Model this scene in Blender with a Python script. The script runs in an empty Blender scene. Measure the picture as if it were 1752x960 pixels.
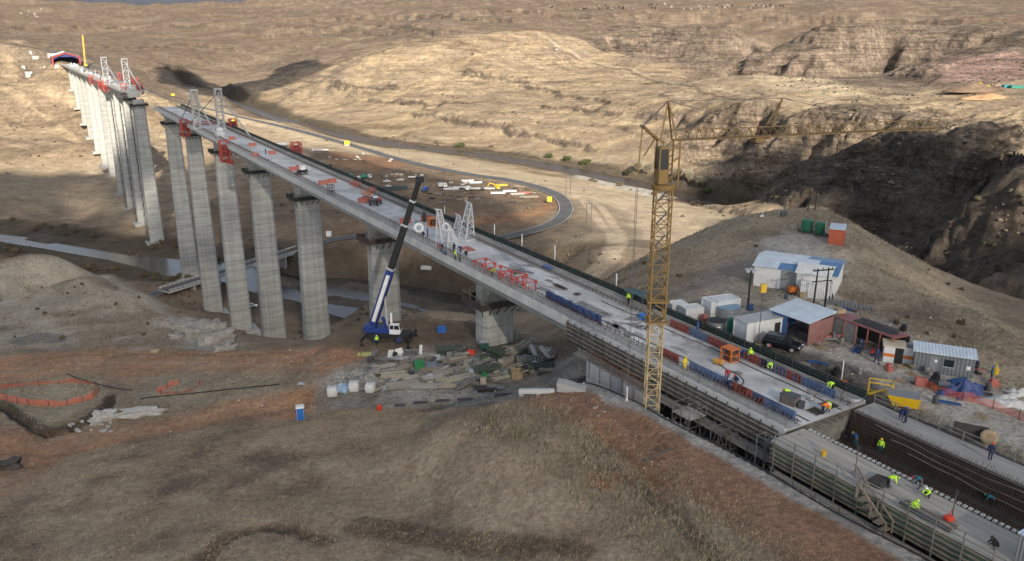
import bpy, bmesh, math, random
import numpy as np
from math import radians, sin, cos, pi, atan2, hypot, sqrt
from mathutils import Vector, Matrix
SC = bpy.context.scene
COL = SC.collection
rng = random.Random(7)
# ---------------------------------------------------------------- camera survey
FPX, YH, CH = 1400.0, 39.0, 38.0           # focal length in photo pixels, horizon row, camera height over the deck
TH = math.atan((480-YH)/FPX); CT, ST = cos(TH), sin(TH)
def ray(px, py):
    u, v = (px-876)/FPX, (480-py)/FPX
    return np.array([u, CT+ST*v, -ST+CT*v])
def gz(px, py, z):
    r = ray(px, py); t = (z-CH)/r[2]
    return np.array([r[0]*t, r[1]*t, z])
def gy(px, py, Y):
    r = ray(px, py); t = Y/r[1]
    return np.array([r[0]*t, Y, CH+r[2]*t])
AZ = math.atan2(-20-876, hypot(FPX, 480-YH))
DX, DY = sin(AZ), cos(AZ)                    # direction of the bridge (s), its right hand side is o
NX, NY = DY, -DX
BR = atan2(DY, DX)
def W(s, o, z=0.0): return (s*DX+o*NX, s*DY+o*NY, z)
def so(p): return p[0]*DX+p[1]*DY, p[0]*NX+p[1]*NY
def dk(px, py, z=0.0):                       # a point on the level z, as (s, o)
    return so(gz(px, py, z))
# ---------------------------------------------------------------- noise
def _h(ix, iy, seed):
    h = (ix.astype(np.int64)*374761393 + iy.astype(np.int64)*668265263 + seed*974634777) & 0xFFFFFFFF
    h = ((h ^ (h >> 13))*1274126177) & 0xFFFFFFFF
    return (h ^ (h >> 16)) & 0xFFFF
def perlin(x, y, seed=0):
    x = np.asarray(x, float); y = np.asarray(y, float)
    x0 = np.floor(x); y0 = np.floor(y); fx = x-x0; fy = y-y0
    u = fx*fx*fx*(fx*(fx*6-15)+10); v = fy*fy*fy*(fy*(fy*6-15)+10)
    def g(i, j):
        a = _h(x0+i, y0+j, seed)*(2*pi/65536.0)
        return np.cos(a)*(fx-i)+np.sin(a)*(fy-j)
    a = g(0, 0); b = g(1, 0); c = g(0, 1); d = g(1, 1)
    return (a+(b-a)*u + ((c+(d-c)*u)-(a+(b-a)*u))*v)*1.5
def fbm(x, y, n=4, seed=0, gain=.5, lac=2.03):
    t = 0; a = 1.0; s = 0
    for i in range(n):
        t = t+a*perlin(x, y, seed+i*17); s += a; a *= gain; x = x*lac+3.1; y = y*lac-1.7
    return t/s
def ridged(x, y, n=4, seed=0):
    t = 0; a = 1.0; s = 0
    for i in range(n):
        t = t+a*(1-2*np.abs(perlin(x, y, seed+i*13))); s += a; a *= .5; x = x*2.07; y = y*2.07
    return t/s
def sst(a, b, x):
    t = np.clip((x-a)/(b-a), 0, 1); return t*t*(3-2*t)
# ---------------------------------------------------------------- terrain: surveyed points
CP = []
_c0 = hypot(1350, 420)
def cp(*a):                                  # pixel and height; far points keep their first surveyed distance
    for px, py, z in a:
        v = (480-py)/1350.; Y = (CH-z)*(1350/_c0+420/_c0*v)/(420/_c0-1350/_c0*v)
        k = sst(300, 480, Y); p = gy(px, py, Y); CP.append(gz(px, py, z*(1-k)+p[2]*k) if k < .97 else p)
def cy(*a):
    for px, py, Y in a: CP.append(gy(px, py, Y))
def cw(*a):
    for s, o, z in a: CP.append(np.array(W(s, o, z)))
# the grass mound in front
cp((0,960,-11),(200,960,-8.5),(400,960,-6.5),(600,960,-5),(876,960,-4),(1100,960,-2.6),(1300,960,-1.6),(1450,960,-1),(1560,960,-.7),
   (200,880,-11.5),(400,860,-9.5),(600,850,-8.3),(800,830,-7.2),(1000,820,-5.2),(1150,830,-3),(1250,860,-2),
   (0,860,-15),(190,795,-15),(300,770,-14.5),(500,735,-13.8),(600,712,-13),(700,696,-12),(800,688,-11),(900,682,-10),(1000,682,-6.8),
   (0,790,-20),(0,700,-23),(0,650,-24.5),(0,610,-26),(0,575,-33),(0,520,-48),(0,470,-65),(0,430,-83))
# platform and red track
cp((560,640,-15),(620,680,-15.5),(700,670,-14.4),(850,660,-14),(950,640,-12.5),(650,610,-15),(800,600,-14.5),(900,590,-14.8),(1000,600,-11),
   (960,560,-17),(1030,690,-3.4),(1010,655,-6.5),(960,668,-10.5),
   (100,760,-21.5),(300,735,-19.5),(430,715,-18),(515,705,-17.6),(250,690,-20.5),(100,690,-23),(100,610,-24.5),(300,612,-22),(450,605,-18.5),
   (560,605,-16.5),(620,592,-15.5),(720,582,-15.2),(500,594,-17.5))
cw((114,66.5,-15),(163,67,-30),(215,67,-50.5),(263,67,-68),(312,67,-76.5),(366,67,-86),(415,67,-84),(518,67,-87),
   (163,90,-31),(211,100,-46),(269,110,-60),(120,90,-15),(90,70,-10),(211,40,-50),(269,35,-70),(319,30,-79),(150,100,-27),
   (75,66,-7),(60,66,-7),(40,66,-7),(20,66,-7),(0,66,-6),(-20,66,-4))
cy((600,582,172),(640,584,180),(700,582,180),(760,580,180),(820,576,178),(560,590,200),(600,578,225),(680,578,225),(760,574,225),(830,570,220),(600,566,290),(700,564,290),(800,562,290),(880,566,230),(700,548,350),(800,548,350),(600,552,350))
# rock spur on the left
cp((100,455,-50),(180,475,-43),(250,505,-37),(310,545,-31),(360,572,-27),(388,598,-22.5),(100,520,-41),(200,540,-35),(300,580,-26.5),(50,560,-35),(150,590,-27.5))
for p in ((-135,300,-73),(-100,300,-79),(-165,290,-66),(-60,230,-64),(-30,195,-47),(-95,240,-66)): CP.append(np.array(p, float))
# river flat and far left slope
cp((0,405,-89),(130,428,-89),(270,452,-89),(400,468,-89),(560,500,-89),(740,525,-89),(820,537,-88),
   (100,385,-86),(250,420,-87),(50,365,-84),(200,370,-82),(100,330,-79),(0,340,-78),(0,300,-72),(100,290,-74),(200,300,-77),
   (0,250,-60),(100,240,-58),(0,200,-42),(100,200,-45),(160,240,-63),(190,280,-73),(0,150,-18),(60,160,-28),(110,150,-27),
   (0,110,4),(50,105,2),(40,75,22),(0,82,20),(100,92,9),(150,108,-12),(200,130,-30),(240,150,-45),(300,170,-55),(400,200,-65),
   (500,225,-70),(600,250,-72),(700,278,-68),(800,297,-64),(900,315,-61.5),(970,355,-61),(920,393,-64),(860,408,-66),(608,405,-72),
   (515,425,-77),(340,478,-82),(280,497,-83),(450,190,-72),(400,180,-72),(700,255,-77),(850,285,-74),(1000,320,-71),(1100,360,-68),
   (1150,390,-66),(1050,400,-58),(1000,430,-50),(1080,330,-76),(1200,350,-79),
   (650,300,-64),(750,320,-63),(850,320,-62),(900,340,-61.5),(700,350,-65),(800,370,-64),(850,390,-65),(600,280,-67),(550,260,-69),
   (480,245,-71),(700,430,-76),(760,460,-80),(650,460,-85),(580,450,-83))
cw((1022,67,-12),(985,67,-28),(920,67,-50),(830,67,-66),(730,67,-77),(630,67,-84),(1080,67,-.5),(1200,67,1),(1022,45,-14),(1060,95,-8))
# hut terrace and its knoll
cp((1340,600,-.2),(1450,620,-.3),(1640,640,-.6),(1752,740,-.8),(1600,700,-.6),(1700,720,-.8),(1290,500,-.2),(1365,470,-.1),(1440,480,0),(1200,520,-.8),(1150,500,-3),
   (1380,395,1.5),(1430,400,1.5),(1250,372,0),(1320,362,.8),(1400,358,1.5),(1480,395,-1),(1550,440,-4),(1650,520,-8),(1752,640,-7),
   (1050,470,-18),(1100,440,-13),(1150,420,-7),(1100,480,-9),(1180,450,-4),(1600,540,-3.5),(1500,450,-.5),(1700,640,-3))
cw((55,78,-.5),(70,78,-.6),(85,79,-2),(40,78,-.5),(25,78,-.5),(10,80,-.5),(100,82,-6))
# the river flat's far bank and the long hill
for _p in ((340,152),(480,205),(600,236),(700,252),(830,265),(950,285),(1060,308),(1180,335),(1250,355)): CP.append(gz(*_p, -88))
cp(
   (600,225,-76),(1250,310,-66),(1200,290,-68),(1100,270,-70),(1000,250,-70),(850,240,-72),(700,235,-77),
   (600,190,-62),(600,150,-38),(600,112,-8),(700,78,20),(850,200,-55),(850,150,-33),(850,110,-5),(850,80,18),
   (1000,200,-52),(1000,150,-32),(1000,110,-8),(1000,78,19),(1150,230,-56),(1150,190,-40),(1150,150,-25),(1150,120,-12),(1100,100,2),
   (1250,270,-58),(1250,240,-54),(1250,195,-32),(1250,160,-22),(1250,130,-10),
   (1350,290,-52),(1350,250,-47),(1350,215,-32),(1350,180,-24),(1350,150,-15),(1450,250,-40),(1450,220,-30),(1450,180,-20),(1450,158,-14),
   (1450,330,-46),(1400,310,-50),(1550,210,-22),(1600,180,-14),(1700,150,-8),(1752,150,-8),(1550,160,-14),(1752,200,-14),(1650,240,-20),
   (1752,240,-18),(1550,280,-38),(1600,300,-38),(1690,275,-22),(1752,280,-16),(1690,330,-38),(1752,340,-26),(1600,400,-52),(1500,390,-60),
   (1700,430,-44),(1752,480,-38),(1700,520,-42),(1752,560,-36),(1650,480,-52))
cy((800,60,1420),(900,49,1430),(950,55,1430),(500,122,1500),(430,142,1600),(900,60,1800),(800,70,1800))
# far mesa and the land behind
cp((1300,125,-38),(1200,106,-22),(1450,145,-25),(1500,140,-22),(1650,122,-5))
cy((1400,138,1180),(1400,95,1215),(1400,45,1350),(1550,130,1070),(1550,90,1225),(1550,50,1300),(1250,112,1440),(1250,80,1555),(1250,42,1620),
   (1100,80,1640),(1100,45,1750),(1700,90,950),(1752,100,990),(1700,50,1200),(1050,20,2600),(1400,15,2400),(1752,15,2200),(876,22,2600),
   (1200,-6,4500),(1700,-6,4500),(800,0,3500),(876,-20,5500),(800,48,2000),(650,58,2000),(400,120,2050),(300,110,1930),(300,90,2100),
   (450,90,2200),(450,50,2600),(500,20,3000),(250,80,2200),(300,50,2700),(150,60,2800),(100,40,3200),(0,50,2800),(0,20,4000),(200,25,3800),
   (300,18,4200),(450,2,4200),(620,5,3800),(0,6,5000),(80,4,5000),(160,8,5200),(250,40,6500),(350,30,6500),(100,30,6500),(450,20,6500),
   (150,-15,9500),(300,-14,9500),(420,-15,9500),(0,-25,9500),(600,-30,9500),(1000,-40,9500),(1400,-40,9500),(1752,-40,9500))
for a in (-60,-48,48,60):
    for r, z in ((60,-8),(150,-20 if a < 0 else -4),(400,-70 if a < 0 else -20),(1000,0),(2500,90),(9500,600)):
        CP.append(np.array([r*sin(radians(a)), r*cos(radians(a)), z]))
CP.append(np.array([-12,20,-6.])); CP.append(np.array([12,20,-3.])); CP.append(np.array([0,8,-4.]))
CP = np.array(CP)
def pol(x, y):
    r = np.hypot(x, y); return np.arctan2(x, y), np.log(np.maximum(r, 4.0))
_ca, _cl = pol(CP[:, 0], CP[:, 1])
_cz = CP[:, 2]
def _ker(d2): return np.sqrt(d2+.0012)
_n = len(CP)
_K = _ker((_ca[:, None]-_ca[None])**2+(_cl[:, None]-_cl[None])**2)
_A = np.zeros((_n+3, _n+3)); _A[:_n, :_n] = _K - np.eye(_n)*.0015
_A[:_n, _n] = 1; _A[:_n, _n+1] = _ca; _A[:_n, _n+2] = _cl; _A[_n:, :_n] = _A[:_n, _n:].T
_w = np.linalg.solve(_A, np.concatenate([_cz, [0, 0, 0]]))
def base(x, y):
    x = np.atleast_1d(np.asarray(x, float)); y = np.atleast_1d(np.asarray(y, float))
    a, l = pol(x, y); out = np.empty(len(a))
    for i in range(0, len(a), 20000):
        aa = a[i:i+20000, None]; ll = l[i:i+20000, None]
        out[i:i+20000] = _ker((aa-_ca)**2+(ll-_cl)**2) @ _w[:_n] + _w[_n]+_w[_n+1]*aa[:, 0]+_w[_n+2]*ll[:, 0]
    return out
# ---------------------------------------------------------------- paths surveyed on the smooth ground
_T = np.exp(np.linspace(math.log(20), math.log(9000), 1600))
def hit(px, py, f=None):
    r = ray(px, py); r = r/np.linalg.norm(r)
    P = np.array([0, 0, CH])+_T[:, None]*r
    g = P[:, 2]-(f or base)(P[:, 0], P[:, 1])
    k = np.argmax(g < 0)
    if g[k] >= 0: k = len(_T)-1
    a, b = (_T[k-1], _T[k]); ga, gb = g[k-1], g[k]
    t = a+(b-a)*(ga/(ga-gb+1e-9)) if k > 0 else a
    return np.array([0, 0, CH])+t*r
def pline(pts, n=1, z=None):
    P = np.array([gz(a, b, z) if z is not None else hit(a, b) for a, b in pts])
    return smooth(P, n)
def smooth(P, n):
    for _ in range(n):                       # Chaikin
        Q = [P[0]]
        for a, b in zip(P[:-1], P[1:]): Q += [a*.75+b*.25, a*.25+b*.75]
        Q.append(P[-1]); P = np.array(Q)
    return P
def dist(x, y, P, R=80.0):
    """distance to a polyline (x, y, z rows), and its height at the nearest spot"""
    d = np.full(x.shape, 1e9); zz = np.zeros(x.shape)
    m = (x > P[:, 0].min()-R) & (x < P[:, 0].max()+R) & (y > P[:, 1].min()-R) & (y < P[:, 1].max()+R)
    xs, ys = x[m], y[m]; dd = np.full(xs.shape, 1e9); z1 = np.zeros(xs.shape)
    for a, b in zip(P[:-1], P[1:]):
        v = b-a; L = v[0]**2+v[1]**2+1e-9
        t = np.clip(((xs-a[0])*v[0]+(ys-a[1])*v[1])/L, 0, 1)
        e = np.hypot(xs-a[0]-t*v[0], ys-a[1]-t*v[1]); k = e < dd
        dd[k] = e[k]; z1[k] = (a[2]+t*v[2])[k]
    d[m] = dd; zz[m] = z1
    return d, zz
def inpoly(x, y, P):
    c = np.zeros(x.shape, bool); j = len(P)-1
    for i in range(len(P)):
        xi, yi, xj, yj = P[i][0], P[i][1], P[j][0], P[j][1]
        k = ((yi > y) != (yj > y)) & (x < (xj-xi)*(y-yi)/(yj-yi+1e-12)+xi)
        c ^= k; j = i
    return c
RIVA = pline([(300,140),(340,152),(380,166),(480,205),(600,236),(700,252),(800,262),(900,277),(950,285),(1000,295),(1060,308),(1120,320),(1180,335),(1250,355),(1310,372)], 2, -88)
RIVB = pline([(-150,392),(0,405),(60,416),(130,428),(200,440),(270,452),(330,460),(400,468),(470,482),(560,500),(650,512),(740,524),(820,535),(900,540)], 2, -89)
ROAD = pline([(-30,68),(40,75),(100,92),(150,108),(200,130),(240,150),(300,170),(400,200),(500,225),(600,250),(700,278),(800,297),(870,308),(925,320),(960,338),(972,355),(960,376),(920,393),(860,408)], 2)
ROAD[:, 2] = np.convolve(np.pad(ROAD[:, 2], 4, 'edge'), np.ones(9)/9, 'valid')
ROADB = pline([(860,408),(700,402),(608,405),(562,411),(515,425)], 2)
LOWB = pline([(515,425),(280,497)], 0, -79.5)      # the low road bridge over the river
ROADC = pline([(280,497),(230,520),(150,540)], 1, -82)
DITCH = [(pline(p, 2), w, h) for p, w, h in (([(-40,678),(0,692),(40,722),(72,744),(100,742),(150,722),(186,700),(190,682)], 1.0, 1.0), ([(1030,700),(1060,740),(1095,775),(1120,800)], 1.4, .5), ([(350,965),(385,922),(430,905),(480,902),(530,915)], 1.0, .5), ([(1040,800),(1120,850),(1180,910)], .9, .35))]
PADS = []                                          # level pads: polygon, height, blend width
def so_poly(*a): return [W(s, o)[:2] for s, o in a]
PADS.append((so_poly((95,46),(124,43),(133,48),(130,60),(121,70),(104,68)), -14.4, 9))
PADS.append((so_poly((84,77),(84,110),(60,112),(40,100),(10,100),(-10,77)), -.5, 7))
def poly_d(x, y, P, R):
    Q = np.array([list(p)+[0] for p in P+[P[0]]]); d, _ = dist(x, y, Q, R)
    return np.where(inpoly(x, y, P), 0, d)
BARS = [pline(a, 1, -89) for a in ([(660,505),(720,515),(755,528)],[(480,478),(540,498)],[(560,512),(640,522),(700,533)],[(60,408),(92,413)],[(600,488),(680,500)],[(770,525),(800,528)])]
BL = []                                            # rock bands: polyline, height, width of the face, alcove depth, reach behind
def bluff(pts, h, w=4, amp=10, F=130, c=.55): BL.append((pline(pts, 2), h, w, amp, F, c))
bluff([(1085,200),(1130,204),(1168,192)], 9, 3, 7, 80)
bluff([(1190,212),(1225,192),(1270,188),(1315,192),(1345,206),(1400,212),(1440,226),(1490,232)], 20, 3.5, 10, 130, .85)
bluff([(1310,238),(1360,246),(1420,250)], 9, 3, 7, 60)
bluff([(1250,322),(1290,330),(1340,340),(1390,330)], 10, 4, 6, 60)
bluff([(1170,330),(1230,352),(1290,362)], 4, 3, 5, 40)
bluff([(700,192),(770,202),(830,216),(900,230),(960,242),(1030,256)], 7, 3, 8, 110)
bluff([(620,172),(700,176),(760,186)], 4, 4, 8, 100)
bluff([(780,122),(850,134),(920,150),(980,166),(1050,182)], 6, 5, 14, 160)
bluff([(560,150),(650,148),(720,156)], 4, 5, 14, 140)
bluff([(920,176),(1000,184),(1070,196)], 5, 4, 10, 110)
bluff([(690,228),(760,246),(850,258),(930,270)], 4, 3, 6, 60)
bluff([(1010,84),(1090,92),(1160,92),(1250,96),(1330,90),(1400,84),(1480,90),(1550,96),(1620,102)], 13, 5, 30, 300, .7)
bluff([(1180,108),(1250,114),(1330,112),(1410,122),(1490,118),(1560,126),(1620,124)], 9, 5, 22, 180)
bluff([(1020,70),(1100,72),(1200,76),(1300,74),(1400,70),(1500,74),(1600,80)], 12, 5, 30, 260, .8)
bluff([(1000,56),(1100,57),(1200,60),(1300,58),(1400,56),(1500,60),(1600,64),(1690,66)], 12, 5, 30, 240, .9)
bluff([(640,42),(680,40),(720,56),(790,52)], 16, 9, 34, 300)
bluff([(1500,244),(1555,256),(1610,292)], 12, 4, 9, 60)
bluff([(1650,330),(1685,285),(1720,280),(1760,300)], 14, 5, 10, 70)
bluff([(1440,300),(1500,330),(1560,372)], 12, 4, 10, 60)
bluff([(1560,430),(1640,470),(1720,500),(1780,520)], 10, 4, 9, 50)
bluff([(430,62),(520,52),(610,46),(700,50)], 14, 8, 40, 260, .5)
bluff([(460,40),(560,30),(680,26),(800,32),(900,34)], 18, 10, 60, 360, .5)
bluff([(820,24),(960,26),(1100,32),(1250,28)], 16, 9, 50, 300, .5)
bluff([(1250,36),(1400,30),(1550,34),(1720,40)], 14, 8, 45, 280, .5)
bluff([(120,78),(220,84),(320,78),(420,84)], 10, 7, 36, 200, .5)
bluff([(0,44),(110,50),(240,46),(360,50)], 16, 9, 50, 300, .5)
ALC = [(pline(p, 1), w, h) for p, w, h in (([(1328,106),(1334,92),(1344,80)],20,14),([(1362,112),(1372,96),(1378,86)],14,9),([(1424,110),(1440,92),(1450,76)],30,20),([(1470,112),(1496,96),(1512,74)],36,26),([(1525,112),(1532,100)],16,11),
    ([(1258,112),(1272,90),(1282,78)],14,10),([(1028,84),(1045,66)],18,12),([(1206,226),(1226,206),(1240,192)],11,10),([(1292,218),(1302,206),(1308,196)],8,7),([(1380,258),(1392,244),(1402,228)],9,8),([(1444,250),(1462,238),(1478,228)],10,8),([(1095,210),(1108,202)],6,6),([(1150,214),(1162,200)],7,6),([(1668,70),(1678,64)],16,9),([(1505,215),(1520,205)],9,7))]
def sdist(x, y, P, R):
    d = np.full(x.shape, 1e9); tt = np.zeros(x.shape)
    m = (x > P[:, 0].min()-R) & (x < P[:, 0].max()+R) & (y > P[:, 1].min()-R) & (y < P[:, 1].max()+R)
    xs, ys = x[m], y[m]; dd = np.full(xs.shape, 1e9); sg = np.ones(xs.shape); tr_ = np.zeros(xs.shape); n = len(P)-1
    for i, (a, b) in enumerate(zip(P[:-1], P[1:])):
        v = b-a; L_ = v[0]**2+v[1]**2+1e-9; t = np.clip(((xs-a[0])*v[0]+(ys-a[1])*v[1])/L_, 0, 1)
        e = np.hypot(xs-a[0]-t*v[0], ys-a[1]-t*v[1]); k = e < dd; dd[k] = e[k]; tr_[k] = ((i+t)/n)[k]; sg[k] = np.where((xs-a[0])*v[1]-(ys-a[1])*v[0] < 0, 1, -1)[k]
    d[m] = dd*sg; d[~m] = -1e9; tt[m] = tr_; return d, tt
def bluffs(x, y):
    dz = np.zeros(x.shape); fc = np.zeros(x.shape)
    for P, h, w, amp, F, c in BL:
        d, t = sdist(x, y, P, F+amp*2); m = d > -F-amp*2
        if not m.any(): continue
        xs, ys = x[m], y[m]; q = d[m]+amp*(1.1*ridged(xs/(amp*4.5), ys/(amp*4.5), 2, 88)-.35)+amp*.55*(ridged(xs/(amp*.95), ys/(amp*.95), 3, 89)-.2)
        end = sst(0, .12, t[m])*sst(1, .88, t[m])*(.75+.5*fbm(xs/(amp*5), ys/(amp*5), 2, 90))
        up = .5*sst(-w*.15, w*.3, q)+.3*sst(w*.9, w*1.3, q-amp*.1)+.2*sst(w*2, w*2.4, q-amp*.25)
        dz[m] += h*end*((1-c)*up*(1-sst(F*.15, F, q))-c*(1-up)*(1-sst(F*.1, F*.8, -q))); fc[m] = np.maximum(fc[m], end*sst(-w*1.0, 0, q)*(1-sst(w*1.0, w*1.6, q)))
    return dz, fc
def H(x, y, fine=True):
    shp = np.shape(x); x = np.atleast_1d(np.asarray(x, float)).ravel(); y = np.atleast_1d(np.asarray(y, float)).ravel()
    r = np.hypot(x, y)
    far = sst(420, 800, r)
    if fine:
        wa = far*np.clip(r*.016, 0, 22)
        wx = x+wa*fbm(x/95, y/95, 3, 5)*1.3; wy = y+wa*(ridged(x/120, y/120, 3, 9)-.2)*1.2
        z = base(wx, wy)
    else: z = base(x, y)
    if fine:
        hill = far*sst(-82, -62, z)
        z = z+hill*(fbm(x/260, y/260, 4, 21)*np.clip(r*.010-8, 0, 46)*sst(1200, 2400, r) + (ridged((x*.8+y*.6)/150, (-x*.6+y*.8)/55, 4, 33)-.25)*np.clip(r*.0004, 0, 3) + fbm(x/24, y/24, 3, 35)*1.1)
        # strata: broken ledges
        per = 7.5+4*perlin(x/900, y/900, 3); q = (z+6*fbm(x/300, y/300, 2, 77))/per
        fr = q-np.floor(q); st = np.where(fr < .72, fr*.35/.72, .35+.65*sst(.72, 1, fr))
        led = hill*sst(-.08, .25, fbm(x/170, y/170, 3, 55))*sst(6500, 2500, r)
        z = z+(st-fr)*per*led*.24
        gor = sst(-.1, .35, fbm(x/30, y/30, 3, 61))
        # gorge on the right: rough rock
        gm = sst(30, 60, x-0.30*y)*sst(175, 260, y)*sst(900, 500, y)*(1-sst(-12, -2, z))*(1-far*.6)
        z = z+gm*((ridged(x/34, y/34, 4, 71)-.2)*7.0+fbm(x/9, y/9, 3, 73)*1.9)
        z = z+bluffs(x, y)[0]
        for P, wd, dp in ALC:
            d, t = dist(x, y, P, wd*3); d = d*(1+.5*fbm(x/45, y/45, 2, 95)); z = z-dp*(1-sst(wd*.25, wd, d))*sst(80, 200, r)
        near = 1-far
        z = z+near*(fbm(x/22, y/22, 3, 41)*.45+fbm(x/3.2, y/3.2, 3, 43)*.16)*sst(6, 40, r)
    # roads, rivers, pads
    for P, hw, fall in ((ROAD, 7, 30), (ROADB, 6, 24), (ROADC, 6, 20)):
        d, zz = dist(x, y, P, hw+fall); k = 1-sst(hw, hw+fall, d); z = z+(zz-.15-z)*k
    for P, lv, hw, fall in ((RIVA, -88, 6, 11), (RIVB, -89, 3+8*sst(-230, -150, x)+9*sst(-110, -70, x), 7+6*sst(-230, -150, x))):
        wob = 1+.35*fbm(x/60, y/60, 2, 91) if fine else 1
        d, _ = dist(x, y, P, 130); z = np.where((d < 130) & (z < lv+.7), lv+.7+.3*(d < 60), z)
        d = d/wob; k = 1-sst(hw, hw+fall, d); z = z+(lv-1.6-z)*k
    for P in BARS:
        d, _ = dist(x, y, P, 30); z = np.maximum(z, np.where(d < 8, -88.6-.3*sst(2, 5, d)-.6*sst(4, 7, d)+(fbm(x/9, y/9, 2, 15)*.5 if fine else 0), -1e3))
    for P, lv, fall in PADS:
        d = poly_d(x, y, P, fall+5); k = 1-sst(0, fall, d); z = z+(lv-z+(fbm(x/4, y/4, 2, 19)*.08 if fine else 0))*k
    s, o = x*DX+y*DY, x*NX+y*NY
    # trench of the casting bay: lip at o 54.4, terrace at o 76
    k = sst(54.2, 54.9, o)*(1-sst(75.0, 76.5, o))*(1-sst(76, 92, s))*sst(-60, -40, s)
    z = z+(-7.4-z)*k
    # berm of the track left of the lip: the ground meets the lip level
    lip = np.interp(s, [-20, 30, 62, 74, 90], [-.6, -.8, -1.6, -3.2, -9])
    k2 = (1-sst(9, 20, np.abs(o-47)))*(1-sst(70, 84, s))*sst(-40, -20, s)*(o < 54.55)
    z = z+(lip-.02*np.maximum(0, 54-o)-z)*k2
    for P, hw, dp in DITCH:
        d, _ = dist(x, y, P, 8); z = z-dp*(1-sst(hw*.4, hw, d+(.5*fbm(x/2, y/2, 2, 61) if fine else 0)))
    return z.reshape(shp)
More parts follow.
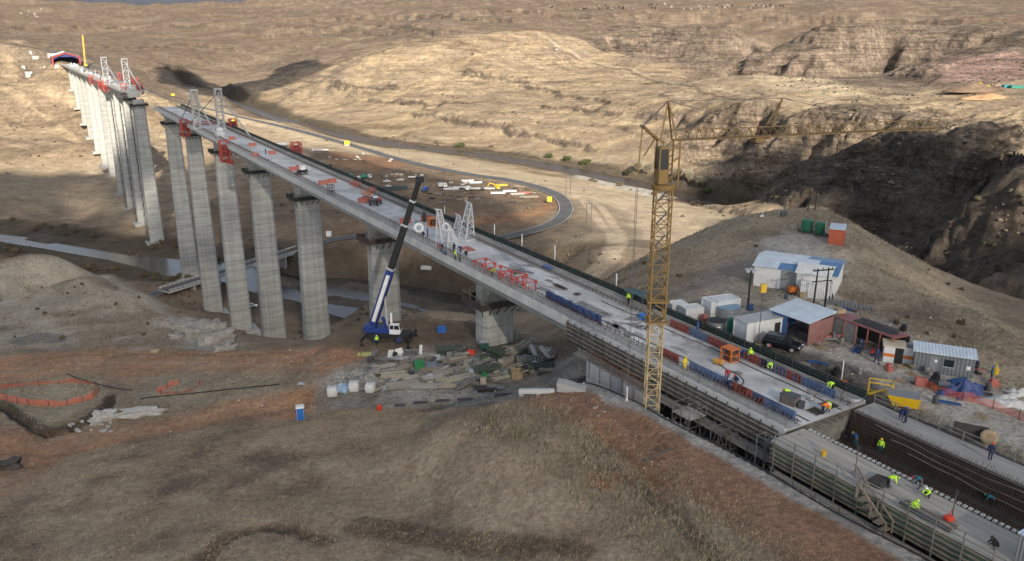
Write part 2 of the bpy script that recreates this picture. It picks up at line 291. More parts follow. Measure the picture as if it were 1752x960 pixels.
# ---------------------------------------------------------------- mesh and object helpers
class MB:
    def __init__(s): s.v = []; s.f = []
    def add(s, vs, fs):
        o = len(s.v); s.v += [tuple(map(float, v)) for v in vs]; s.f += [tuple(i+o for i in f) for f in fs]; return s
    def box(s, x0, x1, y0, y1, z0, z1):
        return s.add([(x0,y0,z0),(x1,y0,z0),(x1,y1,z0),(x0,y1,z0),(x0,y0,z1),(x1,y0,z1),(x1,y1,z1),(x0,y1,z1)],
                     [(3,2,1,0),(4,5,6,7),(0,1,5,4),(1,2,6,5),(2,3,7,6),(3,0,4,7)])
    def cbox(s, c, d, rz=0, tilt=0):
        m = Matrix.Translation(c) @ Matrix.Rotation(rz, 4, 'Z') @ Matrix.Rotation(tilt, 4, 'Y'); t = MB()
        t.box(-d[0]/2, d[0]/2, -d[1]/2, d[1]/2, -d[2]/2, d[2]/2)
        return s.add([m @ Vector(v) for v in t.v], t.f)
    def rbox(s, x0, x1, y0, y1, z0, z1, b=.03):       # a box with its upright and top edges cut
        P = [(x0+b,y0),(x1-b,y0),(x1,y0+b),(x1,y1-b),(x1-b,y1),(x0+b,y1),(x0,y1-b),(x0,y0+b)]
        xc, yc = (x0+x1)/2, (y0+y1)/2; kx = 1-2*b/max(x1-x0, 1e-6); ky = 1-2*b/max(y1-y0, 1e-6)
        return s.loft([[(x, y, z0) for x, y in P], [(x, y, z1-b) for x, y in P], [(xc+(x-xc)*kx, yc+(y-yc)*ky, z1) for x, y in P]])
    def loft(s, rings, cap=True, closed=True):
        n = len(rings[0]); vs = [p for r in rings for p in r]; fs = []
        for i in range(len(rings)-1):
            for j in range(n if closed else n-1):
                k = (j+1) % n; fs.append((i*n+j, i*n+k, (i+1)*n+k, (i+1)*n+j))
        if cap: fs.append(tuple(range(n))[::-1]); fs.append(tuple((len(rings)-1)*n+j for j in range(n)))
        return s.add(vs, fs)
    def bar(s, p, q, w, h=None):
        p, q = Vector(p), Vector(q); h = h or w; d = q-p
        if d.length < 1e-6: return s
        d.normalize(); up = Vector((0, 0, 1)) if abs(d.z) < .95 else Vector((1, 0, 0))
        a = d.cross(up).normalized()*(w/2); b = a.cross(d).normalized()*(h/2)
        return s.loft([[c+a+b, c+a-b, c-a-b, c-a+b] for c in (p, q)])
    def tube(s, p, q, r, r2=None, n=8, cap=True):
        p, q = Vector(p), Vector(q); r2 = r if r2 is None else r2; d = (q-p)
        if d.length < 1e-6: return s
        d.normalize(); up = Vector((0, 0, 1)) if abs(d.z) < .95 else Vector((1, 0, 0))
        a = d.cross(up).normalized(); b = a.cross(d)
        rg = lambda c, R: [c+a*(R*cos(2*pi*i/n))+b*(R*sin(2*pi*i/n)) for i in range(n)]
        return s.loft([rg(p, r), rg(q, r2)], cap)
    def path(s, pts, r, n=5):
        for a, b in zip(pts[:-1], pts[1:]): s.tube(a, b, r, n=n)
        return s
    def lathe(s, prof, c=(0,0,0), n=20, axis='Z'):
        R = []
        for r, z in prof:
            ring = []
            for i in range(n):
                a = 2*pi*i/n; x, y = r*cos(a), r*sin(a)
                ring.append((c[0]+x, c[1]+y, c[2]+z) if axis == 'Z' else ((c[0]+z, c[1]+x, c[2]+y) if axis == 'X' else (c[0]+x, c[1]+z, c[2]-y)))
            R.append(ring)
        return s.loft(R)
    def prism(s, P, z0, z1): return s.loft([[(x, y, z0) for x, y in P], [(x, y, z1) for x, y in P]])
    def ext(s, P, x0, x1): return s.loft([[(x0, y, z) for y, z in P], [(x1, y, z) for y, z in P]])   # profile in y, z drawn along x
    def exty(s, P, y0, y1): return s.loft([[(x, y0, z) for x, z in P], [(x, y1, z) for x, z in P]])
    def quad(s, *p): return s.add(p, [tuple(range(len(p)))])
    def truss(s, p, q, w, h, t, bay=None, tri=False):  # lattice beam from p to q
        p, q = Vector(p), Vector(q); d = q-p; Lh = d.length; d.normalize()
        up = Vector((0, 0, 1)) if abs(d.z) < .9 else Vector((1, 0, 0))
        a = d.cross(up).normalized(); b = a.cross(d).normalized()
        cs = [a*(w/2)+b*(h/2), -a*(w/2)+b*(h/2), -a*(w/2)-b*(h/2), a*(w/2)-b*(h/2)] if not tri else [b*(h*.6), -a*(w/2)-b*(h*.4), a*(w/2)-b*(h*.4)]
        for c in cs: s.bar(p+c, q+c, t)
        k = max(1, round(Lh/(bay or max(w, h)))); m = len(cs)
        for i in range(k):
            u, v = p+d*(Lh*i/k), p+d*(Lh*(i+1)/k)
            for j in range(m):
                c0, c1 = cs[j], cs[(j+1) % m]
                if i % 2: c0, c1 = c1, c0
                s.bar(u+c0, v+c1, t*.6); s.bar(u+c0, u+c1, t*.6)
        for j in range(m): s.bar(q+cs[j], q+cs[(j+1) % m], t*.6)
        return s
    def build(s, name, mat, parent=None, smooth=False, loc=None, rz=0, label=None):
        me = bpy.data.meshes.new(name); me.from_pydata(s.v, [], s.f); me.update()
        bm = bmesh.new(); bm.from_mesh(me); bmesh.ops.recalc_face_normals(bm, faces=bm.faces); bm.to_mesh(me); bm.free()
        if smooth: me.polygons.foreach_set('use_smooth', [True]*len(me.polygons))
        me.materials.append(mat); o = bpy.data.objects.new(name, me); COL.objects.link(o)
        if parent: o.parent = parent
        if loc is not None: o.location = loc
        o.rotation_euler = (0, 0, rz)
        if label: o['label'] = label
        return o
def thing(name, label, cat, loc=(0,0,0), rz=0, group=None):
    o = bpy.data.objects.new(name, None); o.empty_display_size = .5; COL.objects.link(o); o.location = loc; o.rotation_euler = (0, 0, rz)
    return tag(o, label, cat, group)
def tag(o, label, cat, group=None, kind=None):
    o['label'] = label; o['category'] = cat
    if group: o['group'] = group
    if kind: o['kind'] = kind
    return o
def struct(o, label=None, kind='structure'):
    o['kind'] = kind
    if label: o['label'] = label
    return o
def copy_tree(o, parent=None):
    c = o.copy(); COL.objects.link(c); c.parent = parent
    for ch in [x for x in o.children]: copy_tree(ch, c)
    return c
def dup(o, loc, rz=0, label=None, group=None, scale=None):
    c = copy_tree(o); c.location = loc; c.rotation_euler = (0, 0, rz)
    if label: c['label'] = label
    if group: c['group'] = group
    if scale: c.scale = scale
    return c
def place(proto, spots, group=None):
    """the first spot takes the built thing itself, the others copies: (loc, rz, label)"""
    src = copy_tree; out = []
    for i, (loc, rz, label) in enumerate(spots):
        c = proto if i == 0 else copy_tree(proto)
        c.location = loc; c.rotation_euler = (0, 0, rz); c['label'] = label
        if group: c['group'] = group
        out.append(c)
    return out
# ---------------------------------------------------------------- materials
_mats = {}
def M(name, rgb, rough=.8, metal=0., var=.22, scale=1.2, bump=0., stretch=(1,1,1), dirt=None, dirt_k=.5, spec=.4, det=6):
    if name in _mats: return _mats[name]
    m = bpy.data.materials.new(name); m.use_nodes = True; nt = m.node_tree; N = nt.nodes; L = nt.links
    b = N['Principled BSDF']; b.inputs['Roughness'].default_value = rough; b.inputs['Metallic'].default_value = metal; b.inputs['Specular IOR Level'].default_value = spec
    tc = N.new('ShaderNodeTexCoord'); mp = N.new('ShaderNodeMapping'); mp.inputs['Scale'].default_value = stretch
    L.new(tc.outputs['Object'], mp.inputs['Vector'])
    nz = N.new('ShaderNodeTexNoise'); nz.inputs['Scale'].default_value = scale; nz.inputs['Detail'].default_value = det; nz.inputs['Roughness'].default_value = .65
    L.new(mp.outputs[0], nz.inputs['Vector'])
    rp = N.new('ShaderNodeValToRGB'); e = rp.color_ramp.elements
    e[0].position = .3; e[1].position = .7
    e[0].color = (*[max(0, c*(1-var)) for c in rgb], 1); e[1].color = (*[min(1, c*(1+var)) for c in rgb], 1)
    L.new(nz.outputs['Fac'], rp.inputs[0]); out = rp.outputs[0]
    if dirt:
        n2 = N.new('ShaderNodeTexNoise'); n2.inputs['Scale'].default_value = scale*.33; n2.inputs['Detail'].default_value = 8; n2.inputs['Roughness'].default_value = .7
        L.new(mp.outputs[0], n2.inputs['Vector'])
        r2 = N.new('ShaderNodeMapRange'); r2.inputs['From Min'].default_value = .45; r2.inputs['From Max'].default_value = .68; r2.inputs['To Max'].default_value = dirt_k
        L.new(n2.outputs['Fac'], r2.inputs['Value'])
        mx = N.new('ShaderNodeMix'); mx.data_type = 'RGBA'; mx.inputs['B'].default_value = (*dirt, 1)
        L.new(r2.outputs[0], mx.inputs['Factor']); L.new(out, mx.inputs['A']); out = mx.outputs['Result']
    L.new(out, b.inputs['Base Color'])
    if bump:
        bp = N.new('ShaderNodeBump'); bp.inputs['Strength'].default_value = .6; bp.inputs['Distance'].default_value = bump
        L.new(nz.outputs['Fac'], bp.inputs['Height']); L.new(bp.outputs[0], b.inputs['Normal'])
    _mats[name] = m; return m
def corrugated(name, rgb, rough=.45, metal=.3, pitch=.3, axis=0, var=.15, dirt=None):
    if name in _mats: return _mats[name]
    m = M(name, rgb, rough, metal, var, .7, dirt=dirt); nt = m.node_tree; N = nt.nodes; L = nt.links
    wv = N.new('ShaderNodeTexWave'); wv.bands_direction = 'XYZ'[axis]; wv.inputs['Scale'].default_value = .314/pitch
    tc = N.new('ShaderNodeTexCoord'); L.new(tc.outputs['Object'], wv.inputs['Vector'])
    bp = N.new('ShaderNodeBump'); bp.inputs['Strength'].default_value = .8; bp.inputs['Distance'].default_value = .06
    L.new(wv.outputs['Fac'], bp.inputs['Height']); L.new(bp.outputs[0], N['Principled BSDF'].inputs['Normal']); return m
CONC = M('concrete', (.36,.36,.345), .85, 0, .22, .35, .02, dirt=(.22,.215,.20), dirt_k=.55)
PALE = M('pale_concrete', (.52,.52,.51), .85, 0, .16, .5, .02, dirt=(.36,.35,.34), dirt_k=.6)
WOOD = M('weathered_timber', (.25,.21,.16), .85, 0, .3, 1.5, .01)
PLY = M('formwork_ply', (.30,.235,.155), .8, 0, .3, 1.0)
STEEL = M('dark_steel', (.10,.10,.105), .6, .4, .3, 2)
SCAF = M('galvanised_tube', (.34,.335,.32), .5, .6, .3, 2, dirt=(.16,.10,.06), dirt_k=.5)
REBAR = M('rebar', (.105,.068,.05), .8, .2, .35, 2)
RED = M('red_paint', (.42,.055,.04), .55, 0, .25, 1.4, dirt=(.16,.05,.04), dirt_k=.5)
BRICK = M('faded_red_paint', (.40,.13,.10), .65, 0, .25, 1.4, dirt=(.2,.1,.08), dirt_k=.5)
WHITE = M('white_paint', (.74,.74,.73), .5, 0, .08, 1.2, dirt=(.5,.46,.4), dirt_k=.4)
YEL = M('yellow_paint', (.62,.40,.03), .5, 0, .15, 1.4, dirt=(.3,.2,.05), dirt_k=.4)
CRANEY = M('crane_yellow', (.20,.125,.038), .55, 0, .2, 1.2, dirt=(.22,.13,.05), dirt_k=.6)
BLUE = M('blue_paint', (.035,.07,.25), .4, 0, .2, 1.2, dirt=(.03,.05,.14), dirt_k=.4)
MIDB = M('faded_blue_paint', (.09,.17,.36), .6, 0, .25, 1.2, dirt=(.2,.22,.25), dirt_k=.4)
BLACK = M('black', (.018,.018,.02), .6, 0, .3, 2)
RUB = M('rubber', (.03,.03,.03), .85, 0, .3, 2)
NETG = M('dark_green_net', (.022,.042,.034), .9, 0, .35, 2)
GREENP = M('green_panel', (.075,.12,.085), .75, 0, .3, 1.1, dirt=(.14,.13,.11), dirt_k=.6)
GLASS = M('dark_glass', (.02,.025,.03), .08, 0, .1, 1, spec=.6)
GREY = M('grey_paint', (.20,.205,.215), .6, 0, .15, 1.2)
LGREY = M('light_steel', (.5,.51,.52), .5, .3, .2, 1.4)
ORNET = M('orange_net', (.72,.13,.05), .8, 0, .25, 1.2)
ORANGE = M('orange_paint', (.60,.16,.03), .6, 0, .2, 1.4, dirt=(.25,.1,.05), dirt_k=.5)
def netting(name, rgb, k):
    m = M(name, rgb, .8, 0, .25, 1.2); nt = m.node_tree; p = nt.nodes['Principled BSDF']; o = nt.nodes['Material Output']
    tr = nt.nodes.new('ShaderNodeBsdfTransparent'); mx = nt.nodes.new('ShaderNodeMixShader'); mx.inputs[0].default_value = k
    nt.links.new(p.outputs[0], mx.inputs[1]); nt.links.new(tr.outputs[0], mx.inputs[2]); nt.links.new(mx.outputs[0], o.inputs[0]); return m
ORNET = netting('orange_mesh', (.66,.13,.06), .58)
TARP = M('navy_tarp', (.05,.075,.19), .6, 0, .35, 1.8, .05)
GREENT = M('green_tank', (.02,.13,.075), .45, 0, .15, 1)
SOILM = M('rubble_grey', (.36,.35,.33), .9, 0, .3, 2, .05)
TAPE = M('silver_wrap', (.5,.5,.51), .25, .6, .3, 2.4, .05)
# ---------------------------------------------------------------- ground sheet
NA = 1050
aa = np.radians(np.linspace(-60, 60, NA)); rr = np.exp(np.concatenate([np.arange(math.log(9), math.log(500), .0085), np.arange(math.log(500), math.log(1900), .0034), np.linspace(math.log(1900), math.log(12500), 160)])); NR = len(rr)
# a finer step close in, coarser in the far land
A2, R2 = np.meshgrid(aa, rr)
GX, GY = (R2*np.sin(A2)).ravel(), (R2*np.cos(A2)).ravel()
GZ = H(GX, GY)
_zz = GZ.reshape(NR, NA)
_dr = np.gradient(_zz, axis=0)/np.gradient(rr)[:, None]
_da = np.gradient(_zz, axis=1)/(R2*(aa[1]-aa[0]))
SLOPE = np.hypot(_dr, _da).ravel()
RR = np.hypot(GX, GY)
def zone(pts, feather, wob=.6, ws=None, world=False):
    P = [tuple(p) for p in pts] if world else [tuple(hit(a, b, HF)[:2]) for a, b in pts]
    d = np.full(GX.shape, 1e9)
    Pa = np.array(P); R = feather*2.5
    m = (GX > Pa[:, 0].min()-R) & (GX < Pa[:, 0].max()+R) & (GY > Pa[:, 1].min()-R) & (GY < Pa[:, 1].max()+R)
    dd = poly_d(GX[m], GY[m], P, R); ins = inpoly(GX[m], GY[m], P)
    ws = ws or feather*1.5
    dd = np.where(ins, dd, dd)+feather*wob*fbm(GX[m]/ws, GY[m]/ws, 4, 131)
    out = np.zeros(GX.shape); out[m] = 1-sst(0, feather, dd); return out
def HF(x, y): return H(x, y, False)
def trail(pts, w, feather=None, n=2, wob=.3, P=None):
    P = P if P is not None else smooth(np.array([hit(a, b, HF) for a, b in pts]), n)
    feather = feather or w*.5
    d, _ = dist(GX, GY, P, w+feather*3)
    m = d < w+feather*3
    out = np.zeros(GX.shape)
    out[m] = 1-sst(w/2, w/2+feather, d[m]+w*wob*fbm(GX[m]/(w*1.2), GY[m]/(w*1.2), 3, 151)); return out
def mix(c, rgb, k):
    k = np.clip(k, 0, 1)[:, None]; return c+(np.array(rgb)-c)*k
n1 = fbm(GX/180, GY/180, 5, 201); n2 = fbm(GX/35, GY/35, 5, 203); n3 = fbm(GX/6, GY/6, 4, 205); n4 = fbm(GX/1.1, GY/1.1, 4, 207)
farm = sst(350, 700, RR)
# dry winter grass: straw, with brown and bare streaks running down the slopes
u = (GX*.80+GY*.60); v = (-GX*.60+GY*.80)
streak = fbm(u/170, v/26, 5, 211); streak2 = fbm((GX*.86-GY*.5)/120, (GX*.5+GY*.86)/20, 4, 213)
col = np.tile(np.array([.315, .24, .165]), (len(GX), 1))
col = mix(col, (.19, .135, .085), sst(-.05, .35, n1*.8+streak*.5)*.85)
col = mix(col, (.48, .375, .235), sst(.04, .35, streak*.7+n2*.35)*farm*.85)
col = mix(col, (.44, .35, .235), sst(.1, .35, streak2)*farm*.7)
col = mix(col, (.15, .108, .074), sst(.1, .42, -streak2+.3*n2)*.55*farm)
# the far land is greyer and browner
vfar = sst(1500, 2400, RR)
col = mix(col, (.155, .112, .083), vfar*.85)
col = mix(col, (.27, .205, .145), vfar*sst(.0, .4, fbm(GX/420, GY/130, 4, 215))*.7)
dome = zone([(380,168),(440,142),(500,121),(600,99),(700,77),(800,61),(900,51),(960,60),(1060,92),(1150,114),(1250,138),(1340,156),(1450,160),(1700,152),(1752,155),(1752,250),(1500,235),(1400,300),(1250,350),(1100,318),(950,288),(830,266),(600,238),(480,207)], 26, .5)
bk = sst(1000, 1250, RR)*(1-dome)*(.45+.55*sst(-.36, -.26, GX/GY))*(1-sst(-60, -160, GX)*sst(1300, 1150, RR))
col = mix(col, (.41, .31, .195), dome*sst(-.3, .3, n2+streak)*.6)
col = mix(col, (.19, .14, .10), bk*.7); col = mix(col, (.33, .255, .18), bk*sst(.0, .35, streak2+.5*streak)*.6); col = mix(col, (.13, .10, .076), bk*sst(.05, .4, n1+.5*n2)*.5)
# dark broken ledges along the contours
q = (GZ+6*fbm(GX/300, GY/300, 2, 77)+1.5*n2)/(7.5+4*perlin(GX/900, GY/900, 3)); fr = q-np.floor(q)
ledge = np.exp(-((fr-.84)/.10)**2)*sst(.02, .3, fbm(GX/120, GY/120, 4, 57))*farm*sst(-78, -62, GZ)*sst(5000, 2500, RR)
col = mix(col, (.115, .088, .066), ledge*.9)
# rock where it is steep
rock = sst(.42, .85, SLOPE+.18*n2)*sst(380, 600, RR)
col = mix(col, (.165, .135, .108), rock*.85)
lay = .5+.5*np.sin(GZ*1.9+3*n2); col = mix(col, (.27, .215, .165), rock*lay*.45)
face_k = bluffs(GX, GY)[1]; col = mix(col, (.105, .082, .063), face_k*.95*sst(-.7, -.1, n2)); 
col = mix(col, (.075, .085, .115), sst(6600, 7600, RR)*.9)  # cloud shade and blue haze of the far mountains, put into their colour
# scree and cliffs of the mesa, right
mesa = zone([(1020,70),(1100,48),(1400,47),(1600,50),(1752,62),(1752,110),(1640,135),(1450,138),(1250,108)], 90, .4)
col = mix(col, (.175, .135, .105), mesa*.85); col = mix(col, (.095, .076, .06), mesa*sst(-.05, .3, fbm(GX/300, GZ/4.5, 4, 217)+.4*n2)*.8)
col = mix(col, (.27, .21, .155), mesa*sst(.1, .4, streak2+.3*n1)*.6)
col = mix(col, (.30, .195, .165), zone([(1620,98),(1700,95),(1752,105),(1752,118),(1720,138),(1650,135)], 40)*.75)
# gorge rock, with the shade of its depths painted in
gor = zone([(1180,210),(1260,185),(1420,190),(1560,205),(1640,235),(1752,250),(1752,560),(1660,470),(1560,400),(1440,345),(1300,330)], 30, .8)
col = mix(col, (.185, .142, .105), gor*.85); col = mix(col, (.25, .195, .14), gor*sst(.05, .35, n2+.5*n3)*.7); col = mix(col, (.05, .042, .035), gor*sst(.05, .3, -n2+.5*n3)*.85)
gorge_shade = zone([(1350,290),(1400,264),(1455,242),(1520,243),(1570,252),(1600,300),(1650,308),(1690,262),(1708,290),(1690,330),(1700,380),(1752,440),(1752,475),(1660,470),(1640,500),(1752,610),(1680,545),(1600,462),(1540,420),(1470,376),(1400,350),(1350,318)], 14, .6)
col = mix(col, (.062, .052, .042), gorge_shade*.85)  # near-black shade of the gorge painted into the ground colour
# sandy flats by the river
sand = zone([(350,178),(480,218),(600,245),(760,268),(900,296),(1050,320),(1180,350),(1230,372),(1130,410),(1040,400),(1000,340),(900,312),(760,288),(600,252),(480,222),(360,190)], 22)
col = mix(col, (.52, .42, .29), sand*.9); col = mix(col, (.36, .28, .19), sand*sst(0, .4, n2)*.5)
col = mix(col, (.44, .345, .235), zone([(330,190),(480,230),(560,262),(720,296),(640,300),(520,290),(400,250),(320,200)], 18)*.8)
col = mix(col, (.42, .33, .225), zone([(0,282),(100,268),(190,286),(215,330),(215,378),(150,352),(60,336),(0,330)], 16)*.8)
col = mix(col, (.50, .41, .30), zone([(150,268),(200,262),(214,280),(208,304),(170,300)], 8)*.8)
# brown scrub under and behind the bridge
scr = zone([(285,400),(420,330),(560,262),(640,270),(760,300),(900,330),(950,352),(900,392),(850,415),(1000,470),(1010,560),(620,590),(420,560),(300,500),(240,440)], 25)
col = mix(col, (.19, .135, .092), scr*.88); col = mix(col, (.27, .20, .14), scr*sst(0, .35, n2+.4*n3)*.7)
col = mix(col, (.28, .155, .085), zone([(570,262),(660,272),(690,285),(640,292),(580,280)], 10)*.8)
col = mix(col, (.30, .17, .095), trail([(800,380),(880,372),(925,362),(945,348)], 9)*.8)
col = mix(col, (.225, .18, .13), zone([(1000,345),(1060,360),(1090,420),(1040,470),(960,450),(900,425),(960,395)], 14)*.7)
for w, p in ((3.2, [(985,330),(1020,370),(1050,400),(1045,440),(1000,468)]), (3.2, [(1005,335),(1045,372),(1068,405),(1058,440),(1020,470)]), (2.5, [(1060,345),(1110,390),(1105,410)])):
    col = mix(col, (.47, .38, .275), trail(p, w)*.85)
# river banks: dark wet mud and reeds
for P, hw in ((RIVA, 17), (RIVB, 30)):
    d, _ = dist(GX, GY, P, 90); col = mix(col, (.085, .07, .05), (1-sst(hw, hw+13, d+7*n2))*.85)
for P in BARS:
    d, _ = dist(GX, GY, P, 30); col = mix(col, (.15, .12, .095), (1-sst(5, 9, d))*.9)
col = mix(col, (.50, .46, .40), trail([(1000,302),(1080,322),(1135,336)], 13)*.85)
# tracks on the plateau
col = mix(col, (.52, .42, .28), zone([(1250,118),(1340,128),(1440,150),(1480,165),(1420,172),(1330,150)], 18)*.8)
col = mix(col, (.46, .36, .24), trail([(1752,140),(1640,152),(1560,162),(1480,178),(1380,180),(1330,172)], 11)*.8)
col = mix(col, (.26, .15, .09), zone([(1660,150),(1700,148),(1715,155),(1690,160),(1655,158)], 8)*.8)
col = mix(col, (.40, .27, .16), zone([(1650,166),(1690,160),(1720,166),(1700,173),(1660,174)], 8)*.8)
col = mix(col, (.22, .12, .08), zone([(880,51),(930,51),(935,54),(885,55)], 15)*.85)
col = mix(col, (.46, .38, .26), trail([(905,56),(950,80),(1010,100),(1090,118),(1180,142),(1300,165),(1420,180)], 5)*.5)
col = mix(col, (.13, .10, .07), trail([(955,86),(1010,106),(1090,124),(1180,147),(1210,160),(1300,172)], 3.5)*.7)
# left slope: brown with pale tops
lft = zone([(0,95),(80,115),(120,150),(170,230),(190,280),(100,270),(0,260)], 30)
col = mix(col, (.25, .185, .125), lft*.6); col = mix(col, (.43, .335, .22), lft*sst(.0, .3, streak2+n2*.4)*.6)
col = mix(col, (.16, .125, .09), zone([(60,78),(150,92),(230,120),(300,160),(240,140),(150,108),(60,92)], 30)*.6)
# near ground, all in the dull brown of the site
near = 1-sst(230, 330, RR)
col = mix(col, (.30, .235, .165), near*.85); col = mix(col, (.22, .16, .11), near*sst(-.05, .4, n2)*.6)
spur = zone([(0,460),(100,448),(180,472),(250,505),(310,545),(370,580),(380,605),(250,605),(100,590),(0,590)], 7)
col = mix(col, (.47, .41, .325), spur*.88); col = mix(col, (.22, .17, .125), spur*sst(0, .3, n2+.6*n3)*.6)
face = zone([(300,548),(330,545),(372,566),(388,596),(375,606),(345,600),(320,580),(310,560)], 2.5)
col = mix(col, (.43, .40, .36), face*.85)
col = mix(col, (.22, .205, .185), zone([(15,582),(60,570),(108,575),(105,585),(40,590)], 1.6)*.85)
# red earth tracks of the left
red = zone([(0,612),(180,596),(420,602),(560,596),(610,612),(560,650),(560,690),(500,712),(380,720),(250,745),(120,775),(0,850),(0,735),(90,745),(230,735),(400,690),(540,660),(520,640),(330,640),(230,650),(160,632),(0,650)], 2.6, .5)
col = mix(col, (.40, .25, .155), red*.97); col = mix(col, (.43, .225, .125), red*sst(-.1, .3, n3+n2)*.7); col = mix(col, (.42, .33, .25), red*sst(.15, .45, -n3+.3*n4)*.35)
for p, c in (([(0,640),(150,615),(300,622),(450,625),(540,628)], (.42,.31,.22)), ([(0,760),(90,775),(220,752),(400,708),(540,680)], (.46,.25,.135)), ([(0,775),(100,782),(230,760),(410,716),(540,690)], (.25,.15,.095)), ([(0,790),(120,770),(240,740),(380,700)], (.44,.26,.16)), ([(0,625),(160,604),(320,606),(500,606)], (.28,.175,.11))):
    col = mix(col, c, trail(p, .9, .6)*.6)
plot = zone([(0,668),(90,652),(165,650),(180,672),(140,700),(70,735),(0,700)], 1.5)
col = mix(col, (.37, .32, .225), plot*.9)
col = mix(col, (.34, .285, .205), zone([(235,650),(330,640),(520,640),(540,655),(380,682),(300,690),(240,680)], 2.2)*.8)
gul = trail([(0,690),(70,742),(95,742),(150,722),(185,700),(190,680)], 1.2, .8)
col = mix(col, (.06, .047, .037), gul*.8)
# gravel platform
pla = zone([(560,655),(600,630),(700,605),(760,590),(900,580),(1010,600),(1030,640),(1100,690),(1040,690),(940,676),(760,690),(650,694),(560,690)], 3, .5)
col = mix(col, (.33, .295, .25), pla*.9); col = mix(col, (.45, .43, .395), pla*sst(.0, .35, n3+.5*n2)*.6); col = mix(col, (.13, .105, .085), pla*sst(.2, .45, -n3)*.5)
col = mix(col, (.42, .40, .37), zone([(760,668),(900,660),(960,668),(900,678),(770,684)], 2)*.6)
col = mix(col, (.06, .055, .05), zone([(990,648),(1020,644),(1045,655),(1040,667),(1000,665)], 1)*.9)
col = mix(col, (.17, .125, .088), zone([(560,565),(700,550),(830,560),(1000,575),(1000,590),(720,590),(560,594)], 3)*.8)
# mound: straw grass, bare red soil along its right ridge
s_, o_ = GX*DX+GY*DY, GX*NX+GY*NY
md = near*(1-red)*(1-pla)*sst(52, 46, o_)*sst(120, 100, GY)
col = mix(col, (.42, .335, .24), md*sst(-.3, .2, n2+.4*n3)*.85)
col = mix(col, (.43, .365, .26), md*sst(.0, .3, n3+.5*n4+.5*n2)*.5); col = mix(col, (.205, .14, .105), md*sst(.12, .4, -n3*.6-n2*.7+.3*n4)*.75)
for p in ([(350,960),(390,915),(480,905),(560,925)], [(600,905),(760,935),(900,950)], [(1040,800),(1120,850),(1180,910),(1230,960)], [(620,890),(850,925),(1000,945)]):
    col = mix(col, (.115, .082, .058), trail(p, 1.1, .9)*.7)
bare = trail([(1000,680),(1005,705),(1040,735),(1090,770),(1115,800)], 2.2, 1.5)+trail([(1030,820),(1090,830),(1170,838)], 1.8, 1.3)+zone([(985,682),(1030,690),(1025,715),(990,710)], 1.2)
col = mix(col, (.36, .16, .075), bare*sst(-.3, .2, n3)*.85)
# red track and grey verge beside the trench
k = sst(44.5, 46.2, o_+.7*n3)*(1-sst(52.4, 53.2, o_+.8*n3))*sst(82, 70, s_)*sst(-50, -40, s_)
col = mix(col, (.33, .19, .12), k*.92); col = mix(col, (.31, .20, .13), k*sst(0, .35, n3)*.6)
k = sst(52.2, 53.0, o_+.9*n3)*(1-sst(54.6, 55.2, o_))*sst(96, 84, s_)*sst(-50, -40, s_)
col = mix(col, (.40, .38, .35), k*.92); col = mix(col, (.24, .22, .195), k*sst(.05, .4, -n3+.4*n4)*.7)
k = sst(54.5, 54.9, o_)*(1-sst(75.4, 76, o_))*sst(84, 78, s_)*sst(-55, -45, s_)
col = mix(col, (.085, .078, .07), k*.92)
# hut terrace
ter = zone([(1150,500),(1200,470),(1270,430),(1330,400),(1440,392),(1460,470),(1440,520),(1560,560),(1680,630),(1752,690),(1752,760),(1600,700),(1400,610),(1250,560)], 4, .5)
col = mix(col, (.52, .485, .43), ter*.92); col = mix(col, (.30, .25, .20), ter*sst(.1, .4, n3+n2)*.5)
col = mix(col, (.26, .20, .15), zone([(1130,500),(1200,465),(1275,425),(1300,440),(1330,490),(1290,520),(1200,520)], 4)*.7)
col = mix(col, (.10, .088, .078), zone([(1330,600),(1400,612),(1480,640),(1500,668),(1440,660),(1370,628)], 2)*.8)
kn = zone([(1050,470),(1130,425),(1250,372),(1400,355),(1480,390),(1560,440),(1660,520),(1752,640),(1752,680),(1690,630),(1560,545),(1450,500),(1460,440),(1440,388),(1330,392),(1260,425),(1190,462),(1130,492)], 6)
col = mix(col, (.42, .34, .235), kn*.88); col = mix(col, (.185, .145, .105), kn*sst(0, .35, n3*.7+n2)*.7); col = mix(col, (.36, .30, .215), kn*sst(.1, .4, -n2+.5*n3)*.5)
col *= (1+.16*n3+.20*n4*sst(400, 150, RR)+.10*fbm(GX/.35, GY/.35, 2, 221)*sst(130, 80, RR))[:, None]
col = np.clip(col, .015, .8)
def sheet(name, X, Y, Z, nr, na):
    me = bpy.data.meshes.new(name)
    n = nr*na; me.vertices.add(n)
    me.vertices.foreach_set('co', np.stack([X, Y, Z], 1).astype(np.float32).ravel())
    i = np.arange((nr-1)*(na-1)); r_, c_ = i//(na-1), i % (na-1); a = r_*na+c_
    q = np.stack([a, a+1, a+na+1, a+na], 1)[:, ::-1].astype(np.int32)
    me.loops.add(q.size); me.loops.foreach_set('vertex_index', q.ravel())
    me.polygons.add(len(q)); me.polygons.foreach_set('loop_start', np.arange(0, q.size, 4, dtype=np.int32))
    me.update(calc_edges=True); return me
gm = sheet('ground', GX, GY, GZ, NR, NA)
wld = np.clip(farm*sst(-80, -66, GZ)*(1-sand)*sst(7000, 3000, RR)*(.55+.45*np.maximum(mesa, face_k))+.8*gor, 0, 1)*sst(260, 420, RR)
at = gm.attributes.new('wild', 'FLOAT', 'POINT'); at.data.foreach_set('value', wld.astype(np.float32))
gm.polygons.foreach_set('use_smooth', np.ones(len(gm.polygons), bool))
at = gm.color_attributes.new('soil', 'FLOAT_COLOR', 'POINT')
at.data.foreach_set('color', np.concatenate([col, np.ones((len(col), 1))], 1).astype(np.float32).ravel())
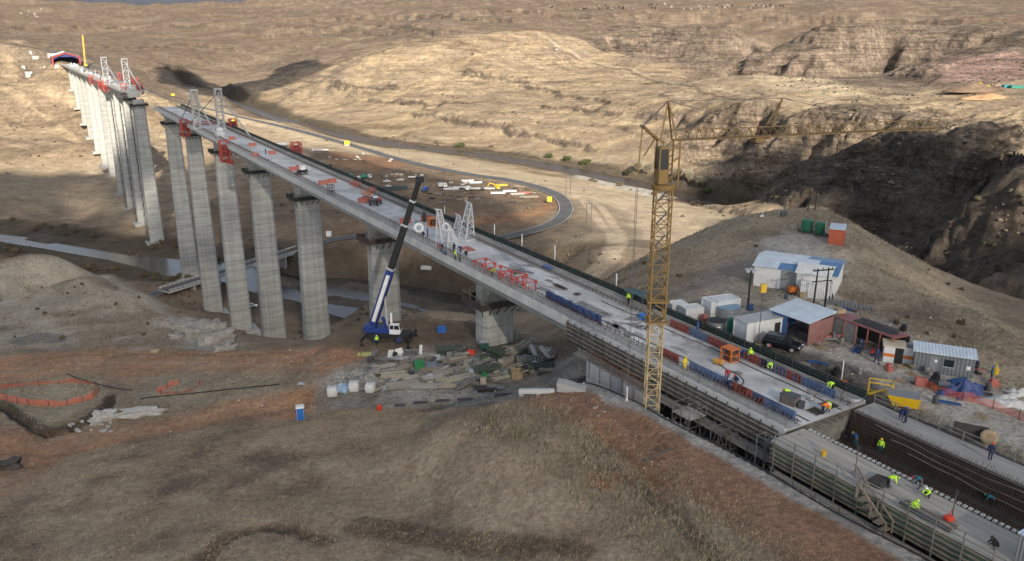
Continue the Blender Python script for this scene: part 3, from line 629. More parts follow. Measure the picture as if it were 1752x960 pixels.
ground = bpy.data.objects.new('ground', gm); COL.objects.link(ground); ground['kind'] = 'structure'; ground['label'] = 'dry brown valley, hills and mesas of winter grass and red earth'
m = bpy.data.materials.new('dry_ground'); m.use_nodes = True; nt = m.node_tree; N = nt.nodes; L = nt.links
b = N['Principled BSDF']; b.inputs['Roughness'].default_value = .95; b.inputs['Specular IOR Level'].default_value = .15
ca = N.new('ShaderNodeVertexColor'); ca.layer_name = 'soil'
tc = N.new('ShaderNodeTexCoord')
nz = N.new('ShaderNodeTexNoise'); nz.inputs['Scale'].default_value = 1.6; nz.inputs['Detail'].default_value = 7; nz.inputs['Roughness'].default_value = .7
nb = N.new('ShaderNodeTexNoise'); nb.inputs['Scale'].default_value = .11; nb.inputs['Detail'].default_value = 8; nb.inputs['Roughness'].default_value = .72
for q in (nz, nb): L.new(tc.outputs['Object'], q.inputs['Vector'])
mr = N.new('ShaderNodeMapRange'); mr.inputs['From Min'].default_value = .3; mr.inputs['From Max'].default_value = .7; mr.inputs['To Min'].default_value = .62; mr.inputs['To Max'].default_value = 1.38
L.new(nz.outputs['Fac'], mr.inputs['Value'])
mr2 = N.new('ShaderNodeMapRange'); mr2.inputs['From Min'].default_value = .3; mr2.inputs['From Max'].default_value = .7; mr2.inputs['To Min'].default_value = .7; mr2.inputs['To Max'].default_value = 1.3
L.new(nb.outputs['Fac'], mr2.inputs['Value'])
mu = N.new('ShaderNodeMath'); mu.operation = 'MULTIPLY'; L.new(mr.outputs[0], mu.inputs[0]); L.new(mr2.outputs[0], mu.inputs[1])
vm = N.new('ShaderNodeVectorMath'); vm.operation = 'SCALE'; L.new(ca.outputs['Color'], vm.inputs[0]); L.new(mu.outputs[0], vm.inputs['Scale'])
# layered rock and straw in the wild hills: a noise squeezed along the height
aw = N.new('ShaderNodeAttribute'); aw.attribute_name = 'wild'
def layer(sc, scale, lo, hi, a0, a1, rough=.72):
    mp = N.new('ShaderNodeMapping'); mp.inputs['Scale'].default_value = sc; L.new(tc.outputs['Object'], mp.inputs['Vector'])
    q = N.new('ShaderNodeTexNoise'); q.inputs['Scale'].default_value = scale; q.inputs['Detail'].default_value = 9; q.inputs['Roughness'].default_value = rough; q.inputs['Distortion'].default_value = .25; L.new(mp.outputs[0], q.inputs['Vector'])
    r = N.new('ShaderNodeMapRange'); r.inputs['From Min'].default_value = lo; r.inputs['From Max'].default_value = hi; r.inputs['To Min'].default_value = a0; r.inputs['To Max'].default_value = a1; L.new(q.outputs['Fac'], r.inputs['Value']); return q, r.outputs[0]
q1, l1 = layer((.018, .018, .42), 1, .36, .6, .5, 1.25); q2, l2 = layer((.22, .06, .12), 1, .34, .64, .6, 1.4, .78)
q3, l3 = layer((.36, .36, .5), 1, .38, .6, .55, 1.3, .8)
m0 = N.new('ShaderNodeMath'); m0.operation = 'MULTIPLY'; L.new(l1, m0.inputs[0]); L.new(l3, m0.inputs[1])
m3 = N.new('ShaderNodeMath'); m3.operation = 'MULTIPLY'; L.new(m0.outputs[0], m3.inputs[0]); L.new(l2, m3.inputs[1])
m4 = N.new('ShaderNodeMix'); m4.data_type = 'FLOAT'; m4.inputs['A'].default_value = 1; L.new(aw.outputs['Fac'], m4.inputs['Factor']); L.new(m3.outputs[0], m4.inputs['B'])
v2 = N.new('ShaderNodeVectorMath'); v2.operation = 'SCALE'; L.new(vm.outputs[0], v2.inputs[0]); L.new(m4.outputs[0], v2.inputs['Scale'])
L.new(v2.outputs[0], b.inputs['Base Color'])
bp = N.new('ShaderNodeBump'); bp.inputs['Strength'].default_value = .55; bp.inputs['Distance'].default_value = .6
L.new(nz.outputs['Fac'], bp.inputs['Height'])
bp2 = N.new('ShaderNodeBump'); bp2.inputs['Strength'].default_value = .6; bp2.inputs['Distance'].default_value = 7
L.new(nb.outputs['Fac'], bp2.inputs['Height']); L.new(bp2.outputs[0], bp.inputs['Normal']); L.new(bp.outputs[0], b.inputs['Normal'])
gm.materials.append(m)
def GH(x, y): return float(H(np.array([x]), np.array([y]))[0])
def G(px, py):
    p = hit(px, py, HF); return Vector((p[0], p[1], GH(p[0], p[1])))
# ---------------------------------------------------------------- water and roads
def ribbon(P, w, z=None, lift=0.0):
    b = MB(); Lf, Rt = [], []
    for i, p in enumerate(P):
        t = P[min(i+1, len(P)-1)]-P[max(i-1, 0)]; n = np.array([t[1], -t[0]])/(hypot(t[0], t[1])+1e-9)
        zz = (p[2] if z is None else z)+lift
        Lf.append((p[0]-n[0]*w/2, p[1]-n[1]*w/2, zz)); Rt.append((p[0]+n[0]*w/2, p[1]+n[1]*w/2, zz))
    return b.loft([Lf, Rt], cap=False, closed=False)
wm = M('river_water', (.05,.046,.038), .22, 0, .3, .06, spec=.26)
nt = wm.node_tree; q = nt.nodes.new('ShaderNodeTexNoise'); q.inputs['Scale'].default_value = .9; q.inputs['Detail'].default_value = 5
tc = nt.nodes.new('ShaderNodeTexCoord'); nt.links.new(tc.outputs['Object'], q.inputs['Vector'])
bp = nt.nodes.new('ShaderNodeBump'); bp.inputs['Strength'].default_value = .22; bp.inputs['Distance'].default_value = .2
nt.links.new(q.outputs['Fac'], bp.inputs['Height']); nt.links.new(bp.outputs[0], nt.nodes['Principled BSDF'].inputs['Normal'])
wa_ = wm.copy(); wa_.name = 'muddy_water'; pb_ = wa_.node_tree.nodes['Principled BSDF']; pb_.inputs['Roughness'].default_value = .38; pb_.inputs['Specular IOR Level'].default_value = .12
for e_ in wa_.node_tree.nodes['Color Ramp'].color_ramp.elements: e_.color = (.075, .055, .038, 1)
struct(ribbon(RIVA, 110, -88.15).build('river', wa_), 'narrow brown river below the long hill')
struct(ribbon(RIVB, 120, -89.15).build('river', wm), 'shallow grey river with sand bars under the bridge')
ASPH = M('asphalt', (.085,.085,.09), .85, 0, .2, .3, dirt=(.17,.145,.115), dirt_k=.5)
PAINT = M('road_paint', (.6,.6,.58), .7)
def road(P, w, label):
    struct(ribbon(P, w, lift=.25).build('road', ASPH), label)
    b = MB()
    for o in (-1, 1):
        Q = []
        for i, p in enumerate(P):
            t = P[min(i+1, len(P)-1)]-P[max(i-1, 0)]; n = np.array([t[1], -t[0]])/(hypot(t[0], t[1])+1e-9)
            Q.append(np.array([p[0]+o*n[0]*(w/2-.6), p[1]+o*n[1]*(w/2-.6), p[2]]))
        r = ribbon(Q, .22, lift=.27); b.add(r.v, r.f)
    struct(b.build('road_markings', PAINT))
road(ROAD, 9, 'asphalt road winding along the river flat')
road(ROADB, 8, 'asphalt road running under the new bridge')
road(ROADC, 7, 'asphalt road climbing past the river')
# low bridge
a, c = LOWB[0], LOWB[-1]; Ln = hypot(*(c-a)[:2]); rz = atan2(*(c-a)[:2][::-1])
t = thing('road_bridge', 'low concrete road bridge crossing the river behind the tall piers', 'bridge', (a[0], a[1], -79.5), rz)
MB().box(0, Ln, -4, 4, -.9, 0).build('deck', CONC, t); MB().box(0, Ln, -3.4, 3.4, .004, .03).build('road_surface', ASPH, t)
for y in (-3.8, 3.8):
    b = MB(); b.bar((0, y, .95), (Ln, y, .95), .16, .2); b.bar((0, y, .5), (Ln, y, .5), .12, .16)
    for k in range(int(Ln/2.5)+1): b.bar((k*2.5, y, 0), (k*2.5, y, 1.05), .28)
    b.build('parapet', PALE, t)
for k in range(1, 6): MB().box(Ln*k/6-.6, Ln*k/6+.6, -3.2, 3.2, -10.5, -.9).build('pier', CONC, t)
# ---------------------------------------------------------------- the bridge
def bth(name, label, cat, s, o, z=0, group=None, rz=0): return thing(name, label, cat, W(s, o, z), BR+rz, group)
DO = 66.15                                     # centre line of the deck
DECKM = M('deck_concrete', (.62,.62,.61), .8, 0, .18, .25, .01, dirt=(.24,.235,.225), dirt_k=.85)
def deck(name, label, s0, s1, netr=True, far=False):
    t = bth(name, label, 'bridge', s0, DO); Lh = s1-s0
    # box girder under a thin slab; local y is to the left of the line
    MB().ext([(6.1,-.28),(3.9,-.6),(3.2,-3.6),(-3.2,-3.6),(-3.9,-.6),(-6.1,-.28),(-6.1,-.02),(6.1,-.02)], 0, Lh).build('box_girder', CONC, t)
    MB().box(0, Lh, -3.75, 3.75, -.018, 0.0).build('roadway', DECKM, t)
    for sg in (1, -1):
        MB().box(0, Lh, min(sg*3.75, sg*5.9), max(sg*3.75, sg*5.9), -.018, .10).build('walkway', CONC, t)
        MB().box(0, Lh, min(sg*5.86, sg*6.16), max(sg*5.86, sg*6.16), -.95, .32).build('edge_beam', (CONC if far else PALE) if sg > 0 else CONC, t)
        b = MB(); k = 0
        n = int(Lh/(.9 if not far else 3))
        for i in range(n):
            x = (i+.5)*Lh/n; b.bar((x, sg*3.86, .1), (x+rng.uniform(-.05,.05), sg*3.9, .72+rng.uniform(-.1,.15)), .07 if not far else .1)
            if not far: b.bar((x, sg*4.15, .1), (x, sg*4.2, .62), .06)
        b.bar((0, sg*3.88, .45), (Lh, sg*3.88, .45), .07)
        b.build('starter_bars', REBAR, t)['kind'] = 'stuff'
        b = MB(); n = int(Lh/2.4)
        for i in range(n+1): b.bar((i*Lh/n, sg*6.05, .3), (i*Lh/n, sg*6.05, 1.45), .07)
        for z in (.75, 1.1, 1.42): b.bar((0, sg*6.05, z), (Lh, sg*6.05, z), .05)
        b.build('safety_railing', STEEL if sg < 0 else SCAF, t)
        if sg < 0 and netr: MB().box(0, Lh, -6.2, -6.165, .35, 1.25).build('edge_net', NETG, t)
    return t
dk1 = deck('bridge_deck', 'long near length of concrete bridge deck running from the casting bay to the gap', 47.3, 422)
FG = .0095
def zf(s): return -max(0, s-532)*FG
dk2 = deck('bridge_deck', 'far length of concrete bridge deck beyond the gap, ending at the red hall', 532, 1040, False, True); dk2.rotation_euler = (0, FG, BR)
# low timber steps at the near edge of the slab
PIERM = M('pier_concrete', (.355,.355,.335), .85, 0, .2, .55, .015, stretch=(.25,.25,2.2), dirt=(.225,.222,.205), dirt_k=.65)
nt = PIERM.node_tree; N = nt.nodes; L = nt.links                   # pour lifts every four metres and drip streaks
tc = N.new('ShaderNodeTexCoord'); wv = N.new('ShaderNodeTexWave'); wv.bands_direction = 'Z'; wv.inputs['Scale'].default_value = .0785; wv.inputs['Distortion'].default_value = .15; wv.wave_profile = 'SAW'
L.new(tc.outputs['Object'], wv.inputs['Vector'])
r1 = N.new('ShaderNodeMapRange'); r1.inputs['From Min'].default_value = 0; r1.inputs['From Max'].default_value = .12; r1.inputs['To Min'].default_value = .7; L.new(wv.outputs['Fac'], r1.inputs['Value'])
oi = N.new('ShaderNodeObjectInfo'); ra = N.new('ShaderNodeMapRange'); ra.inputs['To Min'].default_value = .8; ra.inputs['To Max'].default_value = 1.12; L.new(oi.outputs['Random'], ra.inputs['Value'])
ms = N.new('ShaderNodeMapping'); ms.inputs['Scale'].default_value = (1.3, 1.3, .03); L.new(tc.outputs['Object'], ms.inputs['Vector'])
rl = N.new('ShaderNodeVectorMath'); rl.operation = 'SCALE'; rl.inputs[0].default_value = (90, 60, 30); L.new(oi.outputs['Random'], rl.inputs['Scale']); L.new(rl.outputs[0], ms.inputs['Location'])
ns = N.new('ShaderNodeTexNoise'); ns.inputs['Scale'].default_value = 1; ns.inputs['Detail'].default_value = 5; L.new(ms.outputs[0], ns.inputs['Vector'])
r2 = N.new('ShaderNodeMapRange'); r2.inputs['From Min'].default_value = .3; r2.inputs['From Max'].default_value = .7; r2.inputs['To Min'].default_value = .84; r2.inputs['To Max'].default_value = 1.13; L.new(ns.outputs['Fac'], r2.inputs['Value'])
mm = N.new('ShaderNodeMath'); mm.operation = 'MULTIPLY'; L.new(r1.outputs[0], mm.inputs[0]); L.new(r2.outputs[0], mm.inputs[1])
bs = N['Principled BSDF'].inputs['Base Color']; src = bs.links[0].from_socket
m_ = N.new('ShaderNodeMath'); m_.operation = 'MULTIPLY'; L.new(mm.outputs[0], m_.inputs[0]); L.new(ra.outputs[0], m_.inputs[1])
vs_ = N.new('ShaderNodeVectorMath'); vs_.operation = 'SCALE'; L.new(src, vs_.inputs[0]); L.new(m_.outputs[0], vs_.inputs['Scale']); L.new(vs_.outputs[0], bs)
def pier(s, zb, label, group, far=False, plat=True, o=DO, top=-3.9, cage=False, lad=False):
    t = bth('bridge_pier', label, 'pier', s, o, zb, group); h = top-zb
    def ring(z, zz):
        d = (top-zz)*.012; a, b = 1.9+d*.5, 3.0+d; c = .75
        return [(a-c,-b,z),(a,-b+c,z),(a,b-c,z),(a-c,b,z),(-a+c,b,z),(-a,b-c,z),(-a,-b+c,z),(-a+c,-b,z)]
    MB().loft([ring(z, zb+z) for z in (-3, h*.33, h*.66, h-2.4)]+[ring(h-2.35, 0)]+[ring(h, 0)]).build('shaft', PIERM, t)
    b = MB()
    for y in (-1.9, 1.9): b.box(-.9, .9, y-.6, y+.6, h, h+.32)
    b.build('bearing', STEEL, t)
    b = MB(); a = 5.2 if not far else 5; b.rbox(-a, a, -6.2, 6.2, -2.5, -.35, .3); b.build('footing', CONC, t)
    if plat:
        z0 = h-3.4; bb = MB()
        for x0, x1, y0, y1 in ((-3.4,3.4,-4.6,-3.15),(-3.4,3.4,3.15,4.6),(-3.4,-2.0,-3.15,3.15),(2.0,3.4,-3.15,3.15)):
            bb.box(x0, x1, y0, y1, z0, z0+.18)
        for y in (-4.3,-2.6,-.9,.9,2.6,4.3): bb.bar((-3.3, y, z0), (-1.9, y*.8, z0-1.5), .16); bb.bar((3.3, y, z0), (1.9, y*.8, z0-1.5), .16)
        bb.build('work_platform', STEEL, t)
        nb_ = MB()
        for y in (-4.6, 4.6): nb_.box(-3.4, 3.4, y-.03, y+.03, z0+.15, z0+1.35)
        for x in (-3.4, 3.4): nb_.box(x-.03, x+.03, -4.6, 4.6, z0+.15, z0+1.1)
        nb_.build('platform_net', M('rusty_net', (.055,.04,.034), .9, 0, .4, 2) if cage else M('black_net', (.022,.028,.025), .9, 0, .4, 2), t)
        rb = MB()
        for k in range(26):
            x = rng.choice((-1, 1))*rng.uniform(2.1, 3.2); y = rng.uniform(-4.2, 4.2); rb.bar((x, y, z0+.2), (x+rng.uniform(-.2,.2), y, z0+rng.uniform(1.4, 2.6)), .09)
        for z in (1.0, 2.0):
            rb.bar((-3.3, -4.5, z0+z), (3.3, -4.5, z0+z), .08); rb.bar((-3.3, 4.5, z0+z), (3.3, 4.5, z0+z), .08); rb.bar((-3.3, -4.5, z0+z), (-3.3, 4.5, z0+z), .08)
        rb.build('scaffold_poles', SCAF if not far else STEEL, t)
    if cage:
        b = MB(); z0 = h-3.4
        for x, y in ((-3.2,4.3),(-1.4,4.3),(-3.2,2.4),(-1.4,2.4)): b.bar((x, y, z0), (x, y, z0+3.3), .1)
        for z in (0, 1.1, 2.2, 3.3):
            b.bar((-3.2,4.3,z0+z), (-1.4,4.3,z0+z), .07); b.bar((-3.2,2.4,z0+z), (-3.2,4.3,z0+z), .07); b.bar((-3.2,4.3,z0+z), (-1.4,2.4,z0+z), .06)
        b.build('scaffold_stair', SCAF, t)
    if lad:                                     # dark zig-zag stair up the side
        b = MB(); y0 = 3.2+(h)*.006; n = int(h/2.7)
        for x in (-1.4, 1.4): b.bar((x, y0+1.8, 0), (x, 5.1, h-3), .14); b.bar((x, y0+.2, 0), (x, 3.4, h-3), .12)
        for k in range(n): z = k*2.7; b.bar((-1.3*(1 if k % 2 else -1), y0+1.0, z), (1.3*(1 if k % 2 else -1), y0+1.0, z+2.7), .5, .14)
        b.build('access_stair', STEEL, t)
    return t
GN = 'tall concrete piers under the near deck'; GF = 'pale concrete piers under the far deck'
pier(114, -15.2, 'shortest concrete pier, beside the material yard, red scaffold tray round its head', GN, cage=True)
pier(163, -30, 'concrete pier directly behind the blue mobile crane boom', GN, cage=True)
pier(215, -50.5, 'concrete pier just left of the blue mobile crane', GN)
pier(263, -68, 'concrete pier in the middle of the tall near piers, second left of the crane', GN)
pier(312, -76.5, 'tall concrete pier with the left red hanging cage beside its head', GN)
pier(366, -86, 'tall concrete pier next to the last under the near deck, by the low road bridge', GN)
pier(415, -84, 'last tall concrete pier under the end of the near deck, facing the gap', GN)
pier(518, -87, 'tall concrete pier standing alone in the gap with no deck on it', 'concrete piers in the gap', plat=True, lad=True)
fz = {565:-84.4, 612:-84, 660:-82, 708:-79, 756:-74.5, 804:-69, 852:-62, 900:-54, 948:-43, 990:-28}
wordz = ['first far pier behind the lone pier, dark zigzag stair up its side', 'second far pier, half hidden behind the first with its stair']
for i, (s, z) in enumerate(fz.items()):
    pier(s, z, wordz[i] if i < 2 else 'pale far pier, %s counted from the lone pier towards the red hall' % ['third','fourth','fifth','sixth','seventh','eighth','ninth','tenth'][i-2], GF, far=True, plat=(i == 0), lad=i < 2, top=-3.9+zf(s))
t = bth('bridge_abutment', 'pale concrete abutment block holding the far end of the bridge below the red hall', 'abutment', 1040, DO, zf(1040))
MB().ext([(7.5,-3.62),(7.5,-17),(-7.5,-17),(-7.5,-3.62)], -2, 10).build('abutment_wall', CONC, t)
MB().ext([(12,-.5),(14,-15),(7.6,-15),(7.6,-.5)], 1, 12).build('wing_wall', CONC, t); MB().ext([(-7.6,-.5),(-7.6,-14),(-11,-14),(-10,-.5)], 1, 12).build('wing_wall', CONC, t)
# ---------------------------------------------------------------- casting bay at the near end
def L(s0, s1, o0, o1): return min(s0, s1), max(s0, s1), DO-max(o0, o1), DO-min(o0, o1)   # box limits in a frame at (0, DO)
t = bth('side_formwork', 'long timber topped formwork with green panels and posts, on the camera side of the bay', 'formwork', 0, DO)
S0, S1 = -25, 46.8
MB().box(*L(S0, S1, 57.5, 62.1), -.16, 0).build('plank_top', M('pale_plank', (.40,.375,.335), .85, 0, .25, .8, .01, stretch=(.2,3,1), dirt=(.25,.235,.21), dirt_k=.5), t)
MB().box(*L(S0, S1, 57.66, 57.75), -2.3, -.163).build('green_panel', GREENP, t)
b = MB()
for z in (-.35, -.85, -1.35, -1.85, -2.25): b.box(*L(S0, S1, 57.48, 57.655), z-.06, z+.06)
b.build('waler', WOOD, t)
b = MB()
for k in range(31):
    s = S1-.6-k*2.3; b.bar((s, DO-57.38, -2.7), (s, DO-57.38, 1.05), .09); b.bar((s, DO-57.4, -2.6), (s, DO-56.2, -4.2), .08)
b.build('post', SCAF, t)
b = MB()
for z in (.5, 1.0): b.bar((S0, DO-57.35, z), (S1, DO-57.35, z), .06)
b.build('handrail', SCAF, t)
t = bth('walkway', 'lower weathered plank walkway on brackets hanging outside the green formwork', 'walkway', 0, DO)
MB().box(*L(-25, 45.5, 55.75, 57.2), -2.62, -2.52).build('plank_deck', M('grey_plank', (.25,.235,.21), .9, 0, .3, 1, .01, stretch=(.2,3,1)), t)
b = MB()
for k in range(28):
    s = 45-k*2.5; b.bar((s, DO-55.8, -4.8), (s, DO-55.8, -1.5), .08); b.bar((s, DO-55.8, -2.7), (s, DO-57.3, -2.7), .1)
for z in (-2.05, -1.55): b.bar((-25, DO-55.8, z), (45.2, DO-55.8, z), .05)
b.build('handrail', SCAF, t)
t = bth('access_steps', 'small timber step landing with rails cut into the green formwork', 'steps', 34, 57.5)
b = MB()
for k in range(5): b.box(-.3+k*.55, .25+k*.55, .02, 1.0, -2.2+k*.42, -2.12+k*.42)
b.build('tread', WOOD, t)
b = MB()
for y in (.05, 1.0): b.bar((-.4, y, -1.3), (2.6, y, 1.0), .12); b.bar((-.4, y, -2.5), (-.4, y, -1.2), .12); b.bar((2.6, y, -.4), (2.6, y, 1.1), .12); b.bar((1.1, y, -1.6), (1.1, y, 0), .12)
b.bar((2.6, .05, 1.05), (4.6, -1.3, 1.05), .14); b.bar((2.6, -.4, .4), (4.4, -1.6, .6), .12)
b.build('rail', WOOD, t)
t = bth('side_formwork', 'grey plank topped formwork wing on the hut side of the bay', 'formwork', 0, DO)
MB().box(*L(S0, S1, 69.8, 73.1), -.16, 0).build('plank_top', M('grey_plank_top', (.33,.32,.31), .85, 0, .25, .8, .01, stretch=(.2,3,1), dirt=(.2,.19,.18), dirt_k=.5), t)
b = MB()
for k in range(30): s = S1-k*2.4; b.bar((s, DO-73.05, -.9), (s, DO-73.05, 1.0), .08)
for z in (.5, .95): b.bar((S0, DO-73.05, z), (S1, DO-73.05, z), .06)
b.build('handrail', SCAF, t); MB().box(*L(S0, S1, 73.12, 73.22), -1.4, -.165).build('back_board', WOOD, t)
b = MB(); b.box(*L(S0, 47, 73.3, 75.9), -1.3, -1.2); b.build('back_walkway', STEEL, t)
# the reinforcement of the next deck length
t = bth('rebar_cage', 'dark trough of dense steel reinforcement filling the bay ahead of the slab', 'reinforcement', 0, DO)
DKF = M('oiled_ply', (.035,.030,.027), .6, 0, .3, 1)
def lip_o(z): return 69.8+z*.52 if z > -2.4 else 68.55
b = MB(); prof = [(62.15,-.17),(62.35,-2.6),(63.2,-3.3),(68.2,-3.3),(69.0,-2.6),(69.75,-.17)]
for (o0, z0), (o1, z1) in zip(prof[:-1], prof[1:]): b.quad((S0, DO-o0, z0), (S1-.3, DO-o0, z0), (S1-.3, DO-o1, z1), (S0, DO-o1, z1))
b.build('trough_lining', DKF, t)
for nm, side in (('wall_bars', 1), ('wall_bars', -1)):
    b = MB(); n = int((S1-S0)/.24)
    for i in range(n):
        s = S0+.1+i*.24; j = rng.uniform(-.03, .03); hh = rng.uniform(.25, .6)
        if side > 0: b.bar((s, DO-68.75, -2.7), (s+j, DO-69.58, -.17), .035); b.bar((s+j, DO-69.58, -.17), (s+2*j, DO-69.78, hh), .035)
        else: b.bar((s, DO-62.6, -2.7), (s+j, DO-62.38, -.1), .035); b.bar((s+j, DO-62.38, -.1), (s+2*j, DO-62.3, hh*.6), .035)
    for z in (-2.4, -2.0, -1.6, -1.2, -.8, -.4, .05):
        o = (69.0+(z+2.6)*.3) if side > 0 else 62.5; b.bar((S0, DO-o+.05*side, z), (S1-.4, DO-o+.05*side, z), .04)
    b.build(nm, REBAR, t)['kind'] = 'stuff'
b = MB()
for i in range(int((S1-S0)/.35)): s = S0+.2+i*.35; b.bar((s, DO-62.9, -2.95), (s, DO-68.5, -2.95), .035); b.bar((s, DO-63.1, -2.95), (s, DO-63.0, -2.5), .03)
for i in range(19): o = 63+i*.3; b.bar((S0, DO-o, -2.9), (S1-.4, DO-o, -2.9), .035)
b.build('floor_mat', REBAR, t)['kind'] = 'stuff'
PB = M('pale_bar', (.30,.27,.235), .7, .2, .3, 1)
for k, z in enumerate((-.5, -1.15, -1.75)):
    b = MB(); pts = [(s, DO-(68.95+(z+2.4)*.35)+.12, z+.16*sin(s*.31+k)+(.05*sin(s*1.3))) for s in np.linspace(S0, 44-k*2, 50)]
    b.path(pts, .035, 4); b.build('sagging_bar', PB, t)
b = MB()
for i in range(int((S1-S0)/.5)): s = S0+i*.5; b.box(s, s+.3, DO-62.55, DO-62.2, .0, .12)
b.build('spacer_block', PALE, t)['kind'] = 'stuff'
# substructure of the bay below the slab
t = bth('bay_wall', 'dark stained concrete side wall of the bay under the slab edge', 'wall', 0, DO)
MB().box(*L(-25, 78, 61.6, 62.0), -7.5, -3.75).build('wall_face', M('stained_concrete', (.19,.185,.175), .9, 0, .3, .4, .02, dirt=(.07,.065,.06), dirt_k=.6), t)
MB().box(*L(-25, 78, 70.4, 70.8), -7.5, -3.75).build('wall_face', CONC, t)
b = MB()
for k in range(16): s = 76-k*3.2; b.box(s-.2, s+.2, DO-61.58, DO-60.6, -7.4, -3.9)
b.build('buttress', STEEL, t)
b = MB(); b.box(*L(-25, 76, 60.3, 61.55), -3.1, -3.0)
for k in range(40): s = 75-k*2.4; b.bar((s, DO-60.35, -3), (s, DO-60.35, -1.9), .06)
for z in (-2.4, -1.95): b.bar((-20, DO-60.35, z), (76, DO-60.35, z), .05)
b.build('side_gangway', SCAF, t)
# open abutment chamber at the trench end
t = bth('abutment_chamber', 'open concrete wall chamber with rusty starter bars beside the foot of the tower crane', 'abutment', 70.5, 60)
b = MB(); b.box(-6.8, 6.8, 1.2, 1.7, -7.5, -3); b.build('front_wall', PALE, t)
MB().box(6.3, 6.8, -3.6, 1.19, -7.5, -3.0).build('end_wall', CONC, t)
b = MB()
for i in range(46): b.bar((-6.6+i*.29, 1.45, -3.05), (-6.6+i*.29+rng.uniform(-.06,.06), 1.4, -1.7+rng.uniform(-.2,.3)), .045)
for i in range(14): b.bar((6.5, 1-i*.33, -3.05), (6.5, 1-i*.33, -1.8), .045)
for i in range(30): b.bar((-6+i*.4, -.6, -6), (-6+i*.4, -.6, -2.4+rng.uniform(-.3,.3)), .05)
b.build('starter_bars', M('rusty_bar', (.23,.125,.08), .8, .1, .3, 2), t)['kind'] = 'stuff'
# scaffold towers in the trench
def scaffold(name, label, w, d, zb, h, lifts, loc, rz, group=None, deckz=True, stair=False):
    t = thing(name, label, 'scaffold', loc, rz, group); b = MB(); r = .055
    for x in (-w/2, 0, w/2):
        for y in (-d/2, d/2): b.bar((x, y, zb), (x, y, h), r*1.3)
    for i in range(lifts+1):
        z = zb+.2+(h-zb-.3)*i/lifts
        for y in (-d/2, d/2): b.bar((-w/2, y, z), (w/2, y, z), r)
        for x in (-w/2, 0, w/2): b.bar((x, -d/2, z), (x, d/2, z), r)
        if i < lifts:
            z2 = zb+.2+(h-zb-.3)*(i+1)/lifts
            for y in (-d/2, d/2): b.bar((-w/2, y, z), (0, y, z2), r*.8); b.bar((w/2, y, z), (0, y, z2), r*.8)
            for x in (-w/2, w/2): b.bar((x, -d/2, z), (x, d/2, z2), r*.8)
    b.build('scaffold_frame', SCAF, t)
    if deckz: MB().box(-w/2, w/2, -d/2, d/2, h-1.2, h-1.12).build('plank_platform', M('pale_board', (.36,.345,.32), .85, 0, .2, 1), t)
    if stair:
        b = MB()
        for i in range(lifts):
            z = zb+(h-zb)*i/lifts; z2 = zb+(h-zb)*(i+1)/lifts; sg = 1 if i % 2 else -1
            b.bar((-w/2*sg, 0, z), (w/2*sg, 0, z2), .6, .1)
        b.build('stair_flight', STEEL, t)
    return t
scaffold('scaffold_tower', 'square tube scaffold tower with plank platform standing in the trench right of the crane foot', 2.6, 2.4, -7.4, -1.0, 3, W(58.2, 57.9), BR)
scaffold('scaffold_tower', 'narrower scaffold stair tower in the trench, second from the crane foot', 2.2, 1.6, -7.4, -2.0, 3, W(53.4, 58.3), BR, deckz=False, stair=True)
scaffold('scaffold_tower', 'small scaffold frame below the corner of the slab where the green formwork starts', 2.4, 1.2, -7.4, -.4, 4, W(47.6, 58.5), BR, deckz=False)
t = bth('red_beam_stack', 'red steel beams lying in the trench behind the crane foot', 'beams', 66, 56.6, -7)
for k in range(4): MB().bar((-3.2, -.9+k*.35, .2+k*.5), (3.5, -.6+k*.3, .2+k*.5), .3, .45).build('beam', RED, t)
# metal cabin at the very edge
t = bth('metal_cabin', 'corrugated grey metal cabin with pale roof at the corner by the bay', 'cabin', 22.4, 59.6)
MB().rbox(-2.2, 2.2, -1.2, 1.2, .02, 2.42, .04).build('body', corrugated('grey_corrugated', (.30,.31,.32), .5, .3, .28, 0), t); MB().box(-2.3, 2.3, -1.3, 1.3, 2.43, 2.52).build('roof', corrugated('blue_white_sheet', (.55,.64,.72), .4, .3, .3, 0), t)
# steel edge shutters along both sides of the fresh slab
def shutter(name, label, mat, group):
    t = thing(name, label, 'shutter', group=group); b = MB(); h = 1.05
    for z in (.08, .55, h): b.bar((-1.85, 0, z), (1.85, 0, z), .1)
    for k in range(8): b.bar((-1.85+k*.5285, 0, .05), (-1.85+k*.5285, 0, h), .07); b.bar((-1.85+k*.5285, 0, h), (-1.85+k*.5285, .5, .06), .05)
    b.build('frame', mat, t); MB().box(-1.8, 1.8, .06, .1, .1, h-.05).build('face_sheet', mat, t); return t
pr = shutter('edge_shutter', '', M('shutter_red', (.27,.075,.062), .6, 0, .3, 1.5, dirt=(.18,.10,.085), dirt_k=.6), 'red steel edge shutters on the slab')
pb = shutter('edge_shutter', '', M('shutter_blue', (.10,.16,.29), .6, 0, .3, 1.5, dirt=(.2,.22,.26), dirt_k=.6), 'blue steel edge shutters on the slab')
PLR = [(1150,612,'red steel edge shutter nearest the tower crane mast on the near slab edge'),(1258,670,'red steel edge shutter beside the man in dark overalls, near slab edge'),(1285,684,'red steel edge shutter whose end meets the last blue one, near slab edge')]
PLB = [(1205,641,'blue edge shutter behind the man in yellow, near slab edge'),(1228,654,'blue edge shutter in the middle of the near slab edge'),(1308,698,'blue edge shutter next to last before the slab corner, near slab edge'),(1330,711,'last blue edge shutter before the near slab corner')]
PRR = [(1165,566,'red edge shutter by the silver wrapped tank, far slab edge'),(1228,596,'red edge shutter behind the orange cage, far slab edge'),(1292,622,'red edge shutter between the two hi-vis workers, far slab edge'),(1345,650,'red edge shutter in front of the gravel heap, far slab edge')]
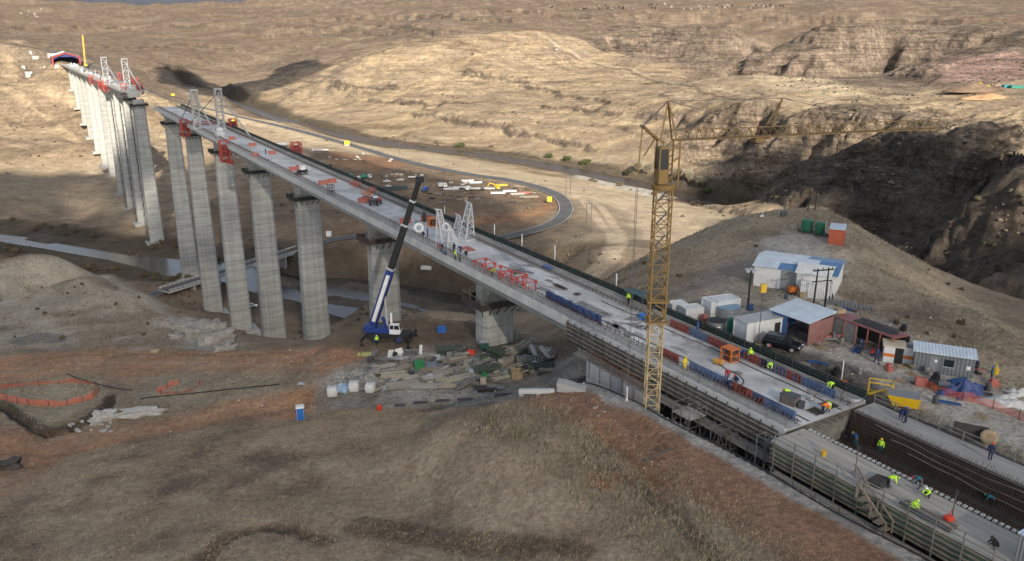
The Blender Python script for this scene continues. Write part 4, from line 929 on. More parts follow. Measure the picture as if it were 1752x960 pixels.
PRB = [(1196,581,'blue edge shutter between two red ones near the white container, far slab edge'),(1262,608,'blue edge shutter behind the first hi-vis worker, far slab edge'),(1320,638,'blue edge shutter beside the second hi-vis worker, far slab edge'),(1378,664,'blue edge shutter beyond the red ones, far slab edge'),(1402,674,'last blue edge shutter before the far slab corner')]
def rail_spots(lst, o): return [(W(dk(a, c)[0], o, .02), BR+(0 if o < 66 else pi), l) for a, c, l in lst]
place(pr, rail_spots(PLR, 62.5)+rail_spots(PRR, 70.0)); place(pb, rail_spots(PLB, 62.5)+rail_spots(PRB, 70.0))
# things lying on the slab
def onslab(px, py, z=.0): s, o = dk(px, py, z); return W(s, o, z)
t = thing('generator_cage', 'orange steel cage generator standing on the fresh slab', 'generator', onslab(1248, 616), BR)
b = MB()
for x in (-.8, .8):
    for y in (-.65, .65): b.bar((x, y, 0), (x, y, 1.6), .12)
for z in (.06, .8, 1.55):
    for y in (-.65, .65): b.bar((-.8, y, z), (.8, y, z), .1)
    for x in (-.8, .8): b.bar((x, -.65, z), (x, .65, z), .1)
b.build('cage', ORANGE, t); MB().rbox(-.55, .55, -.45, .45, .12, 1.1, .08).build('engine', M('rusty_engine', (.12,.06,.03), .7), t); MB().box(-.8, .8, -.65, .65, 1.6, 1.63).build('top_sheet', ORANGE, t)
t = thing('pump', 'small orange concrete pump with a hose on the fresh slab', 'pump', onslab(1229, 623), BR+.3)
MB().rbox(-.6, .6, -.35, .35, .18, .62, .1).build('body', M('pump_orange', (.55,.27,.06), .6), t); MB().lathe([(.26,-.1),(.26,.1)], (.3,0,.3), 14, 'Y').build('flywheel', BLACK, t)
for x in (-.4, .4): MB().bar((x, -.4, .08), (x, .4, .08), .12).build('skid', STEEL, t)
hs = [onslab(a, c, .05) for a, c in [(1232,624),(1245,634),(1262,640),(1275,652),(1268,660),(1258,655)]]
tag(MB().path([tuple(p) for p in smooth(np.array(hs), 2)], .05, 6).build('hose', BLACK), 'thin black hose looping over the slab from the orange pump', 'hose')
t = thing('screed_box', 'dark steel work box on the slab where a worker in yellow bends', 'box', onslab(1351, 690), BR+.2)
MB().rbox(-.9, .9, -.6, .6, 0, 1.0, .05).build('body', M('dirty_steel', (.15,.13,.12), .8, .2, .3, 2), t); MB().box(-.95, .95, -.65, .65, 1.0, 1.06).build('lid', STEEL, t); MB().cbox((-1.3, 0, .3), (.6, .9, .6), .3).build('bin', STEEL, t)
t = thing('vibrator', 'small grey compactor machine beside the slab joint', 'machine', onslab(1386, 684), BR)
MB().rbox(-.3, .3, -.25, .25, .05, .5, .06).build('engine', LGREY, t); MB().bar((-.3, 0, .4), (-.7, 0, 1.0), .06).build('handle', BLACK, t); MB().box(-.35, .35, -.3, .3, 0, .05).build('plate', STEEL, t)
for px, py, l in ((1395, 704, 'square dark opening in the slab nearest the deck end, left of the orange vest'), (1418, 693, 'square dark opening in the slab just under the worker in orange')):
    t = thing('slab_hatch', l, 'hatch', onslab(px, py), BR, 'dark openings in the slab'); MB().box(-.75, .75, -.7, .7, .004, .012).build('hole_shade', M('hatch_dark', (.05,.04,.035), .9), t)  # flat dark sheet painted as the shade inside an open hatch
    b = MB()
    for y in (-.72, .72): b.bar((-.8, y, .05), (.8, y, .05), .1)
    b.build('rim', WOOD, t)
for px, py, r, l in ((1456, 682, .95, 'pale coil of hose at the far slab corner'), (986, 505, .45, 'small black ring of hose on the slab beside the blue sheeting')):
    b = MB(); pts = [(r*cos(a)+.02*a, r*sin(a), .06+.02*a) for a in np.linspace(0, 4*pi, 40)]
    tag(b.path(pts, .05, 5).build('hose_coil', LGREY if r > .6 else BLACK, loc=onslab(px, py)), l, 'hose')
# long dark joint lines across the slab (strip of bars and rubber)
for o, l in ((64.0, 'dark rubber joint strip along the slab, the one on the crane side'), (68.9, 'dark rubber joint strip running along the slab on the hut side')):
    pts = [W(s, o+.25*sin(s*.12)+.1*sin(s*.5), .03) for s in np.linspace(47.5, 88, 60)]
    tag(MB().path(pts, .07, 4).build('joint_strip', BLACK), l, 'strip')
# rough patch of wet concrete and laitance near the crane
for k in range(34):
    s, o = (rng.uniform(66, 80) if k < 18 else rng.uniform(48, 112)), rng.uniform(63.5, 69.5); rx, ry = rng.uniform(.5, 1.8), rng.uniform(.3, .9)
    b = MB(); ring = []
    for q in range(14): a = 2*pi*q/14; f = 1+.35*sin(3*a+k)+.2*sin(5*a+2*k); ring.append((rx*f*cos(a), ry*f*sin(a), .004))
    b.loft([ring, [(x*.6, y*.6, .05) for x, y, z in ring]])
    tag(b.build('concrete_spill', M('spill%d' % (k % 2), (.34,.325,.31) if k % 2 else (.22,.215,.205), .9, 0, .3, 2, .03), loc=W(s, o, .001), rz=BR+rng.uniform(-.3,.3)), 'rough patch of spilt concrete on the slab behind the crane mast', 'concrete spill', 'patches of spilt concrete on the slab')
# navy sheeting along the edge
t = bth('tarp_screen', 'long navy blue plastic sheet hung along the slab edge before the tower crane', 'tarp', 86.5, 62.55)
b = MB(); A_, B_ = [], []
for k in range(41):
    x = -6.6+k*.33; y = .08*sin(k*1.3)+.06*sin(k*.7+1); A_.append((x, y-.1, .02)); B_.append((x, y+.06*sin(k*2.1), 1.25+.08*sin(k*.9)))
b.loft([A_, B_, [(x, y-.5, z-.15) for x, y, z in B_]], cap=False, closed=False); b.build('sheet', TARP, t)
b = MB()
for k in range(6): b.bar((-6.4+k*2.5, -.1, 0), (-6.4+k*2.5, -.1, 1.35), .07)
b.build('post', SCAF, t)
def bundle(name, label, loc, rz, L_, n, w, mat=REBAR, group=None, r=.05, mesh=False):
    b = MB()
    for i in range(n): y = -w/2+w*i/max(1, n-1); dx = rng.uniform(-.2, .2); b.bar((-L_/2+dx, y+rng.uniform(-.05,.05), .06+.1*(i % 3)), (L_/2+dx, y+rng.uniform(-.05,.05), .06+.1*(i % 3)), r)
    if mesh:
        for i in range(int(L_/.5)): b.bar((-L_/2+i*.5, -w/2, .3), (-L_/2+i*.5, w/2, .3), r)
    return tag(b.build(name, mat, loc=loc, rz=rz), label, 'rebar', group)
bundle('rebar_mat', 'grey mat of crossed reinforcing bars lying beside the navy sheeting', onslab(1018, 532), BR, 6, 9, 1.6, M('grey_bar', (.2,.2,.195), .7, .3), r=.05, mesh=True)
bundle('rebar_bundle', 'short dark bundle of bars lying mid deck ahead of the blue sheet', onslab(958, 492), BR, 3, 9, .8)
bundle('rebar_bundle', 'thin tangle of bars and posts between the red frames and the blue sheet', onslab(930, 496), BR+.2, 2.2, 5, .8)
bundle('rebar_bundle', 'loose dark bars lying on the deck beside the white ring, under the crane boom', onslab(714, 382), BR-.4, 3, 7, 1.0)
# black hood of netting on the far edge
t = thing('net_shelter', 'low dark green net shelter over the far edge of the deck behind the crane', 'shelter', W(83.5, 71.9, 0), BR)
b = MB()
for x in (-1.8, 1.8):
    for y in (-.9, .9): b.bar((x, y, 0), (x, y, 1.9), .07)
b.build('frame', STEEL, t); b = MB(); b.loft([[(-2.2,1.1,1.85),(-1,1.1,2.0),(1,1.1,1.9),(2.3,1.1,1.95)],[(-2,0,2.25),(-1,0,2.2),(1,0,2.3),(2,0,2.2)],[(-2.2,-1.1,1.8),(-1,-1.1,1.95),(1,-1.1,1.85),(2.3,-1.1,1.8)]], cap=False, closed=False); b.build('net_roof', M('teal_net', (.06,.11,.115), .9, 0, .4, 2), t)
t = thing('tool_chest', 'bright blue chest at the far deck edge left of the crane mast', 'chest', onslab(1101, 546), BR)
MB().rbox(-.6, .6, -.35, .35, 0, .6, .05).build('body', M('bright_blue', (.03,.20,.55), .5), t); MB().box(-.62, .62, -.37, .37, .6, .68).build('lid', M('bright_blue', (.03,.20,.55), .5), t)

# dark formwork still hanging on the side of the fresh slab, and its stained end face
STN = M('stained_form', (.12,.11,.10), .85, 0, .4, .7, .02, dirt=(.05,.045,.04), dirt_k=.7)
t = bth('hanging_formwork', 'dark steel and board formwork hanging along the near slab side by the trench', 'formwork', 0, DO)
MB().box(*L(48.0, 84, 59.82, 59.95), -2.5, -.25).build('board_face', STN, t); b = MB()
for k in range(24): s = 48.6+k*1.52; b.bar((s, DO-59.74, -2.9), (s, DO-59.74, .15), .12); b.bar((s, DO-59.7, -2.8), (s, DO-61.4, -3.4), .1)
b.build('soldier_rib', STEEL, t); b = MB()
for z in (-2.3, -1.7, -1.1, -.5): b.box(*L(48.0, 84, 59.66, 59.80), z-.06, z+.06)
b.build('waler', WOOD, t)
MB().box(*L(47.5, 80, 58.2, 59.6), -2.98, -2.9).build('plank_deck', M('grey_plank', (.25,.235,.21), .9), t); b = MB()
for k in range(15): s = 48+k*2.2; b.bar((s, DO-58.25, -5.2), (s, DO-58.25, -1.8), .07); b.bar((s, DO-58.25, -3.0), (s, DO-59.7, -3.0), .08); b.bar((s, DO-58.25, -5.1), (s, DO-59.7, -3.1), .06)
for z in (-2.4, -1.9): b.bar((47.5, DO-58.25, z), (80, DO-58.25, z), .05)
b.build('tube_bracket', SCAF, t)
t = bth('end_shutter', 'stained concrete end face of the slab with starter bars above the rebar trough', 'slab end', 47.28, DO)
MB().ext([(5.9,-.3),(3.85,-.62),(3.15,-3.55),(-3.15,-3.55),(-3.85,-.62),(-5.9,-.3),(-5.9,-.06),(5.9,-.06)], -.03, -.005).build('stained_face', M('stained_face', (.20,.19,.165), .9, 0, .4, .8, .03, dirt=(.09,.08,.07), dirt_k=.7), t); b = MB()
for k in range(44): y = -5.7+k*.265; b.bar((-.03, y, -.15), (-.9-rng.uniform(0,.5), y, -.15+rng.uniform(-.1,.25)), .035)
for k in range(24): y = -3+k*.26; b.bar((-.03, y, -3.2), (-.9, y, -3.0), .035)
b.build('starter_bars', REBAR, t)['kind'] = 'stuff'
# ---------------------------------------------------------------- equipment on the deck
WT = M('tower_white', (.29,.295,.30), .5, .1, .1, 1.2)
WL = M('white_steel', (.58,.59,.60), .5, .1, .1, 1.2, dirt=(.5,.5,.48), dirt_k=.4)
def lat_frame(label, loc, rz, h, w, d, back=1.2):
    """tall white braced frame: upright ladder face with raking back legs"""
    t = thing('lattice_trestle', label, 'steel frame', loc, rz, 'white lattice frames on the deck')
    b = MB(); n = max(3, int(h/1.0))
    P = lambda x, k: Vector((x*(1-.45*k), -d/2+back*k*.2, h*k))
    Q = lambda x, k: Vector((x*(1-.45*k), d/2-(d-.3)*k, h*k))
    for x in (-w/2, w/2): b.bar(P(x, 0), P(x, 1), .17); b.bar(Q(x, 0), Q(x, 1), .17)
    for i in range(n+1):
        k = i/n; b.bar(P(-w/2, k), P(w/2, k), .11); b.bar(Q(-w/2, k), Q(w/2, k), .11)
        for x in (-w/2, w/2): b.bar(P(x, k), Q(x, k), .09)
        if i < n:
            k2 = (i+1)/n; b.bar(P(-w/2, k), P(w/2, k2), .07); b.bar(Q(w/2, k), Q(-w/2, k2), .07)
            for x in (-w/2, w/2): b.bar(P(x, k), Q(x, k2), .07)
    b.build('braced_frame', WL, t)
    b = MB(); b.bar((-w/2-.4, -d/2-.3, .1), (-w/2-.4, d/2+.4, .1), .2); b.bar((w/2+.4, -d/2-.3, .1), (w/2+.4, d/2+.4, .1), .2)
    for y in (-d/2, d/2): b.bar((-w/2-.4, y, .12), (w/2+.4, y, .12), .18)
    b.build('base_frame', WL, t)
    b = MB(); b.bar((-.2, -d/2+.2, h), (.2+w*.5, -d/2+.2, h+.25), .2); b.build('head_beam', WL, t)
lat_frame('tallest white lattice frame, standing alone on the hut side of the deck', onslab(798, 409), BR+.2, 6.6, 2.0, 2.2)
lat_frame('tall thin white lattice frame right of the crane boom, with an arm on top', onslab(757, 420), BR+1.8, 6.4, 1.5, 1.8, .5)
lat_frame('short leaning white lattice frame in front of the thin tall one', onslab(776, 424), BR+2.4, 3.9, 1.5, 1.8, 2)
lat_frame('small white lattice frame behind the tallest one', onslab(783, 400), BR+.3, 3.4, 1.4, 1.3)
def ring(label, loc, R, r, rz, lean):
    t = MB(); rings = []
    for i in range(28):
        a = 2*pi*i/28; rings.append([((R+r*cos(q))*cos(a), r*sin(q)*1.2, R+r+(R+r*cos(q))*sin(a)) for q in [2*pi*j/8 for j in range(8)]])
    t.loft(rings+[rings[0]], cap=False)
    o = t.build('duct_coil', WHITE, smooth=True, loc=loc, rz=rz); o.rotation_euler = (lean, 0, rz); return tag(o, label, 'coil', 'white duct coils on the deck')
ring('white coil of ducting standing upright beside the crane boom', onslab(717, 399), .72, .3, .2, -.35)
ring('white coil of ducting leaning among the white lattice frames', onslab(764, 397), .68, .26, .5, -.3)
TRS = M('trestle_red', (.44,.085,.07), .55, 0, .2, 1.4)
def trestle(h=1.35, w=2.2, l=3.0):
    t = thing('red_trestle', '', 'trestle', group='red trestle frames along the deck edge'); b = MB()
    for x in (-l/2, l/2):
        for y in (-w/2, w/2): b.bar((x, y, 0), (x, y, h), .13); b.box(x-.22, x+.22, y-.22, y+.22, 0, .05); b.box(x-.2, x+.2, y-.2, y+.2, h-.45, h)
        b.bar((x, -w/2, h), (x, w/2, h), .13); b.bar((x, -w/2, .5), (x, w/2, .5), .07)
    for y in (-w/2, w/2): b.bar((-l/2, y, h), (l/2, y, h), .13)
    b.build('steel_frame', TRS, t); return t
tr = trestle()
place(tr, [(onslab(829, 461), BR, 'red trestle frame furthest along the deck, first of the row of four'), (onslab(856, 474), BR+.05, 'red trestle frame beside the hi-vis worker at the edge, second of the row'),
           (onslab(880, 483), BR+.3, 'red trestle frame turned askew, third of the row of four'), (onslab(896, 493), BR+.1, 'red trestle frame nearest the blue sheeting, last of the row of four')])
t = thing('mesh_cage', 'grey wire cage crate standing behind the red trestles', 'crate', onslab(882, 467), BR)
b = MB()
for x in (-.9, -.45, 0, .45, .9):
    for y in (-.6, .6): b.bar((x, y, 0), (x, y, 1.3), .06)
for z in (.05, .5, .9, 1.3):
    for y in (-.6, .6): b.bar((-.9, y, z), (.9, y, z), .06)
    for x in (-.9, .9): b.bar((x, -.6, z), (x, .6, z), .06)
b.build('wire_frame', SCAF, t); MB().box(-.85, .85, -.55, .55, .06, .4).build('load', STEEL, t)
t = thing('red_platform', 'flat red steel platform lying near the tallest white frame', 'platform', onslab(800, 427), BR); MB().box(-1.4, 1.4, -.8, .8, .1, .22).build('plate', BRICK, t)
b = MB()
for x in (-1.3, 1.3): b.bar((x, -.8, .05), (x, .8, .05), .1)
b.build('skid', STEEL, t)
# barriers
def barrier(h=1.1, w=2.2):
    t = thing('mesh_barrier', '', 'barrier', group='red mesh barriers on the deck'); b = MB()
    for x in (-w/2, w/2): b.bar((x, 0, 0), (x, 0, h), .08); b.bar((x, -.35, .04), (x, .35, .04), .08)
    for z in (.15, h): b.bar((-w/2, 0, z), (w/2, 0, z), .07)
    b.build('frame', BRICK, t); MB().box(-w/2+.05, w/2-.05, -.02, .02, .2, h-.06).build('mesh_panel', M('barrier_mesh', (.40,.11,.09), .7, 0, .2, 2), t)
    b = MB()
    b.box(-w/2, w/2, .55, .59, .1, h*.9); b.bar((-w/2, 0, h), (-w/2, .6, h*.9), .06); b.bar((w/2, 0, h), (w/2, .6, h*.9), .06); b.build('rear_panel', BRICK, t); return t
br = barrier()
place(br, [(onslab(*p), BR+a, l) for p, a, l in [((730, 378), 1.2, 'red mesh barrier beside the orange box, right of the crane boom'), ((694, 382), 1.3, 'red mesh barrier just left of the crane boom'),
    ((553, 316), 1.4, 'red mesh barrier in mid deck, left one of the pair near the dark scaffold post'), ((568, 313), 1.4, 'red mesh barrier in mid deck, right one of the pair near the dark scaffold post'),
    ((502, 292), 1.3, 'red mesh barrier behind the mini excavator, left one of two'), ((514, 289), 1.3, 'red mesh barrier behind the mini excavator, right one of two'),
    ((397, 239), 1.3, 'red mesh barrier alone between the hanging red cages near the towers'), ((436, 268), 1.3, 'faint red mesh barrier at the left deck edge past the mini excavator'), ((432, 250), 1.2, 'lone red mesh barrier at the right of the far deck half'),
    ((466, 264), 1.2, 'red mesh barrier short of the excavator on the open far deck'), ((622, 347), 1.0, 'red mesh barrier in front of the orange lift on the deck')]])
for px, py, l in ((604, 318, 'first small red frame on the right deck edge past the yard'), (612, 321, 'second small red frame on the right deck edge past the yard'), (637, 330, 'small red frame on the right deck edge nearest the orange lift')):
    t = thing('edge_trestle', l, 'frame', onslab(px, py), BR, 'small red frames at the deck edge'); b = MB()
    for x in (-1.2, 0, 1.2):
        for y in (-.5, .5): b.bar((x, y, 0), (x, y, 1.3), .12)
    for z in (.6, 1.3):
        for y in (-.5, .5): b.bar((-1.2, y, z), (1.2, y, z), .12)
    b.build('steel_frame', BRICK, t)
t = thing('orange_box', 'orange steel box with an open front on the deck beside the white frames', 'box', onslab(743, 386), BR+1.4)
b = MB(); b.box(-1.1, 1.1, -.8, .8, 0, .1); b.box(-1.1, 1.1, -.8, .8, 1.5, 1.6); b.box(-1.1, -1.0, -.8, .8, .1, 1.5); b.box(1.0, 1.1, -.8, .8, .1, 1.5); b.build('shell', ORANGE, t); MB().rbox(-.7, .7, -.5, .5, .1, 1.1, .1).build('engine', M('rusty_engine', (.12,.06,.03), .7), t)
# machines
def wheels(t, xs, y, r, w, z=None):
    for x in xs:
        for s in (-1, 1):
            o = MB().lathe([(r*.9,-w/2),(r,-w/2+.04),(r,w/2-.04),(r*.9,w/2)], (x, s*y, z or r), 18, 'Y').build('wheel', RUB, t); MB().lathe([(r*.5,-w/2-.02),(r*.5,w/2+.02)], (x, s*y, z or r), 12, 'Y').build('rim', LGREY, o)
t = thing('mini_excavator', 'small white roofed mini loader alone in the middle of the deck', 'loader', onslab(518, 298), BR+1.9)
MB().rbox(-1.2, 1.2, -.75, .75, .45, 1.2, .12).build('body', BLACK, t); MB().rbox(-.7, .6, -.6, .6, 1.2, 2.1, .18).build('cab', WHITE, t); MB().rbox(-.8, .7, -.68, .68, 2.1, 2.3, .08).build('roof', WHITE, t); wheels(t, (-.75, .75), .8, .42, .3)
b = MB(); b.bar((1.1, .5, .9), (1.9, .5, .5), .12); b.bar((1.1, -.5, .9), (1.9, -.5, .5), .12); b.build('arm', STEEL, t); MB().ext([(-.75,.1),(.75,.1),(.75,.6),(-.75,.6)], 1.85, 2.2).build('bucket', STEEL, t)
t = thing('red_dumper', 'red and white site dumper on the deck beside the orange lift', 'dumper', onslab(643, 350), BR+2.4)
MB().rbox(-1.5, .2, -.8, .8, .55, 1.4, .15).build('engine_cover', M('bright_red', (.62,.06,.03), .4), t); wheels(t, (-.9, 1.0), .85, .5, .35)
MB().loft([[(.3,-.6,.7),(1.7,-.6,.7),(1.7,.6,.7),(.3,.6,.7)],[(.2,-.9,1.5),(2.1,-.9,1.5),(2.1,.9,1.5),(.2,.9,1.5)]]).build('skip', STEEL, t); MB().rbox(-.4, .25, -.45, .45, 1.4, 1.9, .1).build('seat', WHITE, t)
t = thing('orange_lift', 'orange scissor lift frame folded low on the deck', 'lift', onslab(629, 343), BR+.4)
MB().rbox(-1.3, 1.3, -.7, .7, .3, .8, .06).build('base', ORANGE, t); b = MB()
for y in (-.55, .55): b.bar((-1.1, y, .8), (1.1, y, 1.5), .1); b.bar((1.1, y, .8), (-1.1, y, 1.5), .1)
b.build('scissor_arms', STEEL, t); b = MB(); b.box(-1.3, 1.3, -.7, .7, 1.5, 1.6)
for x in (-1.3, 1.3):
    for y in (-.7, .7): b.bar((x, y, 1.6), (x, y, 2.5), .07)
for z in (2.1, 2.5):
    for y in (-.7, .7): b.bar((-1.3, y, z), (1.3, y, z), .06)
b.build('basket', ORANGE, t); wheels(t, (-.9, .9), .65, .28, .2)
t = thing('scaffold_post', 'dark scaffold stand on the left edge of the deck, mid length', 'scaffold', onslab(567, 333), BR)
b = MB()
for x in (-.8, .8):
    for y in (-.5, .5): b.bar((x, y, 0), (x, y, 2.4), .12)
for z in (.1, .9, 1.6, 2.3):
    for y in (-.5, .5): b.bar((-.8, y, z), (.8, y, z), .1); b.bar((-.8, y, z), (.8, -y, z), .08)
b.build('steel_frame', STEEL, t)
for px, py, l in ((1054, 497, 'white marker post on the far deck edge by the net shelter'), (949, 446, 'white marker post on the far deck edge, middle of three'), (893, 425, 'white marker post on the far deck edge above the road bend'), (846, 408, 'white marker post on the far deck edge by the road end'), (761, 374, 'short white marker post on the far deck edge behind the white frames')):
    tag(MB().bar((0,0,0),(0,0,2.6), .14).build('marker_post', WHITE, loc=onslab(px, py), rz=BR), l, 'post', 'white marker posts on the deck edge')
tag(MB().cbox((0,0,.25),(1.7,.8,.4),.2).cbox((.4,.1,.55),(.8,.5,.3),.5).build('blue_tarp_bundle', MIDB, loc=onslab(937, 461), rz=BR), 'crumpled blue tarp bundle on the far deck walkway', 'tarp')
# red hanging formwork cages
def cage(name, label, s, o, z0, h, l, w, group, foot=None):
    t = bth(name, label, 'cage', s, o, z0, group); b = MB()
    for x in (-l/2, 0, l/2):
        for y in (-w/2, w/2): b.bar((x, y, 0), (x, y, h), .22)
    n = max(2, round(h/1.7))
    for i in range(n+1):
        z = h*i/n
        for y in (-w/2, w/2): b.bar((-l/2, y, z), (l/2, y, z), .2)
        for x in (-l/2, 0, l/2): b.bar((x, -w/2, z), (x, w/2, z), .16)
        if i < n:
            for y in (-w/2, w/2): b.bar((-l/2, y, z), (0, y, z+h/n), .12); b.bar((l/2, y, z), (0, y, z+h/n), .12)
    b.build('steel_frame', RED, t)
    MB().box(-l/2, l/2, -w/2, w/2, -.12, -.02).build('floor_plate', M('dark_red', (.16,.03,.03), .7), t)
    MB().rbox(-l/2+.4, l/2-.4, -w/2+.4, w/2-.4, h*.35, h*.8, .1).build('winch', M('dark_red', (.16,.03,.03), .7), t)
    if foot: MB().truss((0, 0, .2), (-foot, -1, .2), .8, .9, .14).build('foot_beam', RED, t)
CG = 'red steel cages hung on the deck edges'
cage('hanging_cage', 'red steel cage hanging below the left deck edge at the end towers', 344, 59.4, -4.4, 6.2, 4.4, 2.6, CG)
cage('hanging_cage', 'red steel cage hanging below the left deck edge at the third pier, with a beam', 277, 59.2, -5.2, 6.6, 3.6, 2.6, CG, 6)
cage('hanging_cage', 'red steel cage on the right deck edge beside the end towers', 324, 73.4, -1.5, 4.6, 4.0, 2.4, CG)
cage('hanging_cage', 'red open cage standing on the right deck edge, against the sandy ground', 246, 73.6, -1.5, 5.0, 3.6, 2.4, CG)
CF = 'red steel cages on the far deck'
for s, o, z, l in ((700, 59.3, -4, 'red cage low on the left edge of the far deck, the further one of three'), (640, 59.3, -4.4, 'red cage low on the left edge of the far deck, the middle one of three'), (612, 59.3, -4.6, 'red cage on the left edge of the far deck, the nearest one of three'),
                   (640, 72.6, 0, 'upper red cage on the right edge of the far deck by the white tower'), (575, 72.8, -.5, 'red cage at the right edge of the far deck tip'), (548, 63, -2.5, 'red frame at the left of the far deck tip, under the white gantry'), (540, 70.5, -2.5, 'red frame at the right of the far deck tip, under the white gantry')):
    cage('hanging_cage', l, s, o, z+zf(s), 6, 5, 3, CF)
# end towers of the near deck
PYL = M('tower_grey', (.42,.42,.41), .6, .2, .2, 1)
def tower(label, s, o, h, w, mat, name='erection_tower', stays=(), group=None, bw=.3):
    t = bth(name, label, 'tower', s, o, zf(s), group); b = MB(); b.truss((0,0,.5), (0,0,h), w, w, bw, w*1.1); b.build('lattice_mast', mat, t)
    MB().rbox(-w*.75, w*.75, -w*.75, w*.75, 0, .6, .1).build('base', mat, t); MB().box(-w*.7, w*.7, -w*.6, w*.6, h, h+.5).build('head', mat, t)
    for q, th in stays: b = MB(); b.bar((0, 0, h*.92), q, th); b.build('stay', mat if th > .2 else STEEL, t)
    return t
TG = 'grey lifting towers near the end of the near deck'
tower('grey lattice lifting tower on the left at the end of the near deck', 326, 60.8, 14, 2.2, PYL, stays=(((-34, 0, .3), .42), ((30, .5, .4), .2)), group=TG)
tower('grey lattice lifting tower on the right at the end of the near deck', 320, 68.2, 14.5, 2.2, PYL, stays=(((-30, -3, .3), .42), ((26, 6, .4), .2)), group=TG)
tag(MB().rbox(-2.2, 2.2, -1.4, 1.4, 0, 1.9, .1).box(-1, 1, -1, 1, 1.9, 3.1).build('winch_house', LGREY, loc=W(300, 63, 0), rz=BR), 'grey steel winch house between the two end towers', 'winch')
tag(MB().truss((-3,-4,0.5), (3,4,.5), .9, 1, .15).build('cross_beam', RED, loc=W(340, 65, .2), rz=BR), 'red lattice beam lying across the end of the near deck', 'beam')
TW = 'white gantry towers on the far deck'
tower('white lattice gantry tower on the left side of the far deck', 612, 60.5, 17, 3.0, WT, 'gantry_tower', (((-58, -2, .5), .7), ((40, 0, .5), .5)), TW, .34)
tower('white lattice gantry tower on the right side of the far deck', 568, 67.5, 17, 3.0, WT, 'gantry_tower', (((-34, -3, .5), .7), ((40, 0, .5), .5)), TW, .34)
t = bth('launching_truss', 'white lattice launching truss across the tip of the far deck', 'truss', 540, DO); MB().truss((0, 6.5, 1.4), (0, -6.8, 1.4), 1.6, 2.2, .28).build('truss_frame', WT, t); MB().truss((14, 6, 1.0), (14, -6, 1.0), 1.4, 1.6, .26).build('rear_truss', WT, t)
# clutter along the far deck
for k in range(30):
    s = rng.uniform(640, 1015); o = rng.uniform(61.5, 71); w, d, h = rng.uniform(1.5,4), rng.uniform(1,2.2), rng.uniform(.8,2.4)
    b = MB(); b.rbox(-w/2, w/2, -d/2, d/2, 0, h, .12)
    if k % 3 == 0: b.bar((-w/2, 0, h), (-w/2, 0, h+2.5), .25); b.bar((-w/2, 0, h+2.5), (w/2, 0, h+1), .2)
    tag(b.build('deck_load', [LGREY, GREY, CONC, WL, STEEL][k % 5], loc=W(s, o, zf(s)), rz=BR+rng.uniform(-.3,.3)), 'pale crate of building material standing among others on the far deck', 'crate', 'material on the far deck')
# assembly hall at the far end
t = bth('assembly_hall', 'red portal hall with white roof and dark blue gable at the far bridge end', 'hall', 1046, 66.5, zf(1046)-1)
HW, HE, HP, HL = 13.2, 8, 12.2, 34
b = MB()
for x in (0, HL/2, HL):
    for sg in (-1, 1): b.bar((x, sg*HW, 0), (x, sg*HW, HE), 1.5, 1.5); b.bar((x, sg*HW, HE), (x, 0, HP), 1.4)
b.build('portal_frame', M('hall_red', (.26,.04,.04), .5), t)
b = MB(); b.loft([[(-1.2, HW+1, HE+.6), (HL, HW+1, HE+.6)], [(-1.2, 0, HP+1.1), (HL, 0, HP+1.1)], [(-1.2, -HW-1, HE+.6), (HL, -HW-1, HE+.6)]], cap=False, closed=False); b.loft([[(-1.2, HW+1, HE+.9), (HL, HW+1, HE+.9)], [(-1.2, 0, HP+1.4), (HL, 0, HP+1.4)], [(-1.2, -HW-1, HE+.9), (HL, -HW-1, HE+.9)]], cap=False, closed=False); b.build('roof', WHITE, t)
MB().ext([(HW-.8, HE-2.4), (HW-.8, HE), (0, HP-.3), (-HW+.8, HE), (-HW+.8, HE-2.4), (-6, HE+.2), (6, HE+.2)], 1.2, 1.5).build('gable', M('hall_blue', (.02,.035,.16), .5), t)
b = MB(); b.box(0, HL, HW+.3, HW+.5, 0, HE); b.box(0, HL, -HW-.5, -HW-.3, 0, HE); b.build('side_wall', M('hall_dark', (.03,.035,.06), .7), t); MB().box(HL-.4, HL, -HW, HW, 0, HE).build('back_wall', M('hall_dark', (.03,.035,.06), .7), t)
t = bth('mobile_crane', 'small yellow crane with its boom raised beside the far red hall', 'crane', 1040, 84, -8)
MB().truss((0,0,4), (5,-2,33), 1.0, 1.0, .3, 3).build('boom', YEL, t); MB().rbox(-5, 5, -1.6, 1.6, .8, 3.2, .3).build('carrier', YEL, t); wheels(t, (-3.5, -1.5, 2, 3.8), 1.6, .8, .5)
# the far site: white offices and containers left of the hall
CABW = M('cabin_white', (.34,.34,.33), .7, 0, .12, .4)
for i, (px, py, w, d, h, st) in enumerate([(42,93,9,4,9,3),(45,104,16,5,4,1),(62,106,12,5,3.2,1),(50,112,8,5,3,1),(40,118,7,4,3.2,1),(70,114,8,4,2.8,1),(86,108,22,7,5,1),(88,99,14,5,4.5,1),(84,116,20,8,4.6,1),(58,120,5,3,2.5,1),(46,124,6,3,2.6,1),(66,121,6,3,2.6,1)]):
    p = gy(px, py, 1010+rng.uniform(-25, 40)); z = max(p[2], GH(p[0], p[1])); t = thing('site_cabin', ['tall white stacked cabin at the far left site', 'white site cabin on the far slope left of the red hall'][i > 0], 'cabin', (p[0], p[1], GH(p[0], p[1])), rng.uniform(-.3,.3)+BR+1.5, 'white cabins by the far hall')
    w *= .6; d *= .6; h *= .8; MB().box(-w/2, w/2, -d/2, d/2, -2, h).build('body', CABW, t); MB().box(-w/2-.2, w/2+.2, -d/2-.2, d/2+.2, h, h+.3).build('roof', LGREY, t)
